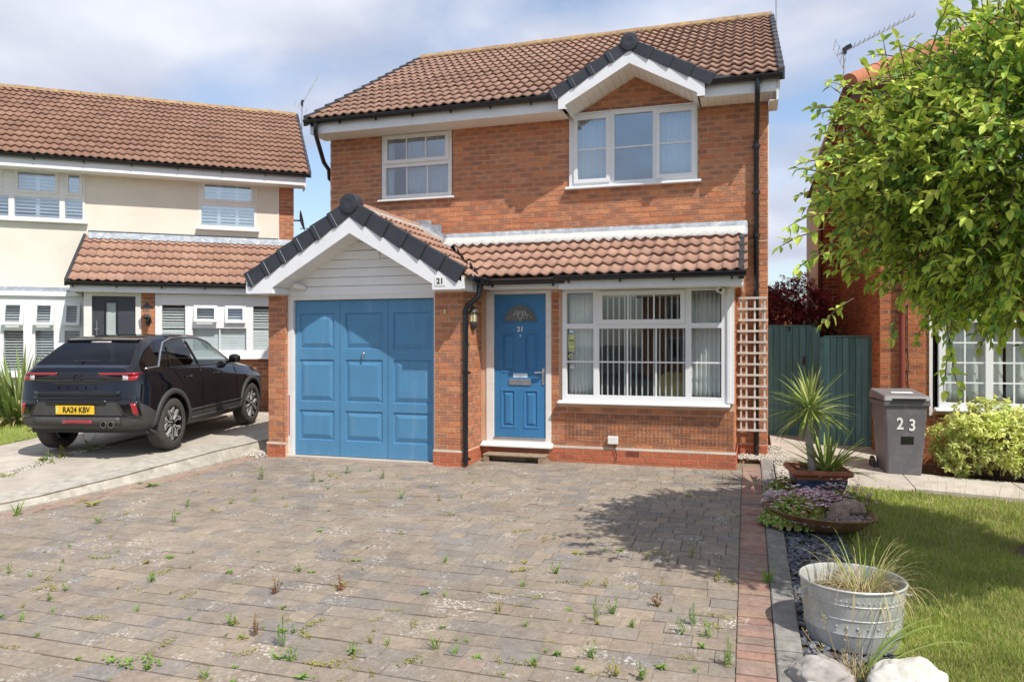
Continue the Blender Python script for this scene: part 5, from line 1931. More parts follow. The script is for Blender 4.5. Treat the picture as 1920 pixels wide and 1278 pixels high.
fw = window(cream, -2.61, -0.38, 1.30, 2.50, CW - 0.03,
            [(-2.49, -2.09, 1.42, 2.29, False, 0, 0), (-1.92, -1.535, 1.965, 2.27, True, 0, 0, R(18)), (-1.365, -1.02, 1.965, 2.27, True, 0, 0, R(8)), (-1.955, -0.99, 1.42, 1.85, False, 1, 0), (-0.86, -0.44, 1.42, 2.29, False, 0, 0)], glass='glass', sill_out=0.09, sill_z=0.05)
fw['label'] = 'long white front window with its top lights pushed open'
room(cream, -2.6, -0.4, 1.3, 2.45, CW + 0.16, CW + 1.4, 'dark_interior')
louvres(fw, -2.52, -2.06, 1.90, 2.32, CW + 0.05, pitch=0.052); louvres(fw, -2.52, -2.06, 1.38, 1.89, CW + 0.05, pitch=0.05, ang=82)
louvres(fw, -1.98, -0.97, 1.38, 1.87, CW + 0.05, pitch=0.052, ang=84, panels=2); louvres(fw, -1.98, -0.97, 1.92, 2.32, CW + 0.05, pitch=0.052, panels=2, ang=30)
louvres(fw, -0.90, -0.40, 1.90, 2.32, CW + 0.05, pitch=0.052); louvres(fw, -0.90, -0.40, 1.38, 1.89, CW + 0.05, pitch=0.05, ang=82)
# flat-roofed bay at the far left
BWn = -1.0
m = MB(); m.box(-7.2, -4.06, -1.06, 0.0, 2.52, 2.56); m.box(-7.2, -4.08, -0.5, 0.0, 2.56, 2.64); m.build('bay_roof', 'lead', cream)
m = MB(); m.box(-7.2, -3.90, BWn - 0.08, BWn - 0.05, 2.44, 2.525); m.box(-7.2, -3.90, BWn - 0.05, 0.0, 2.44, 2.45); m.build('fascia', 'upvc_fascia', cream)
m = MB(); m.holed(-7.2, -3.86, GZ - 0.3, 0.98, [], BWn, BWn + 0.1); m.box(-3.96, -3.86, BWn + 0.1, 0, GZ - 0.3, 2.44); m.build('wall', 'render_cream', cream)
bc = []
for (a, b) in ((-4.20, -3.95), (-4.68, -4.38), (-5.18, -4.87), (-5.72, -5.40), (-6.3, -5.95)):
    bc.append((a, b, 1.90, 2.30, True, 0, 0, R(14 if a > -5.3 else 0))); bc.append((a - 0.0, b, 1.06, 1.80, False, 0, 0))
bwn = window(cream, -6.5, -3.86, 0.98, 2.44, BWn - 0.03, bc, glass='glass', sill_out=0.08)
bwn['label'] = 'white shuttered bay window behind the sword-leaved plant'
for c in bc: louvres(bwn, c[0] - 0.01, c[1] + 0.01, c[2] - 0.02, c[3] + 0.02, BWn + 0.05, stile=0.015, pitch=0.050, ang=25)
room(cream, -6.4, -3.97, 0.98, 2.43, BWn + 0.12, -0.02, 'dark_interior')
nm.finish(160)
ntl.finish(300)

# satellite dish on the corner of the cream house
sd = thing('satellite_dish', 'grey satellite dish on the brick corner of the cream house', 'satellite dish', NF @ Vector((0.05, 0.02, 4.25)), PH)
m = MB(); m.lathe([(0, -0.02), (0.10, -0.012), (0.20, 0.012), (0.25, 0.03), (0.25, 0.036), (0.10, -0.006), (0, -0.012)], 24, Matrix.Translation((0.10, -0.03, 0)) @ Matrix.Rotation(R(78), 4, 'Y') @ Matrix.Diagonal((0.9, 0.72, 1, 1)))
m.build('dish', 'anthracite', sd, smooth=True)
m = MB(); m.tube([(0.08, -0.04, -0.18), (0.30, -0.12, -0.17), (0.40, -0.13, -0.15)], 0.010, 6); m.build('arm', 'anthracite', sd)
m = MB(); m.tube([(0.36, -0.13, -0.13), (0.47, -0.14, -0.15), (0.43, -0.14, -0.27)], 0.022, 8); m.build('receiver', 'aluminium', sd)
m = MB(); m.tube([(-0.05, 0.0, 0), (0.10, -0.02, 0)], 0.02, 8); m.build('wall_bracket', 'anthracite', sd)


def aerial(label, base, height, az, tilt, boom, n, elem, refl=0.22, flip=False):
    t = thing('television_aerial', label, 'aerial', base, az, 'rooftop television aerials')
    m = MB(); m.tube([(0, 0, -0.4), (0, 0, height)], 0.016, 8); m.build('pole', 'aluminium', t)
    M = Matrix.Translation((0, 0, height - 0.04)) @ Matrix.Rotation(-tilt, 4, 'Y')
    m = MB(); m.bar(M @ Vector((-0.12, 0, 0)), M @ Vector((boom, 0, 0)), 0.022, 0.022); m.build('boom', 'aluminium', t)
    for k in range(n):
        x = 0.16 + (boom - 0.18) * k / (n - 1)
        m = MB(); m.tube([M @ Vector((x, -elem, 0.012)), M @ Vector((x, elem, 0.012))], 0.005, 5); m.build('element', 'aluminium', t)
    m = MB()
    for k in range(4):
        z = -0.16 + 0.107 * k
        m.tube([M @ Vector((-0.06 - 0.10 * abs(z), -refl, z)), M @ Vector((-0.06 - 0.10 * abs(z), refl, z))], 0.004, 5)
    for s_ in (-1, 1): m.tube([M @ Vector((-0.076, s_ * refl * .8, -0.16)), M @ Vector((-0.076, s_ * refl * .8, 0.16))], 0.004, 5)
    m.build('reflector', 'aluminium', t)
    m = MB(); m.box(-0.03, 0.03, -0.03, 0.03, -0.04, 0.05, Matrix.Translation((0, 0, height - 0.04))); m.build('clamp', 'gutter_black', t)
    m = MB(); m.box(0.03, 0.12, -0.025, 0.025, 0.0, 0.06, M); m.build('dipole_box', 'gutter_black', t)
    return t


aerial('slim aerial pointing steeply upward at the gable end of the cream house', NF @ Vector((0.38, 2.9, 7.0)), 0.72, R(20), R(62), 0.95, 13, 0.10)
aerial('tall aerial at the right gable of the brick house, cut by the top edge', HF @ Vector((4.37, 4.6, 6.6)), 2.02, R(170), R(4), 1.0, 12, 0.12)

# ------------------------------------------------------------------ THE HOUSE ON THE RIGHT
RF = Matrix.Translation(R0) @ Matrix.Rotation(-TH, 4, 'Z')
rh = thing('hip_roofed_house', 'orange brick house with hipped roof half hidden behind the leafy tree', 'house', R0, -TH)
rm = Masonry(rh, RF); rt = Tiling(rh, RF)
RW = (0.62, 3.4, 0.68, 1.92)
m = MB(); m.holed(0, 9.0, -0.4, 4.9, [RW, (1.2, 3.0, 3.6, 4.7)], 0, 0.1); m.build('wall', 'mortar', rh, merge=True)
m = MB(); m.box(0, 0.1, 0.1, 4.9, -0.4, 4.9); m.box(-0.32, 0.1, 4.9, 5.1, -0.4, 4.9); m.box(-0.32, -0.22, 5.1, 9, -0.4, 4.9); m.box(0, 9, 8.9, 9, -0.4, 4.9); m.box(8.9, 9, 0.1, 8.9, -0.4, 4.9); m.build('wall', 'mortar', rh)
rm.add(courses(0, 3.8, -0.2, 4.85, [RW, (1.2, 3.0, 3.6, 4.7)]), (0, 0), *XF, 'brick_orange')
rm.add(courses(-4.9, 0.0, -0.2, 4.85), (0, 0), (0, -1), (-1, 0), 'brick_orange')
rm.add(courses(-0.32, 0.0, 0.4, 4.85), (0, 4.9), *XF, 'brick_orange')
rwn = window(rh, RW[0] + 0.10, RW[1], 0.71, 1.92, -0.01, [(0.80, 1.27, 0.78, 1.85, False, 1, 3), (1.36, 1.85, 0.78, 1.85, False, 1, 3), (1.96, 2.45, 0.78, 1.85, False, 1, 3), (2.54, 3.1, 0.78, 1.85, False, 1, 3)], sill_out=0.09)
m = MB(); m.box(0.60, 0.64, -0.03, 0.06, 0.60, 1.95); m.build('frame_trim', 'door_frame_white', rwn)
room(rh, 0.7, 3.4, 0.6, 1.95, 0.14, 2.4, 'room_wall')
window(rh, 1.2, 3.0, 3.62, 4.7, -0.01, [(1.3, 2.05, 3.72, 4.6, False, 0, 0), (2.15, 2.9, 3.72, 4.6, False, 0, 0)], glass='glass_coated')
pipe([(0.265, -0.06, 4.9), (0.265, -0.06, -0.1)], rh, collars=[(0.265, -0.06, 2.0), (0.265, -0.06, 0.9)], mat='pipe_brown')
m = MB(); m.tube([(0.335, -0.018, 2.1), (0.335, -0.018, 1.5), (0.35, -0.02, 1.3), (0.338, -0.018, 1.1), (0.36, -0.02, 0.9), (0.34, -0.02, 0.6)], 0.006, 6); m.build('cable', 'cable_black', rh)
m = MB(); m.box(-0.42, 9.3, -0.42, -0.40, 4.84, 4.98); m.box(-0.42, -0.40, -0.40, 4.0, 4.84, 4.98); m.build('fascia', 'gutter_brown', rh)
m = MB(); m.box(-0.40, 9.3, -0.40, 0.0, 4.85, 4.86); m.box(-0.40, 0.0, 0.0, 4.0, 4.85, 4.86); m.build('soffit', 'terracotta', rh)
mb = MB(); mb.tube([(-0.47, -0.47, 4.98), (-0.47, 4.1, 4.98)], 0.055, 10); mb.tube([(-0.47, -0.47, 4.98), (9.3, -0.47, 4.98)], 0.055, 10); mb.build('gutter', 'gutter_brown', rh, smooth=True)
pipe([(-0.40, 3.9, 4.95), (-0.38, 4.4, 4.7), (-0.36, 4.7, 4.4), (-0.36, 4.75, 2.0)], rh, mat='gutter_brown', r=0.045)
sh = 0.62
rt.slope((-0.42, -0.44, 5.03), (1, 0, 0), (0, 1, sh), 4.8, 5.2, 'tile_main', clip=[((-0.42, -0.44, 0), (-0.7071, 0.7071, 0))])
m = MB()
m.face([(-0.42, -0.42, 5.0), (9.3, -0.42, 5.0), (5.2, 3.7, 5.0 + 4.1 * sh), (3.7, 3.7, 5.0 + 4.1 * sh)])
m.face([(-0.42, -0.42, 5.0), (3.7, 3.7, 5.0 + 4.1 * sh), (-0.42, 7.8, 5.0)])
m.face([(9.3, -0.42, 5.0), (9.3, 7.8, 5.0), (5.2, 3.7, 5.0 + 4.1 * sh)])
m.face([(-0.42, 7.8, 5.0), (3.7, 3.7, 5.0 + 4.1 * sh), (5.2, 3.7, 5.0 + 4.1 * sh), (9.3, 7.8, 5.0)])
m.build('roof_deck', 'tile_main', rh)
for k in range(11):
    t0, t1 = k * 0.36, k * 0.36 + 0.38
    a = Vector((-0.44 + t0, -0.46 + t0, 5.05 + sh * t0)); b = Vector((-0.44 + t1, -0.46 + t1, 5.05 + sh * t1))
    m = MB(); m.tube([a, b], [0.125, 0.115], 14); m.build('hip_tile', 'tile_terracotta', rh, smooth=True, auto=True)
rm.finish(200); rt.finish(90)
aerial('long aerial beside the hip of the right-hand house', RF @ Vector((-0.35, 0.9, 5.05)), 0.95, R(-18), R(24), 1.05, 13, 0.11)

# ------------------------------------------------------------------ green gates between the houses
def boarded(name, label, cat, A, B, z0, z1, nbd, post=None, group=None):
    A = Vector((A[0], A[1], 0)); B = Vector((B[0], B[1], 0))
    ang = math.atan2(B.y - A.y, B.x - A.x); L_ = (B - A).length
    t = thing(name, label, cat, (A.x, A.y, z0), ang, group)
    w_ = L_ / nbd
    for k in range(nbd):
        j = rnd.uniform(-0.003, 0.003)
        m = MB(); m.box(k * w_ + 0.003, (k + 1) * w_ - 0.003, -0.012 + j, 0.010 + j, 0.0 + rnd.uniform(0, 0.02), z1 - z0 + rnd.uniform(-0.006, 0.004))
        m.build('board', 'gate_teal', t, merge=True, bevel=0.004)
    m = MB()
    for zz in (0.25, (z1 - z0) / 2, z1 - z0 - 0.25): m.box(0, L_, 0.012, 0.05, zz - 0.05, zz + 0.05)
    m.build('rail', 'gate_teal', t, kind='stuff')
    return t, L_


gt, gl_ = boarded('garden_gate', 'taller teal boarded gate beside the brick house corner', 'gate', (4.00, 11.82), (4.72, 11.82), 0.10, 1.835, 7)
m = MB(); m.box(0.0, gl_, -0.025, 0.015, 1.735, 1.755); m.build('capping', 'gate_teal', gt)
m = MB(); m.box(gl_ - 0.10, gl_ - 0.02, -0.045, -0.013, -0.05, 1.75); m.build('edge_strip', 'gate_teal', gt)
m = MB(); m.box(gl_ - 0.155, gl_ - 0.120, -0.022, -0.012, 1.12, 1.26); m.tube([(gl_ - 0.138, -0.02, 1.17), (gl_ - 0.138, -0.05, 1.17), (gl_ - 0.19, -0.055, 1.17)], 0.007, 6); m.build('handle', 'lamp_plastic', gt)
m = MB(); m.box(0.34, 0.37, -0.022, -0.012, 1.66, 1.73); m.build('latch', 'gutter_black', gt)
gp = thing('gate_post', 'square teal post between the tall gate and the lower fence', 'post', (4.70, 11.75, 0.0), 0.0)
m = MB(); m.box(-0.005, 0.095, -0.05, 0.05, 0, 1.82); m.build('post_shaft', 'gate_teal', gp, merge=True, bevel=0.006)
ft, fl_ = boarded('board_fence', 'lower teal boarded fence panel meeting the orange brick house', 'fence', (4.60, 11.10), (5.41, 11.02), 0.0, 1.665, 9)
m = MB(); m.box(0.0, fl_, -0.03, 0.02, 1.667, 1.685); m.build('capping', 'gate_teal', ft)
m = MB(); m.box(-0.06, 0.0, -0.03, 0.05, 0, 1.66); m.build('fence_post', 'gate_teal', ft)

# far brick house glimpsed over the gate
far = thing('distant_house', 'pale brick gable glimpsed above the red-leaved tree', 'house', (7.4, 23.0, 0), 0.1)
m = MB(); m.prism([(-3, 0), (1.6, 0), (1.6, 2.35), (-0.7, 3.75), (-3, 2.35)], 'y', 0, 6); m.build('wall', 'brick_orange', far)
m = MB(); m.prism([(-0.7, 3.80), (1.9, 2.25), (1.9, 2.36), (-0.7, 3.95), (-3.3, 2.36), (-3.3, 2.25)], 'y', -0.2, 6.2); m.build('roof', 'verge_grey', far)

# ------------------------------------------------------------------ small fittings on number 21
def hl(u, v, z): return HF @ Vector((u, v, z))


lan = thing('wall_lantern', 'half-round dark wall lantern with cream glass beside the black downpipe', 'lantern', hl(0.425, 0.21, 1.74), -TH)
# built facing +x of the house frame (the garage flank)
m = MB()
seg = 14
def halfshell(mb, prof, cx=0.012):
    i0 = len(mb.v)
    for (r_, z_) in prof:
        for k in range(seg + 1):
            a = -math.pi / 2 + math.pi * k / seg
            mb.v.append((cx + r_ * math.cos(a), r_ * math.sin(a), z_))
    n = seg + 1
    for j_ in range(len(prof) - 1):
        for k in range(seg):
            a = i0 + j_ * n + k; mb.f.append((a, a + 1, a + n + 1, a + n))
        mb.f.append((i0 + j_ * n, i0 + (j_ + 1) * n, i0 + (j_ + 1) * n + seg, i0 + j_ * n + seg))
m = MB(); halfshell(m, [(0.001, 0.355), (0.012, 0.35), (0.012, 0.325), (0.05, 0.30), (0.078, 0.265), (0.088, 0.245), (0.07, 0.243), (0.001, 0.243)]); m.build('hood', 'lamp_plastic', lan, smooth=True, auto=True)
m = MB(); halfshell(m, [(0.001, 0.243), (0.060, 0.243), (0.062, 0.12), (0.001, 0.12)]); m.build('glass', 'lamp_glass', lan, smooth=True, auto=True)
m = MB(); halfshell(m, [(0.001, 0.12), (0.085, 0.118), (0.082, 0.10), (0.055, 0.04), (0.02, 0.012), (0.001, 0.0)]); m.build('base', 'lamp_plastic', lan, smooth=True, auto=True)
for a in (-60, -20, 20, 60):
    m = MB(); m.tube([(0.012 + 0.066 * math.cos(R(a)), 0.066 * math.sin(R(a)), 0.118), (0.012 + 0.066 * math.cos(R(a)), 0.066 * math.sin(R(a)), 0.246)], 0.0045, 5); m.build('glass_bar', 'lamp_plastic', lan)
m = MB(); m.box(0.009, 0.014, -0.05, 0.05, 0.02, 0.33); m.build('backplate', 'lamp_plastic', lan)

ln2 = thing('coach_lantern', 'black coach lantern on the brick pier beside the dark grey door', 'lantern', NF @ Vector((-2.73, CW - 0.02, 1.95)), PH)
m = MB(); m.lathe([(0.001, 0.38), (0.02, 0.36), (0.11, 0.27), (0.12, 0.255), (0.001, 0.255)], 6, Matrix.Translation((0, -0.16, 0))); m.build('hood', 'gutter_black', ln2)
m = MB(); m.lathe([(0.001, 0.26), (0.075, 0.255), (0.05, 0.10), (0.001, 0.10)], 6, Matrix.Translation((0, -0.16, 0))); m.build('glass', 'glass', ln2)
m = MB(); m.lathe([(0.001, 0.10), (0.055, 0.10), (0.04, 0.06), (0.012, 0.03), (0.001, 0.02)], 6, Matrix.Translation((0, -0.16, 0))); m.tube([(0, 0, 0.02), (0, -0.09, 0.0), (0, -0.16, 0.04)], 0.012, 6); m.box(-0.035, 0.035, -0.012, 0.0, -0.05, 0.09); m.build('bracket', 'gutter_black', ln2)

cm = thing('security_light', 'small white security light on the white boards over the blue garage door', 'light', hl(-1.93, -0.06, 2.335), -TH)
m = MB(); m.tube([(0, 0, 0.0), (0, -0.05, 0.0)], [0.045, 0.03], 12); m.build('base', 'switch_white', cm, smooth=True)
m = MB(); m.tube([(0.02, -0.05, 0.0), (-0.10, -0.11, 0.03)], [0.032, 0.038], 12); m.build('head', 'switch_white', cm, smooth=True, auto=True)
cm2 = thing('security_camera', 'small white camera at the top right corner of the bay window', 'camera', hl(3.585, 0.50, 2.225), -TH)
m = MB(); m.box(-0.05, 0.05, -0.10, 0.02, -0.035, 0.035, Matrix.Rotation(R(30), 4, 'Y')); m.build('body', 'switch_white', cm2, merge=True, bevel=0.006)
m = MB(); m.tube([(0.03, 0.0, 0.02), (0.07, 0.05, 0.045)], 0.012, 8); m.build('bracket', 'switch_white', cm2)
m = MB(); m.lathe([(0, 0), (0.02, 0), (0.02, 0.004), (0, 0.004)], 14, Matrix.Translation((0, -0.101, 0)) @ Matrix.Rotation(R(90), 4, 'X')); m.build('lens', 'gloss_black', cm2)
sw = MB(); sw.box(-0.013, 0.013, -0.02, 0, -0.03, 0.03); o = sw.build('bell_push', 'sticker_green', None, merge=True, bevel=0.003); o.location = hl(0.185, PF - 0.012, 1.985); o.rotation_euler = (0, 0, -TH); tag(o, 'tiny pale push button on the right garage pier', 'bell push')
jb = thing('junction_box', 'small white outdoor socket box low on the bay wall with a hanging lead', 'socket', hl(2.245, VB - 0.012, 0.33), -TH)
m = MB(); m.box(-0.066, 0.066, -0.055, 0, -0.05, 0.05); m.build('casing', 'switch_white', jb, merge=True, bevel=0.006)
m = MB(); m.tube([(0.02, -0.03, -0.05), (0.03, -0.035, -0.12), (0.045, -0.03, -0.20), (0.04, -0.045, -0.29)], 0.005, 6); m.build('lead_cable', 'cable_black', jb)
m = MB(); m.lathe([(0, 0), (0.03, 0), (0.03, 0.02), (0, 0.03)], 12, Matrix.Rotation(R(90), 4, 'X')); o = m.build('round_sensor', 'lamp_plastic', None); o.location = hl(0.436, 0.02, 1.56); o.rotation_euler = (0, 0, R(90) - TH); tag(o, 'small round fitting on the garage flank below the lantern', 'fitting')

# trellis leaning on the wall by the tall downpipe
trl = thing('trellis', 'weathered grey wooden trellis leaning on the wall right of the bay window', 'trellis', hl(3.78, 1.42, 0.0), -TH)
tv = 1.44
for k in range(13):
    z = 0.42 + k * 0.1465
    m = MB(); m.box(-0.012, 0.365, -0.022, -0.006, z - 0.014 + 0.0, z + 0.014, Matrix.Rotation(rnd.uniform(-0.006, 0.01), 4, 'Y')); m.build('slat', 'trellis_wood', trl)
for x in (0.035, 0.105, 0.21, 0.335):
    m = MB(); m.box(x - 0.012, x + 0.012, -0.006, 0.010, 0.40, 2.19); m.build('upright', 'trellis_wood', trl)
m = MB(); m.bar((0.30, 0.015, 2.10), (0.335, 0.03, 1.25), 0.02, 0.02); m.bar((0.33, 0.03, 2.12), (0.28, 0.025, 1.3), 0.012, 0.012); m.build('broken_slat', 'trellis_wood', trl, kind='stuff')

wm = thing('wire_mesh', 'rusty wire mesh panel fixed to the brickwork under the bay window', 'mesh panel', hl(1.62, VB - 0.016, 0.315), -TH)
m = MB()
for k in range(43): m.box(0.05 * k - 0.0014, 0.05 * k + 0.0014, -0.0014, 0.0014, 0.0 - 0.0006 * k, 0.34)
m.build('upright_wires', 'mesh_wire', wm, kind='stuff')
m = MB()
for k in range(8):
    m.bar((0.0, -0.003, 0.048 * k), (2.10, -0.003, 0.048 * k - 0.02 * (1 - k / 8)), 0.0028, 0.0028)
m.build('cross_wires', 'mesh_wire', wm, kind='stuff')

# wooden step at the front door
stp = thing('doorstep', 'low weathered timber step on the paving under the front door', 'step', hl(0.96, 0.42, 0.0), -TH)
for k in range(3):
    m = MB(); m.box(-0.40, 0.44, -0.155 + k * 0.092, -0.155 + k * 0.092 + 0.086, 0.098, 0.118); m.build('plank', 'wood_step', stp, merge=True, bevel=0.003)
for x in (-0.39, 0.36):
    m = MB(); m.box(x, x + 0.07, -0.150, 0.11, 0.015, 0.097); m.build('leg', 'wood_step', stp, merge=True, bevel=0.003)
m = MB(); m.box(-0.32, 0.36, -0.02, 0.0, 0.03, 0.09); m.build('brace', 'wood_step', stp)

# blinds, curtains and a chair seen through the panes
bl = thing('vertical_blind', 'row of narrow cream vertical blind strips behind the middle bay panes', 'blind', hl(2.03, VB + 0.085, 0.0), -TH)
for k in range(15):
    x = 0.05 + k * 0.0745
    m = MB(); m.box(-0.008, 0.008, -0.035, 0.035, 0.90, 2.18, Matrix.Translation((x, 0, 0)) @ Matrix.Rotation(R(11), 4, 'Z')); m.build('blind_strip', 'blind', bl)
m = MB(); m.box(0, 1.12, -0.02, 0.02, 2.18, 2.21); m.build('head_rail', 'blind', bl)
curtain('cream gathered curtain behind the left bay pane', HF, 1.64, 2.00, 0.86, 2.22, VB + 0.085, waves=7, amp=0.022)
curtain('cream gathered curtain behind the right bay pane', HF, 3.18, 3.58, 0.86, 2.22, VB + 0.085, waves=7, amp=0.022)
curtain('pale curtain drawn in the left light of the large upper window', HF, 1.50, 2.02, 3.9, 4.80, VM + 0.10, waves=9, amp=0.02)
curtain('pale curtain drawn in the right light of the large upper window', HF, 2.66, 3.16, 3.9, 4.80, VM + 0.10, waves=9, amp=0.02)
curtain('pale voile curtain across the smaller upper window', HF, -1.20, -0.42, 3.86, 4.80, VM + 0.10, waves=12, amp=0.018)
curtain('narrow curtain at the left of the smaller upper window', HF, -1.55, -1.42, 3.86, 4.80, VM + 0.10, waves=2, amp=0.018)
curtain('greyish net curtain behind the left half of the right-hand house window', RF, 0.76, 1.53, 0.75, 1.9, 0.22, waves=5, amp=0.03, mat='blind')
curtain('greyish net curtain behind the right half of the right-hand house window', RF, 1.58, 3.3, 0.75, 1.9, 0.24, waves=9, amp=0.03, mat='blind')
ch = thing('armchair', 'rounded mustard chair back seen through the bay window', 'chair', hl(2.98, VB + 0.34, 0.2), -TH)
m = MB(); m.prism([(-0.27, 0.3), (0.27, 0.3), (0.27, 0.78), (0.22, 0.93), (0.10, 1.0), (-0.10, 1.0), (-0.22, 0.93), (-0.27, 0.78)], 'y', -0.06, 0.08); m.build('backrest', 'chair_yellow', ch, merge=True, bevel=0.03)
m = MB(); m.box(-0.28, 0.28, 0.08, 0.55, 0.25, 0.46); m.build('seat', 'chair_yellow', ch, merge=True, bevel=0.04)
for sx in (-0.24, 0.24):
    for sy in (0.0, 0.5):
        m = MB(); m.box(sx - 0.02, sx + 0.02, sy - 0.02, sy + 0.02, 0, 0.26); m.build('leg', 'wood_step', ch)

# ------------------------------------------------------------------ across the road, behind the camera (seen only as reflections)
road = MB(); road.box(-60, 60, -19, -6.5, -0.60, -0.47)
tag(road.build('road', 'asphalt', None, kind='structure'), 'asphalt road behind the photographer', 'road', kind='structure')


def plain_house(label, loc, rz, wd, dp, eave, ridge, gable_front=False, mat='brick_main'):
    t = thing('brick_house', label, 'house', loc, rz, 'houses across the road')
    m = MB()
    if gable_front:
        m.prism([(-wd / 2, 0), (wd / 2, 0), (wd / 2, eave), (0, ridge), (-wd / 2, eave)], 'y', 0, dp)
    else:
        m.prism([(0, 0), (dp, 0), (dp, eave), (dp / 2, ridge), (0, eave)], 'x', -wd / 2, wd / 2)
    m.build('wall', mat, t)
    m = MB()
    if gable_front:
        m.prism([(-wd / 2 - 0.3, eave - 0.15), (0, ridge + 0.05), (wd / 2 + 0.3, eave - 0.15), (wd / 2 + 0.3, eave), (0, ridge + 0.2), (-wd / 2 - 0.3, eave)], 'y', -0.3, dp + 0.3)
    else:
        m.prism([(-0.4, eave - 0.15), (dp / 2, ridge + 0.05), (dp + 0.4, eave - 0.15), (dp + 0.4, eave), (dp / 2, ridge + 0.2), (-0.4, eave)], 'x', -wd / 2 - 0.3, wd / 2 + 0.3)
    m.build('roof', 'rock_brown', t)
    for xx in (-wd / 4, wd / 4):
        for zz in (1.0, 3.2):
            m = MB(); m.holed(xx - 0.8, xx + 0.8, zz, zz + 1.3, [(xx - 0.72, xx - 0.04, zz + 0.08, zz + 1.22), (xx + 0.04, xx + 0.72, zz + 0.08, zz + 1.22)], -0.05, 0.02); wn = m.build('window', 'upvc_white', t)
            m = MB(); m.box(xx - 0.74, xx + 0.74, -0.03, -0.01, zz + 0.05, zz + 1.25); m.build('pane', 'gloss_black', wn)
    return t


plain_house('brick gabled house facing the drive from across the road', (9.0, -23, -0.5), R(180 - 8), 8, 9, 4.9, 7.6, True)
plain_house('long brick house across the road, dark roofed', (22, -22, -0.5), R(180 + 6), 11, 8, 4.9, 7.4)
plain_house('brick house across the road to the west', (-9, -24, -0.5), R(180), 10, 8, 4.9, 7.4)


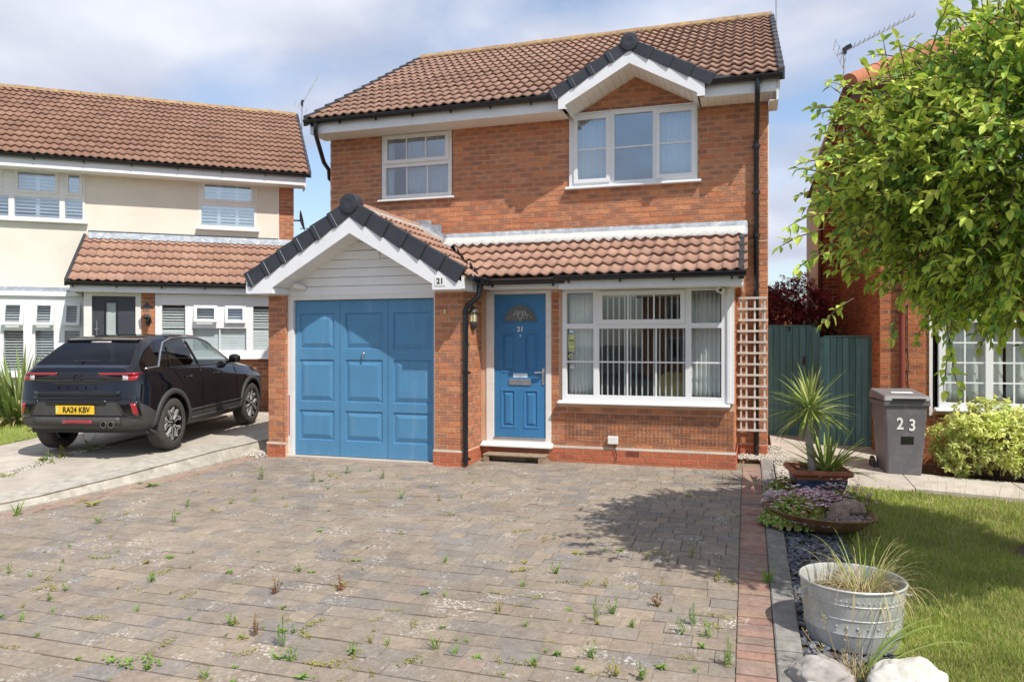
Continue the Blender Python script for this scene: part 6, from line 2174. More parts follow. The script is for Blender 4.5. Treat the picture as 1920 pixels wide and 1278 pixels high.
# ------------------------------------------------------------------ THE BLACK CAR
def build_car():
    slope = math.atan(0.064 / 2.58)
    CF = Matrix.Translation((-5.385, 10.14, left_z(0, 10.14) + 0.010)) @ Matrix.Rotation(R(-4.3), 4, 'Z') @ Matrix.Rotation(slope, 4, 'X') @ Matrix.Diagonal((0.965, 0.975, 1.0, 1.0))
    car = thing('parked_car', 'black compact crossover car parked on the slab drive with its tail towards us', 'car')
    car.matrix_world = CF
    WB = 2.56; WR = 0.347
    # y, bottom, half width, cladding top, shoulder z, belt z, belt half width, roof z, roof half width, ring dy for upper part
    S = [(-0.775, 0.40, 0.70, 0.70, 0.92, 1.04, 0.70, 1.125, 0.62, 0.085),
         (-0.66, 0.34, 0.865, 0.70, 0.92, 1.06, 0.80, 1.155, 0.70, 0.06),
         (-0.40, 0.30, 0.892, 0.52, 0.90, 1.075, 0.815, 1.33, 0.62, 0.0),
         (-0.13, 0.26, 0.895, 0.47, 0.89, 1.08, 0.82, 1.485, 0.565, 0.0),
         (0.25, 0.24, 0.895, 0.46, 0.88, 1.08, 0.825, 1.525, 0.575, 0),
         (0.75, 0.24, 0.893, 0.46, 0.87, 1.07, 0.825, 1.54, 0.585, 0),
         (1.22, 0.24, 0.893, 0.46, 0.87, 1.055, 0.825, 1.525, 0.58, 0),
         (1.60, 0.24, 0.895, 0.46, 0.87, 1.04, 0.82, 1.455, 0.56, 0),
         (2.25, 0.25, 0.895, 0.47, 0.87, 1.00, 0.815, 1.075, 0.66, 0),
         (2.55, 0.26, 0.892, 0.50, 0.86, 0.975, 0.80, 1.03, 0.62, 0),
         (2.95, 0.28, 0.875, 0.52, 0.83, 0.93, 0.76, 0.975, 0.55, 0),
         (3.22, 0.32, 0.80, 0.52, 0.78, 0.86, 0.68, 0.90, 0.48, 0),
         (3.34, 0.36, 0.62, 0.52, 0.70, 0.76, 0.52, 0.79, 0.38, 0)]

    def ring(s):
        y, zb, w, zc, zs, zB, wB, zr, wr, dy = s
        green = zr - zB
        r = [(0, zb), (w * 0.6, zb), (w * 0.93, zb + 0.01), (w * 0.99, zb + 0.10), (w, zc), (w * 0.995, (zc + zs) / 2 - 0.02), (w * 0.992, zs), (wB + 0.02, zB - 0.03), (wB, zB),
             (wB + (wr - wB) * 0.50, zB + green * 0.52), (wr + 0.012, zB + green * 0.88), (wr - 0.05, zB + green * 0.97), (wr * 0.55, zr - 0.004 * (green > .2)), (0, zr)]
        return [(x, y + (dy * max(0.0, min(1.0, (z - 0.72) / 0.4))), z) for x, z in r]
    rings = [ring(s) for s in S]
    NR = len(rings[0])
    bm = bmesh.new()
    cre = bm.edges.layers.float.new('crease_edge')
    V = []
    for rg in rings:
        row = {}
        for j_, p in enumerate(rg):
            if j_ in (0, NR - 1):
                row[(j_, 1)] = row[(j_, -1)] = bm.verts.new(p)
            else:
                row[(j_, 1)] = bm.verts.new(p); row[(j_, -1)] = bm.verts.new((-p[0], p[1], p[2]))
        V.append(row)
    PAINT, PLAS, GLS, PRIV, BLK = 0, 1, 2, 3, 4

    def matid(i, j_):
        y = S[i][0]
        if j_ < 4: return PLAS
        if j_ < 8: return PAINT
        if j_ in (8, 9):
            if 3 <= i <= 4: return PRIV
            if 5 <= i <= 7: return GLS
            return PAINT if i > 7 else BLK
        if j_ == 10: return BLK if i <= 7 else PAINT
        if i == 1 or i == 2: return PRIV
        if i == 7: return GLS
        return PAINT
    for i in range(len(S) - 1):
        for j_ in range(NR - 1):
            for sd in (1, -1):
                vs = [V[i][(j_, sd)], V[i + 1][(j_, sd)], V[i + 1][(j_ + 1, sd)], V[i][(j_ + 1, sd)]]
                if sd < 0: vs.reverse()
                f = bm.faces.new(vs); f.material_index = matid(i, j_)
    for end, flip in ((0, False), (len(S) - 1, True)):
        for j_ in range(NR - 1):
            vs = [V[end][(j_, 1)], V[end][(j_ + 1, 1)], V[end][(j_ + 1, -1)], V[end][(j_, -1)]]
            uniq = []
            for v_ in vs:
                if v_ not in uniq: uniq.append(v_)
            if flip: uniq.reverse()
            f = bm.faces.new(uniq); f.material_index = PLAS if j_ < 4 else PAINT
    bmesh.ops.recalc_face_normals(bm, faces=bm.faces)
    for e in bm.edges:
        ms = {f.material_index for f in e.link_faces}
        if len(ms) > 1: e[cre] = 0.75
    # sharp lower lip of the tailgate and the belt line
    for i in range(len(S) - 1):
        for sd in (1, -1):
            e = bm.edges.get((V[i][(8, sd)], V[i + 1][(8, sd)]))
            if e: e[cre] = 0.7
            e = bm.edges.get((V[i][(6, sd)], V[i + 1][(6, sd)]))
            if e: e[cre] = 0.35
    for a, b in ((4, 4), (8, 8)):
        e = bm.edges.get((V[0][(a, 1)], V[0][(b, -1)]))
        if e: e[cre] = 0.6
    me = bpy.data.meshes.new('car_cage'); bm.to_mesh(me); bm.free()
    for n in ('car_paint', 'car_plastic', 'glass_car', 'glass_privacy', 'gloss_black'): me.materials.append(MATS[n])
    tmp = bpy.data.objects.new('car_cage', me); COL.objects.link(tmp)
    sb = tmp.modifiers.new('s', 'SUBSURF'); sb.levels = 3; sb.render_levels = 3
    cutters = []
    for yy in (0.0, WB):
        cm_ = MB(); cm_.lathe([(0, -1.2), (WR + 0.055, -1.2), (WR + 0.055, -0.55), (0, -0.55)], 40, Matrix.Translation((0, yy, WR)) @ Matrix.Rotation(R(90), 4, 'Y'))
        cm_.lathe([(0, 0.55), (WR + 0.055, 0.55), (WR + 0.055, 1.2), (0, 1.2)], 40, Matrix.Translation((0, yy, WR)) @ Matrix.Rotation(R(90), 4, 'Y'))
        mm = cm_.mesh('cut'); bb = bmesh.new(); bb.from_mesh(mm); bmesh.ops.remove_doubles(bb, verts=bb.verts, dist=1e-5); bmesh.ops.recalc_face_normals(bb, faces=bb.faces)
        for f in bb.faces: f.material_index = 0
        bb.to_mesh(mm); bb.free(); mm.materials.append(MATS['gutter_black'])
        co = bpy.data.objects.new('cut', mm); COL.objects.link(co); cutters.append(co)
        bo = tmp.modifiers.new('b', 'BOOLEAN'); bo.object = co; bo.operation = 'DIFFERENCE'; bo.solver = 'EXACT'
        try: bo.material_mode = 'TRANSFER'
        except Exception: pass
    dg = bpy.context.evaluated_depsgraph_get()
    full = bpy.data.meshes.new_from_object(tmp.evaluated_get(dg))
    mats = [m_.name if m_ else None for m_ in full.materials]
    for o in cutters + [tmp]: bpy.data.objects.remove(o)
    from mathutils.bvhtree import BVHTree
    bmf = bmesh.new(); bmf.from_mesh(full)
    tree = BVHTree.FromBMesh(bmf)
    names = {'car_paint': 'body', 'car_plastic': 'cladding', 'glass_car': 'front_glass', 'glass_privacy': 'rear_glass', 'gloss_black': 'pillar_trim', 'gutter_black': 'wheel_housing'}
    body = None
    for k, mn in enumerate(mats):
        b2 = bmf.copy()
        kill = [f for f in b2.faces if f.material_index != k]
        bmesh.ops.delete(b2, geom=kill, context='FACES')
        if len(b2.faces):
            mk = bpy.data.meshes.new(names.get(mn, 'body'))
            for f in b2.faces: f.material_index = 0; f.smooth = mn != 'gutter_black'
            b2.to_mesh(mk); mk.materials.append(MATS[mn])
            link(names.get(mn, 'body'), mk, None, car, auto=True)
        b2.free()

    def hit(o, d):
        r = tree.ray_cast(Vector(o), Vector(d))
        return r[0], r[1]

    def rear(x, z, off=0.004):
        p, n = hit((x, -2, z), (0, 1, 0))
        if p is None: return Vector((x, -0.78, z))
        return p + Vector((0, -off, 0))

    def side(y, z, off=0.004, sx=1):
        p, n = hit((2 * sx, y, z), (-sx, 0, 0))
        if p is None: return Vector((0.89 * sx, y, z))
        return p + Vector((off * sx, 0, 0))

    def patch(name, mat, quad, fn, nx=8, nz=2, off=0.006, parent=None, thick=0.01):
        """quad: four (a,b) corners bottom-left, bottom-right, top-right, top-left projected on the body with fn."""
        mb = MB(); g_ = []
        for j_ in range(nz + 1):
            for i in range(nx + 1):
                s, t = i / nx, j_ / nz
                a = (1 - s) * (1 - t) * quad[0][0] + s * (1 - t) * quad[1][0] + s * t * quad[2][0] + (1 - s) * t * quad[3][0]
                b = (1 - s) * (1 - t) * quad[0][1] + s * (1 - t) * quad[1][1] + s * t * quad[2][1] + (1 - s) * t * quad[3][1]
                mb.v.append(tuple(fn(a, b, off)))
        for j_ in range(nz):
            for i in range(nx):
                a = j_ * (nx + 1) + i; mb.f.append((a, a + 1, a + nx + 2, a + nx + 1))
        o = mb.build(name, mat, parent or car, smooth=True)
        s_ = o.modifiers.new('t', 'SOLIDIFY'); s_.thickness = thick; s_.offset = 0
        return o

    def line(name, mat, pts, fn, w=0.006, off=0.001, parent=None):
        mb = MB()
        P = []
        for (a0, b0), (a1, b1) in zip(pts, pts[1:]):
            for k in range(8): P.append(fn(a0 + (a1 - a0) * k / 8, b0 + (b1 - b0) * k / 8, off))
        P.append(fn(pts[-1][0], pts[-1][1], off))
        mb.tube(P, w / 2, 5)
        return mb.build(name, mat, parent or car, smooth=True)
    # tail: gloss panel, lamps, recess, lower bumper
    patch('tail_panel', 'gloss_black', [(-0.70, 0.965), (0.70, 0.965), (0.74, 1.065), (-0.74, 1.065)], rear, 20, 3, 0.004)
    patch('tail_panel', 'gloss_black', [(-0.30, 0.925), (0.30, 0.925), (0.62, 0.975), (-0.62, 0.975)], rear, 14, 2, 0.004)
    for sx in (-1, 1):
        tl = patch('tail_lamp', 'lamp_red', [(sx * 0.30, 1.036), (sx * 0.76, 1.036), (sx * 0.80, 1.064), (sx * 0.27, 1.064)], rear, 12, 2, 0.014)
        patch('tail_lamp_end', 'lamp_red', [(sx * 0.66, 0.965), (sx * 0.765, 0.965), (sx * 0.785, 1.03), (sx * 0.66, 1.03)], rear, 5, 2, 0.014)
        patch('lamp_insert', 'lamp_clear', [(sx * 0.60, 0.972), (sx * 0.668, 0.972), (sx * 0.668, 1.035), (sx * 0.60, 1.035)], rear, 3, 2, 0.017)
        patch('corner_reflector', 'lamp_red', [(sx * 0.745, 0.55), (sx * 0.80, 0.53), (sx * 0.775, 0.685), (sx * 0.71, 0.685)], rear, 4, 4, 0.010)
        patch('corner_trim', 'gloss_black', [(sx * 0.64, 0.52), (sx * 0.83, 0.49), (sx * 0.80, 0.72), (sx * 0.52, 0.72)], rear, 8, 4, 0.002)
    patch('tailgate_recess', 'gloss_black', [(-0.56, 0.765), (0.56, 0.765), (0.60, 0.835), (-0.60, 0.835)], rear, 16, 2, 0.003)
    patch('tailgate_lip', 'car_paint', [(-0.60, 0.745), (0.60, 0.745), (0.58, 0.768), (-0.58, 0.768)], rear, 16, 1, 0.010, thick=0.014)
    patch('bumper_insert', 'rim_black', [(-0.40, 0.665), (0.40, 0.665), (0.42, 0.725), (-0.42, 0.725)], rear, 12, 2, 0.002)
    patch('lower_bumper', 'car_plastic', [(-0.60, 0.415), (0.60, 0.415), (0.58, 0.515), (-0.58, 0.515)], rear, 16, 2, 0.012)
    line('bumper_crease', 'gloss_black', [(-0.74, 0.535), (-0.55, 0.53), (0.55, 0.53), (0.74, 0.535)], rear, 0.012, 0.006)
    patch('fog_reflector', 'lamp_red', [(-0.18, 0.438), (0.24, 0.438), (0.22, 0.478), (-0.16, 0.478)], rear, 8, 1, 0.026)
    for ex_ in (0.40, 0.50):
        m = MB(); m.lathe([(0.034, 0), (0.040, 0.0), (0.040, 0.08), (0.028, 0.08), (0.028, 0.01)], 20, Matrix.Translation((ex_, -0.82, 0.430)) @ Matrix.Rotation(R(-90), 4, 'X'))
        m.build('exhaust', 'chrome', car, smooth=True, auto=True)
    # number plate
    p = rear(0, 0.60, 0.012)
    pl = MB(); pl.box(-0.26, 0.26, -0.006, 0.006, -0.055, 0.055)
    plate = pl.build('number_plate', 'plate_yellow', car, merge=True, bevel=0.003, loc=(0.0, p.y - 0.004, 0.605))
    text('lettering', 'RA24 KBV', 'black_ink', plate, (0.022, -0.0075, 0.0), (R(90), 0, 0), 0.098, sx=0.86, bold=0.002)
    m = MB(); m.box(-0.252, -0.222, -0.0075, -0.006, -0.03, 0.03); m.build('plate_flash', 'sticker_green', plate)
    # badge ring with its bolt, model letters
    p = rear(0, 1.0, 0.012)
    m = MB(); m.tube([(0.052 * math.cos(a), p.y - 0.003, 1.0 + 0.052 * math.sin(a)) for a in lin(R(20), R(340), 20)], 0.005, 6)
    m.tube([(-0.085, p.y - 0.003, 1.006), (0.02, p.y - 0.003, 1.006), (-0.02, p.y - 0.003, 0.992), (0.085, p.y - 0.003, 0.992)], 0.004, 6); m.build('badge', 'rim_black', car)
    for k, ch_ in enumerate('MOKKA'):
        x = (k - 2) * 0.125; p = rear(x, 0.875, 0.003)
        text('lettering', ch_, 'rim_black', car, (x, p.y, 0.875), (R(90), 0, 0), 0.048, extrude=0.003)
    # spoiler, stop lamp, wiper
    sp = patch('stop_lamp', 'lamp_clear', [(-0.14, 1.432), (0.14, 1.432), (0.14, 1.444), (-0.14, 1.444)], rear, 4, 1, 0.008)
    m = MB(); E = [rear(x, 1.462 - 0.02 * abs(x) ** 2, 0.0) for x in lin(-0.50, 0.50, 12)]
    for k, e in enumerate(E):
        m.v.extend([(e.x, e.y - 0.045, e.z - 0.004), (e.x, e.y + 0.02, e.z + 0.022), (e.x, e.y + 0.03, e.z - 0.03)])
    for k in range(11):
        for q in range(3):
            a_ = k * 3 + q; b_ = k * 3 + (q + 1) % 3; m.f.append((a_, b_, b_ + 3, a_ + 3))
    m.build('spoiler', 'gloss_black', car, smooth=True, merge=True)
    m = MB(); m.tube([(0.03, -0.66, 1.175), (-0.10, -0.62, 1.20), (0.28, -0.62, 1.205)], [0.018, 0.014, 0.008], 8); m.build('wiper', 'rim_black', car)

    # window line: bright strip that runs over the side glass and kicks down at the pillar
    def belt(sx, pts, name, mat, w):
        mb = MB(); P = []
        for (a0, b0), (a1, b1) in zip(pts, pts[1:]):
            for k in range(6): P.append(side(a0 + (a1 - a0) * k / 6, b0 + (b1 - b0) * k / 6, 0.006, sx))
        P.append(side(pts[-1][0], pts[-1][1], 0.006, sx))
        mb.tube(P, w, 6); return mb.build(name, mat, car, smooth=True)
    for sx in (1, -1):
        belt(sx, [(-0.50, 1.105), (-0.22, 1.115), (0.02, 1.30), (0.20, 1.42), (0.45, 1.47), (0.80, 1.48), (1.20, 1.465), (1.55, 1.41), (1.75, 1.34)], 'window_strip', 'chrome', 0.014)
        belt(sx, [(-0.10, 1.085), (0.6, 1.085), (1.4, 1.065), (2.02, 1.04)], 'window_seal', 'gloss_black', 0.010)
        # door seams
        for pts in ([(0.86, 1.07), (0.86, 0.45), (0.80, 0.32)], [(0.30, 0.85), (0.12, 1.07)], [(1.98, 1.03), (2.00, 0.45)]):
            belt(sx, pts, 'door_seam', 'rim_black', 0.0035)
        m = MB(); m.bar(side(0.84, 1.07, 0.005, sx), side(0.80, 1.42, 0.004, sx), 0.055, 0.012, (sx, 0, 0)); m.build('door_pillar', 'gloss_black', car)
        m = MB(); m.bar(side(0.06, 1.09, 0.004, sx), side(0.22, 1.36, 0.003, sx), 0.03, 0.010, (sx, 0, 0)); m.build('door_pillar', 'gloss_black', car)
        for yy in (0.36, 1.20):
            a = side(yy, 0.94, 0.014, sx); b = side(yy + 0.17, 0.945, 0.014, sx)
            m = MB(); m.tube([a - Vector((sx * 0.012, 0, 0)), a.lerp(b, .15) + Vector((sx * 0.012, 0, 0)), a.lerp(b, .85) + Vector((sx * 0.012, 0, 0)), b - Vector((sx * 0.012, 0, 0))], 0.013, 8); m.build('door_handle', 'gloss_black', car, smooth=True)
        # sill moulding
        belt(sx, [(0.45, 0.475), (2.15, 0.475)], 'sill_line', 'car_plastic', 0.012)
        belt(sx, [(0.50, 0.36), (2.1, 0.35)], 'sill_line', 'car_plastic', 0.016)
        # mirror
        mp = side(1.86, 1.07, 0.0, sx)
        m = MB(); m.lathe([(0.001, -0.10), (0.05, -0.085), (0.068, -0.03), (0.065, 0.04), (0.04, 0.085), (0.001, 0.095)], 16, Matrix.Translation(mp + Vector((sx * 0.13, 0, 0.06))) @ Matrix.Rotation(R(90), 4, 'Y') @ Matrix.Diagonal((1, 0.75, 1, 1)))
        mr = m.build('mirror', 'gloss_black', car, smooth=True)
        m = MB(); m.tube([mp, mp + Vector((sx * 0.09, 0, 0.03))], 0.02, 8); m.build('mirror_arm', 'gloss_black', mr)
        # wheel arch mouldings
        for yy in (0.0, WB):
            mb = MB(); n_ = 30
            for k in range(n_ + 1):
                a = R(-8) + R(196) * k / n_
                for (rr, oo) in ((WR + 0.050, 0.010), (WR + 0.052, 0.030), (WR + 0.115, 0.024), (WR + 0.125, 0.000)):
                    y_ = yy + rr * math.cos(a); z_ = WR + rr * math.sin(a)
                    q = side(y_, z_ if rr > WR + .1 else WR + (WR + 0.11 - WR + 0) * 0 + (WR + 0.115) * math.sin(a), 0, sx) if False else None
                    pq, _ = hit((2 * sx, yy + (WR + 0.12) * math.cos(a), WR + (WR + 0.12) * math.sin(a)), (-sx, 0, 0))
                    xb = pq.x if (pq is not None and abs(pq.x) > 0.7) else sx * 0.875
                    mb.v.append((xb + sx * oo, y_, z_))
            for k in range(n_):
                for q in range(3):
                    a_ = k * 4 + q; mb.f.append((a_, a_ + 1, a_ + 5, a_ + 4))
            o = mb.build('wheel_arch', 'car_plastic', car, smooth=True)
            s_ = o.modifiers.new('t', 'SOLIDIFY'); s_.thickness = 0.006
    # interior: seats, dashboard, floor pan and parcel shelf
    for sx in (-0.36, 0.36):
        for yy in (0.35, 1.25):
            m = MB(); m.box(sx - 0.23, sx + 0.23, yy - 0.06, yy + 0.06, 0.5, 1.15); m.box(sx - 0.12, sx + 0.12, yy - 0.05, yy + 0.04, 1.17, 1.33); m.build('car_seat', 'seat_grey', car, merge=True, bevel=0.04)
    m = MB(); m.box(-0.8, 0.8, 1.85, 2.2, 0.7, 1.02); m.build('dashboard', 'seat_grey', car)
    m = MB(); m.box(-0.8, 0.8, -0.5, 2.3, 0.28, 0.5); m.build('floor_pan', 'seat_grey', car)
    m = MB(); m.box(-0.65, 0.65, -0.45, 0.3, 0.5, 0.98); m.build('parcel_shelf', 'seat_grey', car)

    # wheels
    def make_wheel():
        w_ = bpy.data.objects.new('wheel', None); COL.objects.link(w_); w_.parent = car
        Rz = Matrix.Rotation(R(90), 4, 'Y')
        m = MB(); prof = [(0.232, -0.095), (0.245, -0.108), (0.30, -0.112), (0.330, -0.100), (0.343, -0.082), (0.347, -0.05), (0.347, 0.05), (0.343, 0.082), (0.330, 0.100), (0.30, 0.112), (0.245, 0.108), (0.232, 0.095)]
        m.lathe(prof, 48, Rz, closed=True); t_ = m.build('tyre', 'rubber', w_, smooth=True, auto=True)
        for yy in (-0.045, -0.015, 0.015, 0.045):
            m = MB(); m.lathe([(0.3465, yy - 0.003), (0.3478, yy - 0.003), (0.3478, yy + 0.003), (0.3465, yy + 0.003)], 48, Rz, closed=True); m.build('tread_groove', 'black_ink', t_)
        m = MB(); m.lathe([(0.232, 0.095), (0.236, 0.100), (0.222, 0.094), (0.215, 0.04), (0.205, -0.09), (0.232, -0.095)], 40, Rz); m.build('rim', 'rim_black', w_, smooth=True, auto=True)
        m = MB(); m.lathe([(0.001, 0.02), (0.215, 0.02), (0.215, 0.0), (0.001, 0.0)], 32, Rz); m.build('brake_disc', 'gutter_black', w_)
        first = None
        for k in range(5):
            if first is None:
                m = MB()
                # a silver-edged Y spoke in the wheel plane (y,z), face at x=0.085..0.10
                def sp(poly, x0, x1, mat, nm):
                    mm_ = MB(); mm_.prism(poly, 'x', x0, x1); return mm_.build(nm, mat, w_, merge=True)
                s1 = sp([(-0.022, 0.05), (0.022, 0.05), (0.034, 0.12), (0.092, 0.188), (0.060, 0.216), (0.0, 0.158), (-0.060, 0.216), (-0.092, 0.188), (-0.034, 0.12)], 0.060, 0.093, 'rim_silver', 'spoke')
                s2 = sp([(-0.008, 0.055), (0.008, 0.055), (0.013, 0.12), (0.060, 0.184), (0.050, 0.190), (0.0, 0.134), (-0.050, 0.190), (-0.060, 0.184), (-0.013, 0.12)], 0.0935, 0.095, 'rim_black', 'spoke_inlay')
                first = (s1, s2)
            else:
                for q in first:
                    c = q.copy(); COL.objects.link(c); c.parent = w_; c.rotation_euler = (R(72 * k), 0, 0)
        m = MB(); m.lathe([(0.001, 0.100), (0.026, 0.098), (0.030, 0.09), (0.055, 0.085), (0.06, 0.05)], 20, Rz); m.build('hub', 'rim_black', w_, smooth=True, auto=True)
        return w_
    w0 = make_wheel()
    for i, (sx, yy) in enumerate(((1, 0.0), (1, WB), (-1, 0.0), (-1, WB))):
        if i == 0: w_ = w0
        else:
            w_ = w0.copy(); COL.objects.link(w_); w_.parent = car
            for c0 in list(w0.children):
                c = c0.copy(); COL.objects.link(c); c.parent = w_
        w_.location = (sx * 0.785, yy, WR)
        w_.rotation_euler = (R(13 + 31 * i), 0, R(180) if sx < 0 else 0)
    bmf.free()
    return car


build_car()


# ------------------------------------------------------------------ PLANTS
Z = Vector((0, 0, 1))


def rdir(r, el0=-90, el1=90):
    a = r.uniform(0, 2 * math.pi)
    s0, s1 = math.sin(R(el0)), math.sin(R(el1))
    s = r.uniform(s0, s1); c = math.sqrt(max(0, 1 - s * s))
    return Vector((c * math.cos(a), c * math.sin(a), s))


def oval(mb, p, d, L, W, r, fold=0.25, roll=None):
    """a pointed oval leaf starting at p along d"""
    d = d.normalized()
    s = d.cross(Z)
    if s.length < 1e-3: s = Vector((1, 0, 0))
    s.normalize()
    s = (Matrix.Rotation(r.uniform(-0.6, 0.6) if roll is None else roll, 3, d) @ s)
    n = s.cross(d)
    i = len(mb.v)
    c = n * (W * fold)
    cur = -n * (L * 0.12)
    mb.v.extend([tuple(p), tuple(p + d * L * .34 + s * W * .5 + c), tuple(p + d * L * .34 - s * W * .5 + c), tuple(p + d * L * .70 + s * W * .38 + c * .6 + cur * .5), tuple(p + d * L * .70 - s * W * .38 + c * .6 + cur * .5), tuple(p + d * L + cur), tuple(p + d * L * .5 + cur * .1)])
    mb.f.extend([(i, i + 6, i + 1), (i, i + 2, i + 6), (i + 1, i + 6, i + 5, i + 3), (i + 2, i + 4, i + 5, i + 6)])


def blade(mb, p, d, L, W, bend, seg=5, fold=0.0, taper=1.0, wmax=0.35):
    p = Vector(p); d = Vector(d).normalized()
    s = d.cross(Z)
    if s.length < 1e-3: s = Vector((1, 0, 0))
    s.normalize()
    i = len(mb.v)
    st = L / seg
    for k in range(seg + 1):
        t = k / seg
        w = W * 0.5 * (min(1, 0.45 + t / wmax * 0.55) if t < wmax else (1 - (t - wmax) / (1 - wmax)) ** (0.6 * taper))
        n = s.cross(d)
        mb.v.append(tuple(p - s * w + n * w * fold)); mb.v.append(tuple(p + s * w + n * w * fold))
        if fold: mb.v.append(tuple(p))
        p = p + d * st
        d = (d - Z * bend * st / max(L, 1e-3) * (0.4 + 1.2 * t)).normalized()
    q = 3 if fold else 2
    for k in range(seg):
        a = i + k * q
        if fold:
            mb.f.append((a, a + 2, a + q + 2, a + q)); mb.f.append((a + 2, a + 1, a + q + 1, a + q + 2))
        else:
            mb.f.append((a, a + 1, a + q + 1, a + q))


def split_leaves(name, mat, parent, leaves, limit=300, field='foliage', frame=None):
    """leaves: list of (vertex list, face list, key); the first ones become separate leaf parts"""
    leaves.sort(key=lambda t: t[2])
    rest = MB()
    for k, (vs, fs, key) in enumerate(leaves):
        if k < limit:
            c = Vector(vs[0]); me = bpy.data.meshes.new(name)
            me.from_pydata([tuple(Vector(v) - c) for v in vs], [], fs); me.materials.append(MATS[mat])
            o = bpy.data.objects.new(name, me); COL.objects.link(o); o.parent = parent; o.location = c
        else:
            i = len(rest.v); rest.v.extend(vs); rest.f.extend([tuple(i + w for w in f) for f in fs])
    if rest.f:
        return rest.build(field, mat, parent, kind='stuff')


# ---- the leafy tree on the right
def build_tree():
    r = random.Random(5)
    base = Vector((4.40, 6.25, right_z(4.4, 6.2) - 0.03))
    t = thing('leafy_tree', 'small broad-leaved tree with dense bright green crown on the lawn at the right edge', 'tree', base)
    C = Vector((3.96, 5.00, 2.77)) - base
    RX, RY, RZ = 1.76, 1.42, 1.10
    m = MB()
    pts = [Vector((0.02, 0.02, -0.1)), Vector((0, 0, 0.02)), Vector((0.01, -0.02, 0.12)), Vector((0.09, -0.06, 0.5)), Vector((0.17, -0.10, 1.0)), Vector((0.18, -0.25, 1.6)), Vector((-0.1, -0.95, 2.3)), Vector((-0.2, -1.2, 3.0))]
    m.tube(pts, [0.24, 0.19, 0.125, 0.10, 0.095, 0.085, 0.06, 0.03], 14)
    for k in range(7):
        a = k * 0.9 + 0.3
        m.tube([Vector((0, 0, 0.10)), Vector((math.cos(a) * .16, math.sin(a) * .16, 0.03)), Vector((math.cos(a) * .30, math.sin(a) * .30, -0.04))], [0.07, 0.055, 0.02], 7)
    m.build('trunk', 'bark', t, smooth=True)
    m = MB(); lb = {'leaf_bright': [], 'leaf_mid': []}
    tips = []
    for k in range(26):
        d = rdir(r, -35, 80)
        e = C + Vector((d.x * RX * .6, abs(d.y) * RY * .6, d.z * RZ * .6))
        s = pts[4].lerp(pts[6], r.random())
        mid = s.lerp(e, 0.5) + Vector((r.uniform(-.1, .1), r.uniform(-.1, .1), r.uniform(0, .2)))
        m.tube([s, mid, e], [0.035, 0.022, 0.010], 6)
        tips.append(e)
    tw = MB()
    cam = CAM - base

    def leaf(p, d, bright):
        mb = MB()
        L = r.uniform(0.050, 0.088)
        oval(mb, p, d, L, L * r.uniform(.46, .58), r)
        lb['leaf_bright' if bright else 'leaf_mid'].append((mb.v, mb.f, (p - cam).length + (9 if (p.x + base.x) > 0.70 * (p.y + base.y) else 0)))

    def twig(p, d, L, n, bright):
        q = p.copy(); d = d.normalized(); P = [q.copy()]
        for k in range(n):
            q = q + d * (L / n); P.append(q.copy())
            d = (d + Vector((r.uniform(-.12, .12), r.uniform(-.12, .12), r.uniform(-.16, .04)))).normalized()
            for s_ in (0, 1):
                ld = (d * 0.5 + rdir(r) * 0.9 + Vector((0, 0, -0.25))).normalized()
                leaf(q, ld, bright if r.random() < 0.75 else not bright)
        leaf(q, d, bright)
        tw.tube(P, [0.004] * (len(P) - 1) + [0.002], 4, caps=False)
    for k in range(4900):
        d = rdir(r, -66, 85)
        nz = noise.noise(d * 1.9 + Vector((3, 1, 7)))
        nz2 = noise.noise(d * 4.3)
        rad = (0.92 + 0.20 * nz + 0.10 * nz2) * r.uniform(0.35, 1.0) ** 0.6
        p = C + Vector((d.x * RX * rad, d.y * RY * rad, d.z * RZ * rad))
        out = (d + rdir(r) * 0.7 + Vector((0, 0, 0.05))).normalized()
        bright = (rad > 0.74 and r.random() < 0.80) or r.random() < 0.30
        twig(p, out, r.uniform(0.16, 0.34), r.choice((4, 5, 5, 6)), bright)
    # shoots that leave the outline: over the roof and out to the left
    for (px, py, L, dx, dz) in ((1740, 120, 0.35, .15, 1), (1780, 95, .4, .0, 1), (1850, 70, .45, .05, 1), (1890, 55, .4, .1, 1), (1640, 195, .25, -.6, .6), (1590, 300, .28, -1, .1), (1600, 215, .25, -1, .35),
                             (1560, 400, .30, -1, -.1), (1545, 430, .28, -1, -.25), (1570, 330, .25, -1, .25), (1560, 470, .25, -1, -.4), (1600, 560, .25, -.6, -.4), (1680, 590, .15, 0, -1), (1775, 610, .40, .05, -1), (1785, 600, .45, -.05, -1), (1870, 30, .3, .2, 1), (1905, 90, .3, .3, 1), (1700, 150, .25, -.3, 1)):
        Y = 4.7
        p = Vector(((px - 960) / 1409.3 * Y, Y, 1.606 - (py - 640) / 1409.3 * Y)) - base
        twig(p, Vector((dx, r.uniform(-.2, .2), dz)), L, int(L / 0.05) + 1, True)
    cr = m.build('crown', 'twig', t, smooth=True)
    tw.build('twigs', 'twig', cr, kind='stuff')
    lim = {'leaf_bright': 200, 'leaf_mid': 100}
    for k, ls in lb.items():
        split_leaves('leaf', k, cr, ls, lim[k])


build_tree()


# ---- cordyline in its glazed pot, geranium bowl, tub, stones
POT = Vector((3.22, 7.93, right_z(3.22, 7.93)))
pot = thing('glazed_pot', 'square terracotta pot with rolled rim and blue glazed band behind the flower bowl', 'pot', POT, R(-10))
m = MB()


def sq(h, z, rnd_=0.02): return [(-h, -h, z), (h, -h, z), (h, h, z), (-h, h, z)]


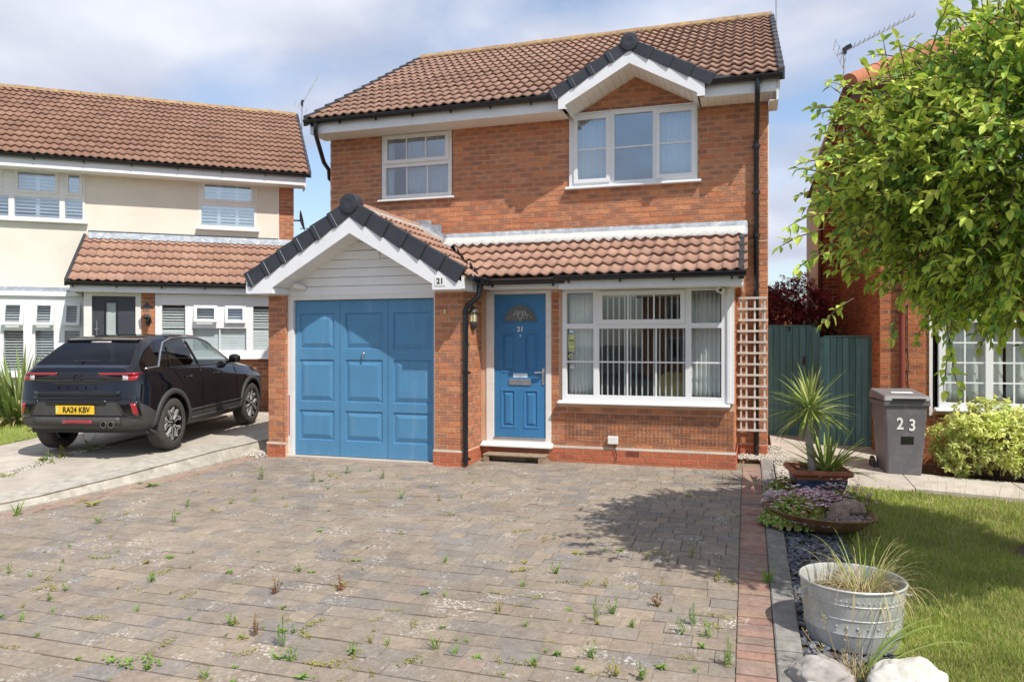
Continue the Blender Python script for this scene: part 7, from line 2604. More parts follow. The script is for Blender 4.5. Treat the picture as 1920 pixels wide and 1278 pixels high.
prof = [(0.19, 0.0), (0.245, 0.25), (0.255, 0.27), (0.285, 0.275), (0.295, 0.295), (0.29, 0.325), (0.275, 0.335), (0.25, 0.33), (0.235, 0.30), (0.20, 0.05)]
for h, z in prof: m.v.extend(sq(h, z))
for k in range(len(prof) - 1):
    for q in range(4):
        a = k * 4 + q; b = k * 4 + (q + 1) % 4
        m.f.append((a, b, b + 4, a + 4))
m.f.append((36, 37, 38, 39)); m.f.append((3, 2, 1, 0))
m.build('body', 'terracotta', pot, merge=True, bevel=0.012)
m = MB()
for (z0_, z1_, o_) in ((0.135, 0.235, 0.004),):
    h0 = 0.19 + 0.055 * z0_ / 0.25 + o_; h1 = 0.19 + 0.055 * z1_ / 0.25 + o_
    a = sq(h0, z0_) + sq(h1, z1_)
    i = len(m.v); m.v.extend(a)
    for q in range(4): m.f.append((i + q, i + (q + 1) % 4, i + 4 + (q + 1) % 4, i + 4 + q))
m.build('glaze_band', 'glaze_blue', pot)
m = MB(); m.box(-0.235, 0.235, -0.235, 0.235, 0.20, 0.285); m.build('compost', 'soil', pot)

cd = thing('cordyline', 'two-headed spiky cordyline growing out of the square pot', 'plant', POT + Vector((0, 0, 0.28)))
r = random.Random(8)
m = MB(); m.tube([(-0.05, 0, -0.05), (-0.06, 0.0, 0.15), (-0.10, 0.0, 0.40), (-0.085, 0, 0.56), (-0.07, 0, 0.66)], [0.045, 0.040, 0.036, 0.034, 0.026], 10); m.build('trunk', 'wood_grey', cd, smooth=True)
lv = []
for (c, n, L0, L1, e0, e1) in ((Vector((-0.08, 0, 0.66)), 105, 0.38, 0.60, -35, 85), (Vector((0.09, -0.02, -0.02)), 95, 0.40, 0.68, 8, 82)):
    for k in range(n):
        d = rdir(r, e0, e1)
        mb = MB(); L = r.uniform(L0, L1)
        blade(mb, c + Vector((r.uniform(-.02, .02), r.uniform(-.02, .02), r.uniform(-.06, .03))), d, L, r.uniform(.024, .038), r.uniform(0.25, 1.0), 6, fold=0.30)
        lv.append((mb.v, mb.f, r.random()))
split_leaves('leaf', 'sword_leaf', cd, lv, 200)
lv = []
for k in range(9):
    a = r.uniform(0, 6.28); mb = MB(); blade(mb, (-0.08, 0, 0.60), (math.cos(a) * .5, math.sin(a) * .5, -0.9), r.uniform(.25, .4), .024, .5, 5, fold=.3); lv.append((mb.v, mb.f, r.random()))
split_leaves('dead_leaf', 'straw', cd, lv, 12)

BOWL = Vector((2.80, 6.86, right_z(2.8, 6.86) - 0.01))
bowl = thing('shallow_bowl', 'wide shallow brown bowl filled with gravel and flowers at the lawn corner', 'bowl', BOWL)
m = MB(); m.lathe([(0.001, 0.0), (0.20, 0.0), (0.34, 0.055), (0.44, 0.125), (0.470, 0.165), (0.478, 0.172), (0.462, 0.178), (0.42, 0.135), (0.30, 0.10), (0.001, 0.09)], 48, Matrix.Rotation(R(3), 4, 'Y')); m.build('body', 'bowl_brown', bowl, smooth=True, auto=True)
m = MB()
for k in range(900):
    a = r.uniform(0, 6.28); q = 0.43 * math.sqrt(r.random())
    s = r.uniform(.008, .018)
    M = Matrix.Translation((q * math.cos(a), q * math.sin(a), 0.130 + 0.02 * noise.noise(Vector((q * 5, a, 0))) - 0.0 * q)) @ Matrix.Rotation(r.uniform(0, 3), 4, 'Z') @ Matrix.Rotation(r.uniform(-1, 1), 4, 'X')
    m.box(-s, s, -s * .7, s * .7, -s * .45, s * .45, M)
m.build('gravel', 'bowl_gravel', bowl, kind='stuff')


def rock(name, label, mat, loc, size, seed, group=None, sub=5, flat=0.0, cat='stone'):
    bm = bmesh.new(); bmesh.ops.create_icosphere(bm, subdivisions=sub, radius=1.0)
    for v in bm.verts:
        n = v.co.normalized()
        k = 1 + 0.22 * noise.noise(n * 1.3 + Vector((seed, 0, 0))) + 0.09 * noise.noise(n * 3.7 + Vector((0, seed, 0))) + 0.035 * noise.noise(n * 9 + Vector((0, 0, seed))) - 0.10 * max(0, noise.noise(n * 2.4 + Vector((seed, 5, 0)))) + 0.018 * noise.noise(n * 22)
        v.co = Vector((n.x * size[0] * k, n.y * size[1] * k, n.z * size[2] * k))
    me = bpy.data.meshes.new(name); bm.to_mesh(me); bm.free()
    o = link(name, me, mat, None, smooth=True, loc=loc)
    return tag(o, label, cat, group)


rock('stone', 'flat brown stone leaning in the shallow flower bowl, the right one', 'rock_brown', BOWL + Vector((0.30, 0.02, 0.19)), (0.13, 0.08, 0.075), 3)
rock('stone', 'upright thin brown stone in the shallow flower bowl, left of the flat one', 'rock_brown', BOWL + Vector((0.12, -0.12, 0.17)), (0.10, 0.03, 0.095), 9)
rock('stone', 'smooth brown stone lying left of the square pot', 'rock_grey', Vector((2.62, 7.55, right_z(2.62, 7.55) + 0.12)), (0.10, 0.10, 0.04), 4)
rock('garden_rock', 'rounded grey stone at the foot of the galvanised tub', 'rock_grey', Vector((1.66, 4.02, right_z(1.66, 4.0) + 0.035)), (0.165, 0.13, 0.10), 6)
rock('garden_rock', 'large rough white rock in the bottom right foreground', 'rock_white', Vector((2.07, 3.93, right_z(2.05, 3.9) + 0.05)), (0.205, 0.16, 0.135), 11)
rock('garden_rock', 'small white pebble tucked against the rounded grey stone', 'rock_white', Vector((1.56, 3.86, right_z(1.56, 3.86) + 0.03)), (0.075, 0.06, 0.05), 2)


def geranium(name, label, c, rx, ry, h, n, nf, seed, group=None):
    r = random.Random(seed)
    t = thing(name, label, 'plant', c, 0, group)
    g_, pf, st_ = MB(), MB(), MB()
    for k in range(n):
        a = r.uniform(0, 6.28); q = math.sqrt(r.random())
        p = Vector((rx * q * math.cos(a), ry * q * math.sin(a), h * (1 - q * q) * r.uniform(.35, 1) - 0.05 * q))
        d = (Vector((math.cos(a) * q, math.sin(a) * q, 0.9)) + rdir(r) * .6).normalized()
        L = r.uniform(.024, .040)
        for w_ in (-0.8, 0, 0.8):
            dd = Matrix.Rotation(w_, 3, d) @ d.orthogonal().normalized()
            oval(g_, p, (dd + d * .3), L, L * .9, r, .1)
        if k % 4 == 0: st_.tube([p, Vector((p.x * .7, p.y * .7, 0))], 0.0015, 3, caps=False)
    for k in range(nf):
        a = r.uniform(0, 6.28); q = math.sqrt(r.random())
        p = Vector((rx * q * math.cos(a), ry * q * math.sin(a), h * (1.25 - .6 * q * q) * r.uniform(.75, 1.15)))
        for w_ in range(5):
            aa = w_ * 1.256
            oval(pf, p, Vector((math.cos(aa), math.sin(aa), r.uniform(0, .5))), .020, .016, r, .1)
        st_.tube([p, Vector((p.x * .8, p.y * .8, h * .2))], 0.0012, 3, caps=False)
    g_.build('foliage', 'geranium', t, kind='stuff'); pf.build('petals', 'petal_pink', t, kind='stuff'); st_.build('stems', 'weed_red', t, kind='stuff')
    return t


geranium('geranium', 'leafy pink-flowered geranium trailing over the left rim of the bowl', BOWL + Vector((-0.22, 0.0, 0.12)), 0.32, 0.30, 0.20, 1100, 130, 1)
geranium('geranium', 'mound of pink geranium flowers directly before the square pot', BOWL + Vector((0.0, 0.20, 0.12)), 0.36, 0.22, 0.15, 800, 420, 2)
geranium('geranium', 'geranium spilling behind the right side of the bowl onto the lawn', BOWL + Vector((0.34, 0.28, 0.05)), 0.32, 0.24, 0.26, 900, 100, 3)
geranium('geranium', 'low whitish-flowered cranesbill left of the square pot', Vector((2.88, 8.0, right_z(2.9, 8.0))), 0.24, 0.22, 0.22, 420, 60, 4)

TUB = Vector((2.09, 4.62, right_z(2.09, 4.62) - 0.012))
tub = thing('galvanised_tub', 'round galvanised metal tub with embossed bands holding dried grass', 'tub', TUB)
m = MB()
pr = [(0.001, 0.0), (0.27, 0.0), (0.275, 0.012), (0.288, 0.10), (0.292, 0.104), (0.290, 0.108), (0.296, 0.19), (0.301, 0.194), (0.298, 0.198), (0.306, 0.275), (0.311, 0.279), (0.308, 0.283), (0.314, 0.352), (0.322, 0.358), (0.324, 0.366), (0.318, 0.373), (0.310, 0.368), (0.303, 0.35), (0.275, 0.05), (0.001, 0.04)]
m.lathe(pr, 72); m.build('body', 'galvanised', tub, smooth=True, auto=True)
m = MB()
for k in range(60):
    a = 2 * math.pi * k / 60
    for zz, rr, s in ((0.305, 0.3115, 0.007), (0.150, 0.2945, 0.010), (0.128, 0.2915, 0.005)):
        if zz < 0.2 and k % 2: continue
        m.lathe([(s, 0), (s * .7, s * .2), (0.0001, s * .28)], 8, Matrix.Rotation(a, 4, 'Z') @ Matrix.Translation((rr, 0, zz)) @ Matrix.Rotation(R(86), 4, 'Y'))
m.build('embossed_beads', 'galvanised', tub, smooth=True, kind='stuff')
for a in (R(176), R(-4)):
    m = MB(); Mz = Matrix.Rotation(a, 4, 'Z')
    m.tube([Mz @ Vector((0.312, -0.07, 0.29)), Mz @ Vector((0.345, -0.06, 0.285)), Mz @ Vector((0.352, 0, 0.27)), Mz @ Vector((0.345, 0.06, 0.285)), Mz @ Vector((0.312, 0.07, 0.29))], 0.007, 7); m.build('handle', 'galvanised', tub, smooth=True)
m = MB(); m.lathe([(0.001, 0.27), (0.285, 0.265), (0.28, 0.25)], 40); m.build('compost', 'soil', tub)
tub.scale = (0.95, 0.95, 1.0)
dg_ = thing('ornamental_grass', 'half-dead curling ornamental grass in the galvanised tub', 'plant', TUB + Vector((0.07, 0.0, 0.268)))
r = random.Random(12); lv = []
for k in range(230):
    a = r.uniform(0, 6.28); q = 0.17 * math.sqrt(r.random())
    d = Vector((math.cos(a) * r.uniform(.2, 1.0), math.sin(a) * r.uniform(.2, 1.0), r.uniform(.5, 1.2)))
    mb = MB(); blade(mb, (q * math.cos(a) * 1.0, q * math.sin(a), 0), d, r.uniform(.18, .50), r.uniform(.0035, .006), r.uniform(2.5, 8.0), 11, 0)
    lv.append((mb.v, mb.f, r.random()))
split_leaves('blade', 'straw', dg_, lv, 150)
lv = []
for k in range(22):
    a = r.uniform(-1.3, 2.4); mb = MB(); blade(mb, (0.06 * math.cos(a), 0.06 * math.sin(a), 0), (math.cos(a) * .5, math.sin(a) * .5, 1), r.uniform(.25, .48), .006, r.uniform(.6, 2.4), 8, 0); lv.append((mb.v, mb.f, r.random()))
split_leaves('blade', 'grass', dg_, lv, 60)
rb_ = MB(); rb_.lathe([(0.0001, 0), (0.25, 0.0), (0.2, 0.03), (0.0001, 0.05)], 16)
# long arching leaves at the tub's foot
ld = thing('daylily_clump', 'clump of long arching green leaves and dry stalks between grey stone and white rock', 'plant', Vector((1.88, 4.05, right_z(1.88, 4.05))))
r = random.Random(3); lv = []
for (dx, dy, dz, L, b, w_) in ((1.0, .45, .75, .95, 1.6, .020), (1.0, .2, .55, 1.0, 1.5, .017), (.9, .3, .9, .62, 1.0, .022), (.7, .2, .8, .5, 1.3, .02), (.5, .1, 1, .42, .8, .016), (1, 0, .4, .5, 1.0, .014), (.8, .5, .6, .45, 1.2, .013), (.3, -.2, 1, .3, 1.2, .012)):
    mb = MB(); blade(mb, (r.uniform(-.02, .02), r.uniform(-.02, .02), 0), (dx, dy, dz), L, w_, b, 12, fold=.3); lv.append((mb.v, mb.f, r.random()))
split_leaves('leaf', 'sword_leaf', ld, lv, 20)
lv = []
for k in range(70):
    a = r.uniform(0, 6.28); mb = MB(); blade(mb, (r.uniform(-.10, .06), r.uniform(-.06, .06), 0), (math.cos(a) * .5, math.sin(a) * .5, 1), r.uniform(.08, .22), .005, r.uniform(.5, 2), 5, 0); lv.append((mb.v, mb.f, r.random()))
split_leaves('dry_blade', 'straw', ld, lv, 70)
m = MB()
for (x, y, h) in ((-0.16, 0.05, .36), (-0.06, .03, .30), (-0.20, -.02, .22), (0.0, .02, .26), (-.10, -.05, .2), (-.24, .08, .26)):
    m.tube([(x * .5, y * .5, 0), (x * .9, y, h * .6), (x * 1.2, y, h)], 0.0022, 4, caps=False)
    for k in range(9):
        p = Vector((x * 1.1, y, h * (.72 + .03 * k))) + rdir(r) * .008; oval(m, p, rdir(r), .014, .010, r)
m.build('seed_stalks', 'straw', ld, kind='stuff')

# ---- wheelie bin
bn = thing('wheelie_bin', 'grey wheelie bin numbered 23 standing against the orange brick corner', 'bin', Vector((4.85, 9.42, right_z(4.85, 9.3) - 0.035)), R(-9))
bn.scale = (0.93, 0.95, 1.0)
m = MB()
def rect(hx, y0, y1, z): return [(-hx, y0, z), (hx, y0, z), (hx, y1, z), (-hx, y1, z)]
prof = [(0.205, -0.20, 0.22, 0.0), (0.212, -0.21, 0.24, 0.04), (0.262, -0.275, 0.30, 0.86), (0.262, -0.275, 0.30, 0.925)]
for a in prof: m.v.extend(rect(*a))
for k in range(3):
    for q in range(4):
        m.f.append((k * 4 + q, k * 4 + (q + 1) % 4, k * 4 + 4 + (q + 1) % 4, k * 4 + 4 + q))
m.f.append((3, 2, 1, 0)); m.f.append((12, 13, 14, 15))
m.build('body', 'bin_grey', bn, merge=True, bevel=0.022)
m = MB(); m.holed(-0.285, 0.285, -0.30, 0.32, [(-0.255, 0.255, -0.27, 0.29)], 0, 0.055)
for i, v in enumerate(m.v): m.v[i] = (v[0], v[2], 0.880 + v[1])
m.build('collar', 'bin_grey', bn, merge=True, bevel=0.008)
m = MB(); m.box(-0.20, 0.20, -0.2575, -0.2555, 0.685, 0.690, Matrix.Identity(4)); m.build('mould_line', 'bin_lid', bn)
m = MB()
L0 = [(-0.295, -0.315, 0.937), (0.295, -0.315, 0.937), (0.295, 0.34, 0.955), (-0.295, 0.34, 0.955)]
L1 = [(-0.275, -0.275, 1.005), (0.275, -0.275, 1.005), (0.275, 0.31, 1.065), (-0.275, 0.31, 1.065)]
m.v.extend(L0 + L1); m.f.extend([(3, 2, 1, 0), (4, 5, 6, 7), (0, 1, 5, 4), (1, 2, 6, 5), (2, 3, 7, 6), (3, 0, 4, 7)])
lid = m.build('lid', 'bin_lid', bn, merge=True, bevel=0.018)
m = MB(); m.box(-0.18, 0.22, -0.335, -0.285, 0.955, 0.972); m.build('lid_grip', 'gutter_black', lid)
m = MB(); m.box(-0.13, 0.14, -0.02, 0.06, 1.038, 1.0435, Matrix.Translation((0, 0, -0.006)) @ Matrix.Rotation(R(5.8), 4, 'X')); m.build('lid_label', 'paper_white', lid)
m = MB(); m.tube([(-0.25, 0.36, 0.97), (0.25, 0.36, 0.97)], 0.016, 8); m.build('handle', 'bin_lid', bn)
for sx in (-1, 1):
    m = MB(); m.lathe([(0.001, -0.022), (0.085, -0.022), (0.10, -0.012), (0.10, 0.012), (0.085, 0.022), (0.001, 0.022)], 24, Matrix.Translation((sx * 0.265, 0.235, 0.10)) @ Matrix.Rotation(R(90), 4, 'Y')); m.build('wheel', 'rubber', bn, smooth=True, auto=True)
sl_ = math.atan((0.275 - 0.21) / 0.82)
for k, ch_ in enumerate('23'):
    text('lettering', ch_, 'white_paint', bn, (-0.075 + 0.150 * k, -0.2635, 0.655 - 0.015 * k), (R(90) + sl_, 0, 0), 0.20, bold=0.004, sx=0.9)
m = MB(); m.box(-0.08, 0.08, -0.001, 0.001, -0.05, 0.05, Matrix.Translation((0.02, -0.2435, 0.455)) @ Matrix.Rotation(sl_, 4, 'X')); m.build('embossed_panel', 'gutter_black', bn)

# ---- yellow-green choisya by the right-hand house
def shrub(name, label, loc, rx, ry, rz, n, mat, seed, leafL, k_leaf, stem='twig', cat='shrub', limit=0, zc=None, lo=-25, group=None, mat2=None):
    r = random.Random(seed)
    t = thing(name, label, cat, loc, 0, group)
    zc = rz * .9 if zc is None else zc
    g_ = MB(); g2 = MB(); s_ = MB()
    for k in range(n):
        d = rdir(r, lo, 90)
        rad = (0.90 + .36 * noise.noise(d * 2.3 + Vector((seed, 0, 0)))) * r.uniform(.55, 1) ** .5
        p = Vector((d.x * rx * rad, d.y * ry * rad, zc + d.z * rz * rad))
        ax = (d + rdir(r) * .5 + Z * .3).normalized()
        tgt = g2 if (mat2 and r.random() < .35) else g_
        for j_ in range(k_leaf):
            o = ax.orthogonal().normalized(); o = Matrix.Rotation(r.uniform(0, 6.28), 3, ax) @ o
            L = leafL * r.uniform(.7, 1.3)
            oval(tgt, p + rdir(r) * leafL * .3, (ax * r.uniform(.1, .8) + o), L, L * .42, r, .15)
        if k % 9 == 0: s_.tube([(p.x * .15, p.y * .15, 0), (p.x * .6, p.y * .6, p.z * .55), p], [.012, .007, .003], 4, caps=False)
    s_.build('stem', stem, t, kind='stuff')
    g_.build('foliage', mat, t, kind='stuff')
    if mat2: g2.build('foliage', mat2, t, kind='stuff')
    return t


shrub('choisya', 'bright yellow-green shrub under the right-hand house window beside the bin', Vector((6.05, 9.35, -0.15)), 0.88, 0.55, 0.50, 1500, 'choisya', 2, 0.058, 8, zc=0.50, lo=-60)
shrub('choisya', 'second clump of yellow-green shrub at the right edge of the picture', Vector((7.2, 9.2, -0.18)), 0.75, 0.55, 0.42, 900, 'choisya', 7, 0.058, 8, zc=0.42, lo=-60)
mt = shrub('maple_tree', 'dark red-leaved maple behind the teal gate', Vector((5.45, 14.4, 0.0)), 0.72, 0.7, 0.85, 1900, 'maple_red', 5, 0.07, 5, cat='tree', zc=2.0, lo=-70)
m = MB(); m.tube([(0, 0, 0), (0.05, 0, 0.8), (0, 0, 1.7)], [.06, .05, .03], 8); m.build('trunk', 'bark', mt)
shrub('hedge_shrub', 'dark green shrub under the red maple behind the gate', Vector((5.35, 13.6, 0.0)), 1.0, 0.5, 0.6, 700, 'hedge_dark', 9, 0.06, 5, zc=1.35, lo=-90)

# ---- spiky phormium by the cream house
ph_ = thing('phormium', 'large clump of variegated sword leaves left of the black car', 'plant', Vector((-8.35, 12.7, left_z(0, 12.7))))
r = random.Random(14); lv = []
for k in range(330):
    a = r.uniform(0, 6.28); q = r.random() ** .7
    d = Vector((math.cos(a) * q * 1.0, math.sin(a) * q * 1.0, r.uniform(.6, 1.1)))
    mb = MB(); blade(mb, (math.cos(a) * .32 * r.random(), math.sin(a) * .3 * r.random(), -.02), d, r.uniform(.75, 1.45), r.uniform(.035, .058), r.uniform(.25, 1.5), 7, fold=.35)
    lv.append((mb.v, mb.f, r.random()))
split_leaves('leaf', 'phormium', ph_, lv, 300)
lv = []
for k in range(60):
    a = r.uniform(0, 6.28); mb = MB(); blade(mb, (math.cos(a) * .25, math.sin(a) * .25, 0), (math.cos(a), math.sin(a), r.uniform(.1, .8)), r.uniform(.4, .8), .04, r.uniform(.8, 2.5), 6, fold=.3); lv.append((mb.v, mb.f, r.random()))
split_leaves('dead_leaf', 'straw', ph_, lv, 60)

# ---- lawn grass
def in_view(x, y, pad=0.03):
    return y > 3.7 and abs(x) < y * (0.6812 + pad)


r = random.Random(77)
grass_b = MB(); straw_b = MB(); n_ = 0
tub2 = (TUB.x, TUB.y)
while n_ < 105000:
    y = 3.75 + (9.4 - 3.75) * r.random() ** 1.25
    x = r.uniform(1.4, y * 0.72)
    u, v = uv_of(x, y)
    if u < 4.76 + 0.05 * noise.noise(Vector((v * 3, 0, 0))) or v > LAWN_V1 + 0.05: 
        if not (u > 4.6 and v < LAWN_V1 and v > -1.5): continue
    if (x - TUB.x) ** 2 + (y - TUB.y) ** 2 < .30 ** 2 or (x - BOWL.x) ** 2 + (y - BOWL.y) ** 2 < .3 ** 2: continue
    dens = noise.noise(Vector((x * 1.6, y * 1.6, 0))) + .5 * noise.noise(Vector((x * 5, y * 5, 3)))
    if r.random() > 0.82 + dens * 0.9: 
        n_ += 1; continue
    h = r.uniform(.022, .060) * (1 + .9 * max(0, noise.noise(Vector((x * 2.2, y * 2.2, 9))))) * (1.35 if r.random() < .04 else 1)
    a = r.uniform(0, 6.28); ln_ = r.uniform(.1, .75); w_ = r.uniform(.0018, .0034) * (1 + max(0, y - 5) * .22)
    z = right_z(x, y) - 0.014
    tgt = straw_b if r.random() < 0.14 - 0.2 * dens else grass_b
    dx, dy = math.cos(a), math.sin(a)
    b = r.uniform(0, 6.28); sx, sy = math.cos(b) * w_, math.sin(b) * w_
    i = len(tgt.v)
    tgt.v.extend([(x - sx, y - sy, z), (x + sx, y + sy, z), (x + dx * h * ln_ * .35 + sx * .7, y + dy * h * ln_ * .35 + sy * .7, z + h * .6), (x + dx * h * ln_ * .35 - sx * .7, y + dy * h * ln_ * .35 - sy * .7, z + h * .6), (x + dx * h * ln_, y + dy * h * ln_, z + h)])
    tgt.f.extend([(i, i + 1, i + 2, i + 3), (i + 3, i + 2, i + 4)])
    n_ += 1
tag(grass_b.build('grass', 'grass', None, kind='stuff'), 'short uneven green grass of the front lawn', 'grass', kind='stuff')
tag(straw_b.build('dry_grass', 'straw', None, kind='stuff'), 'dry straw-coloured blades scattered through the lawn', 'grass', kind='stuff')
sd_ = MB()
for k in range(260):
    y = r.uniform(6.2, 9.2); x = r.uniform(2.9, y * .70); u, v = uv_of(x, y)
    if u < 4.85 or v > .2: continue
    h = r.uniform(.12, .26); z = right_z(x, y); lx = r.uniform(-.05, .05)
    sd_.tube([(x, y, z), (x + lx * .4, y, z + h * .6), (x + lx, y, z + h)], [.0016, .0013, .001], 3, caps=False)
    for q in range(4): oval(sd_, Vector((x + lx * (.8 + .05 * q), y, z + h * (.82 + .05 * q))), rdir(r, 0, 90), .013, .005, r)
tag(sd_.build('seed_heads', 'straw', None, kind='stuff'), 'thin grass seed heads standing above the lawn by the path', 'grass', kind='stuff')
fl_ = MB()
for (px, py) in ((1841, 1073),):
    p = Vector(((px - 960) / 1409.3 * 5.75, 5.75, 1.606 - (py - 640) / 1409.3 * 5.75))
    for k in range(26): oval(fl_, p, rdir(r, -10, 90), .022, .007, r)
    fl_.tube([p, p - Vector((0, 0, 0.14))], .002, 4)
tag(fl_.build('dandelion', 'weed_yellow', None), 'single yellow dandelion flower in the shaded lawn', 'flower')
# lawn by the phormium
gl_b = MB()
for k in range(14000):
    y = r.uniform(9.0, 13.5); x = r.uniform(-10.5, -7.1 + (y - 10) * .10)
    if not in_view(x, y, .06): continue
    h = r.uniform(.03, .07); a = r.uniform(0, 6.28); z = left_z(x, y)
    i = len(gl_b.v); w_ = .006
    gl_b.v.extend([(x - w_, y, z), (x + w_, y, z), (x + math.cos(a) * h * .4, y + math.sin(a) * h * .4, z + h)]); gl_b.f.append((i, i + 1, i + 2))
tag(gl_b.build('grass', 'grass', None, kind='stuff'), 'mown grass left of the neighbouring drive', 'grass', kind='stuff')

# ---- slate chippings, white gravel, pebbles
def chips(name, label, mat, pts, s0, s1, flat, seed):
    r = random.Random(seed); mb = MB()
    for (x, y, z) in pts:
        s = r.uniform(s0, s1)
        M = Matrix.Translation((x, y, z + s * flat * .4)) @ Matrix.Rotation(r.uniform(0, 6.28), 4, 'Z') @ Matrix.Rotation(r.gauss(0, .35), 4, 'X') @ Matrix.Rotation(r.gauss(0, .3), 4, 'Y')
        n = 5; P = [(s * r.uniform(.6, 1.1) * math.cos(6.283 * k / n), s * .62 * r.uniform(.7, 1.1) * math.sin(6.283 * k / n)) for k in range(n)]
        i = len(mb.v); h = s * flat
        mb.v.extend([tuple(M @ Vector((a, b, -h))) for a, b in P] + [tuple(M @ Vector((a * .88, b * .88, h))) for a, b in P])
        mb.f.append(tuple(range(i + n, i + 2 * n)))
        for k in range(n): mb.f.append((i + k, i + (k + 1) % n, i + n + (k + 1) % n, i + n + k))
    return tag(mb.build(name, mat, None, kind='stuff'), label, 'stones', kind='stuff')


pts = []
for k in range(3600):
    v = r.uniform(-6.2, -0.9); u = r.uniform(4.21, 4.70 + .05 * noise.noise(Vector((v * 2, 1, 0)))); x, y = xy_of(u, v)
    pts.append((x, y, right_z(x, y) - 0.012 + r.uniform(0, .014)))
chips('slate_chippings', 'blue-grey slate chippings filling the bed beside the kerb', 'slate', pts, .014, .034, .16, 5)
pts = []
for k in range(1100):
    q = r.random()
    u, v = (r.uniform(3.78, 4.40), r.uniform(1.22, 1.56)) if q < .7 else (r.uniform(4.16, 4.36), r.uniform(1.0, 2.3))
    x, y = xy_of(u, v); pts.append((x, y, own_z(v) + r.uniform(-.01, .012)))
chips('white_gravel', 'white gravel around the foot of the tall downpipe', 'gravel_white', pts, .008, .018, .55, 6)
pts = []
for k in range(500):
    u, v = r.uniform(-2.80, -2.49), r.uniform(-.22, 0.6); x, y = xy_of(u, v); pts.append((x, y, own_z(v) + r.uniform(-.01, .03)))
chips('loose_stones', 'loose pale stones in the corner left of the garage pier', 'gravel_white', pts, .010, .026, .5, 7)
pts = []
for k in range(1200):
    y = r.uniform(7.0, 10.4); x = joint_x(y) + r.gauss(0, .05); pts.append((x, y, left_z(x, y) - .02 + r.uniform(0, .02)))
chips('joint_rubble', 'pale rubble in the weedy joint of the slab drive', 'gravel_white', pts, .007, .018, .5, 8)

# ---- weeds
WR_ = random.Random(31)


def weed_mesh(kind, seed):
    r = random.Random(seed); mb = MB()
    if kind == 'rosette':
        for k in range(13):
            a = r.uniform(0, 6.28); oval(mb, Vector((0, 0, .004)), Vector((math.cos(a), math.sin(a), r.uniform(.1, .7))), r.uniform(.022, .05), .014, r)
    elif kind == 'tuft':
        for k in range(16):
            a = r.uniform(0, 6.28); blade(mb, (r.uniform(-.008, .008), r.uniform(-.008, .008), 0), (math.cos(a) * .5, math.sin(a) * .5, 1), r.uniform(.03, .075), .004, r.uniform(.2, 1.4), 4, 0)
    elif kind == 'feather':
        for sx, sy, h in ((0, 0, .17), (.015, .01, .12), (-.012, .008, .09)):
            mb.tube([(sx, sy, 0), (sx * 1.5, sy, h)], .002, 4, caps=False)
            n = int(h * 520)
            for k in range(n):
                a = r.uniform(0, 6.28); t = r.random(); q = Vector((sx * (1 + .5 * t), sy, .015 + (h - .01) * t))
                L = .034 * (1.15 - .6 * t); blade(mb, q, (math.cos(a), math.sin(a), .75), L, .0032, .4, 2, 0)
    elif kind == 'sprig':
        for k in range(7):
            a = r.uniform(0, 6.28); e = Vector((math.cos(a) * r.uniform(.01, .05), math.sin(a) * r.uniform(.01, .05), r.uniform(.015, .10)))
            mb.tube([(0, 0, 0), tuple(e)], .0014, 3, caps=False)
            for j_ in range(7): oval(mb, e * r.uniform(.4, 1), rdir(r, -20, 80), r.uniform(.010, .022), .009, r)
    elif kind == 'mat':
        for k in range(42):
            a = r.uniform(0, 6.28); q = .06 * math.sqrt(r.random()); oval(mb, Vector((q * math.cos(a) * 1.6, q * math.sin(a) * .5, r.uniform(.002, .014))), rdir(r, 0, 70), .013, .010, r)
    return mb


weed_cache = {}


def weed(kind, mat, x, y, z, s, label, group):
    key = (kind, mat, WR_.randrange(3))
    if key not in weed_cache:
        me = weed_mesh(kind, hash(kind) % 7 + key[2] * 11 + 3 if False else key[2] * 11 + len(kind)).mesh('weed'); me.materials.append(MATS[mat]); weed_cache[key] = me
    o = bpy.data.objects.new('weed', weed_cache[key]); COL.objects.link(o)
    o.location = (x, y, z); o.rotation_euler = (0, 0, WR_.uniform(0, 6.28)); o.scale = (s, s, s * WR_.uniform(.85, 1.2))
    return tag(o, label, 'weed', group)


def ground_pt(px, py):
    a = (px - 960) / 1409.3; b = (py - 640) / 1409.3
    k = a * HN.x + HN.y; c = -P0.dot(HN)
    t = (1.606 - 0.044 * (c + .1)) / (b + 0.044 * k)
    return a * t, t


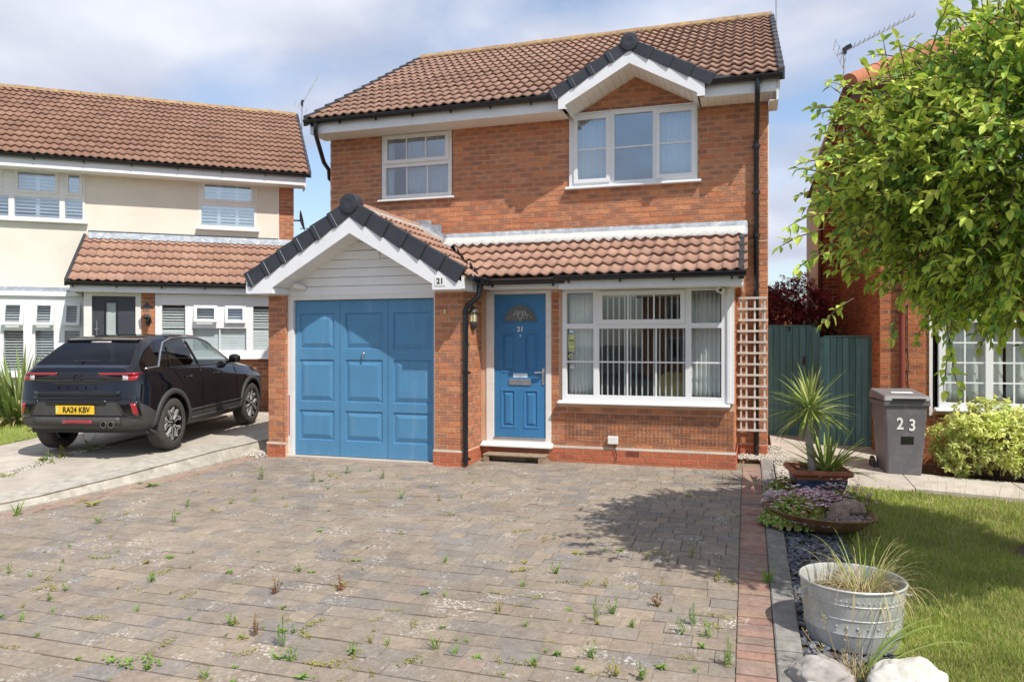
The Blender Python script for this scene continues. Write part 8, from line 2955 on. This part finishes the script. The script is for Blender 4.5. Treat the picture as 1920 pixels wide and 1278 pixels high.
LAB = {'rosette': 'small green rosette weed between driveway blocks', 'tuft': 'small tuft of grass in a driveway joint', 'sprig': 'low branching sprig of weed between driveway blocks', 'mat': 'flat yellowish mat of creeping weed in a driveway joint', 'feather': 'feathery upright weed on the block driveway'}
MT = {'rosette': 'weed_green', 'tuft': 'weed_green', 'sprig': 'weed_green', 'mat': 'weed_yellow', 'feather': 'weed_green'}
named = [('feather', 530, 1212, 1.0, 'bright feathery weed standing tallest in the left foreground paving', None), ('feather', 478, 1192, .9, 'tall feathery weed with a rust-brown base left of the brightest weed', 'weed_red'),
         ('feather', 327, 980, .75, 'thin feathery weed halfway up the left side of the paving', None), ('feather', 352, 952, .6, 'short feathery weed further back on the left paving', None),
         ('feather', 490, 900, 1.0, 'leafy weed clump on the paving in front of the garage left pier', None), ('feather', 588, 905, .85, 'slender weed on the paving before the left half of the garage door', None),
         ('feather', 718, 898, .85, 'slender weed on the paving before the right half of the garage door', None), ('rosette', 288, 912, 2.2, 'leafy green weed beside the pink edging near the kerb', None),
         ('sprig', 640, 1108, 1.3, 'wiry branching weed on the paving in the middle foreground', 'weed_red'), ('sprig', 518, 1112, 1.2, 'red and green spreading weed in the middle foreground', 'weed_red'),
         ('feather', 1117, 1165, .8, 'upright narrow weed in the right foreground paving', None), ('feather', 1300, 1172, .9, 'bright green weed in the right foreground near the red band', None),
         ('feather', 1365, 1250, .9, 'weed cluster against the red brick band at the bottom', None), ('sprig', 1232, 1135, 1.3, 'rust-red weed on the right of the paving near the red band', 'weed_red'), ('tuft', 1440, 1092, 3.0, 'grass tuft growing across the joint of red band and kerb', None),
         ('tuft', 818, 1215, 2.0, 'single clump of grass blades in the centre foreground', None), ('rosette', 995, 866, 2.4, 'pale green weed at the right foot of the timber doorstep', None), ('mat', 250, 1245, 2.0, 'creeping green and red weed at the bottom left', 'weed_green'),
         ('rosette', 172, 950, 2.2, 'low yellow-green weed at the kerb on the left', 'weed_yellow'), ('tuft', 30, 968, 3.0, 'bushy weed against the kerb at the left edge', None)]
for kind, px, py, s, lab, mt_ in named:
    x, y = ground_pt(px, py); u, v = uv_of(x, y)
    weed(kind, mt_ or MT[kind], x, y, own_z(v) - .003, s, lab, None)
cnt = 0
while cnt < 250:
    px = WR_.uniform(0, 1400); py = 880 + 398 * WR_.random() ** 1.15
    x, y = ground_pt(px, py); u, v = uv_of(x, y)
    if u < kerb_u(v) + .05 or u > 3.83 or v > (-.25 if u < .5 else .4): continue
    if WR_.random() > .55 + 1.3 * noise.noise(Vector((x * .8, y * .8, 4))) + (.25 if px < 800 else 0): continue
    # sit in the nearest course joint
    k = round((v + 7.6) / .162); vj = -7.6 + k * .162 - .002
    x, y = xy_of(u, vj)
    kind = WR_.choice(('rosette', 'tuft', 'mat', 'mat', 'mat', 'rosette', 'tuft', 'sprig'))
    weed(kind, MT[kind] if WR_.random() < .75 else 'weed_yellow', x, y, own_z(vj) - .004, WR_.uniform(.45, 1.15), LAB[kind], 'weeds in the driveway joints')
    cnt += 1
for k in range(34):
    y = WR_.uniform(6.8, 10.3); x = joint_x(y) + WR_.gauss(0, .05)
    kind = WR_.choice(('tuft', 'rosette', 'mat', 'sprig'))
    weed(kind, WR_.choice(('weed_green', 'weed_yellow', 'grass')), x, y, left_z(x, y) - .01, WR_.uniform(.9, 2.0), 'weed in the joint of the neighbouring slab drive', 'weeds in the slab drive joint')
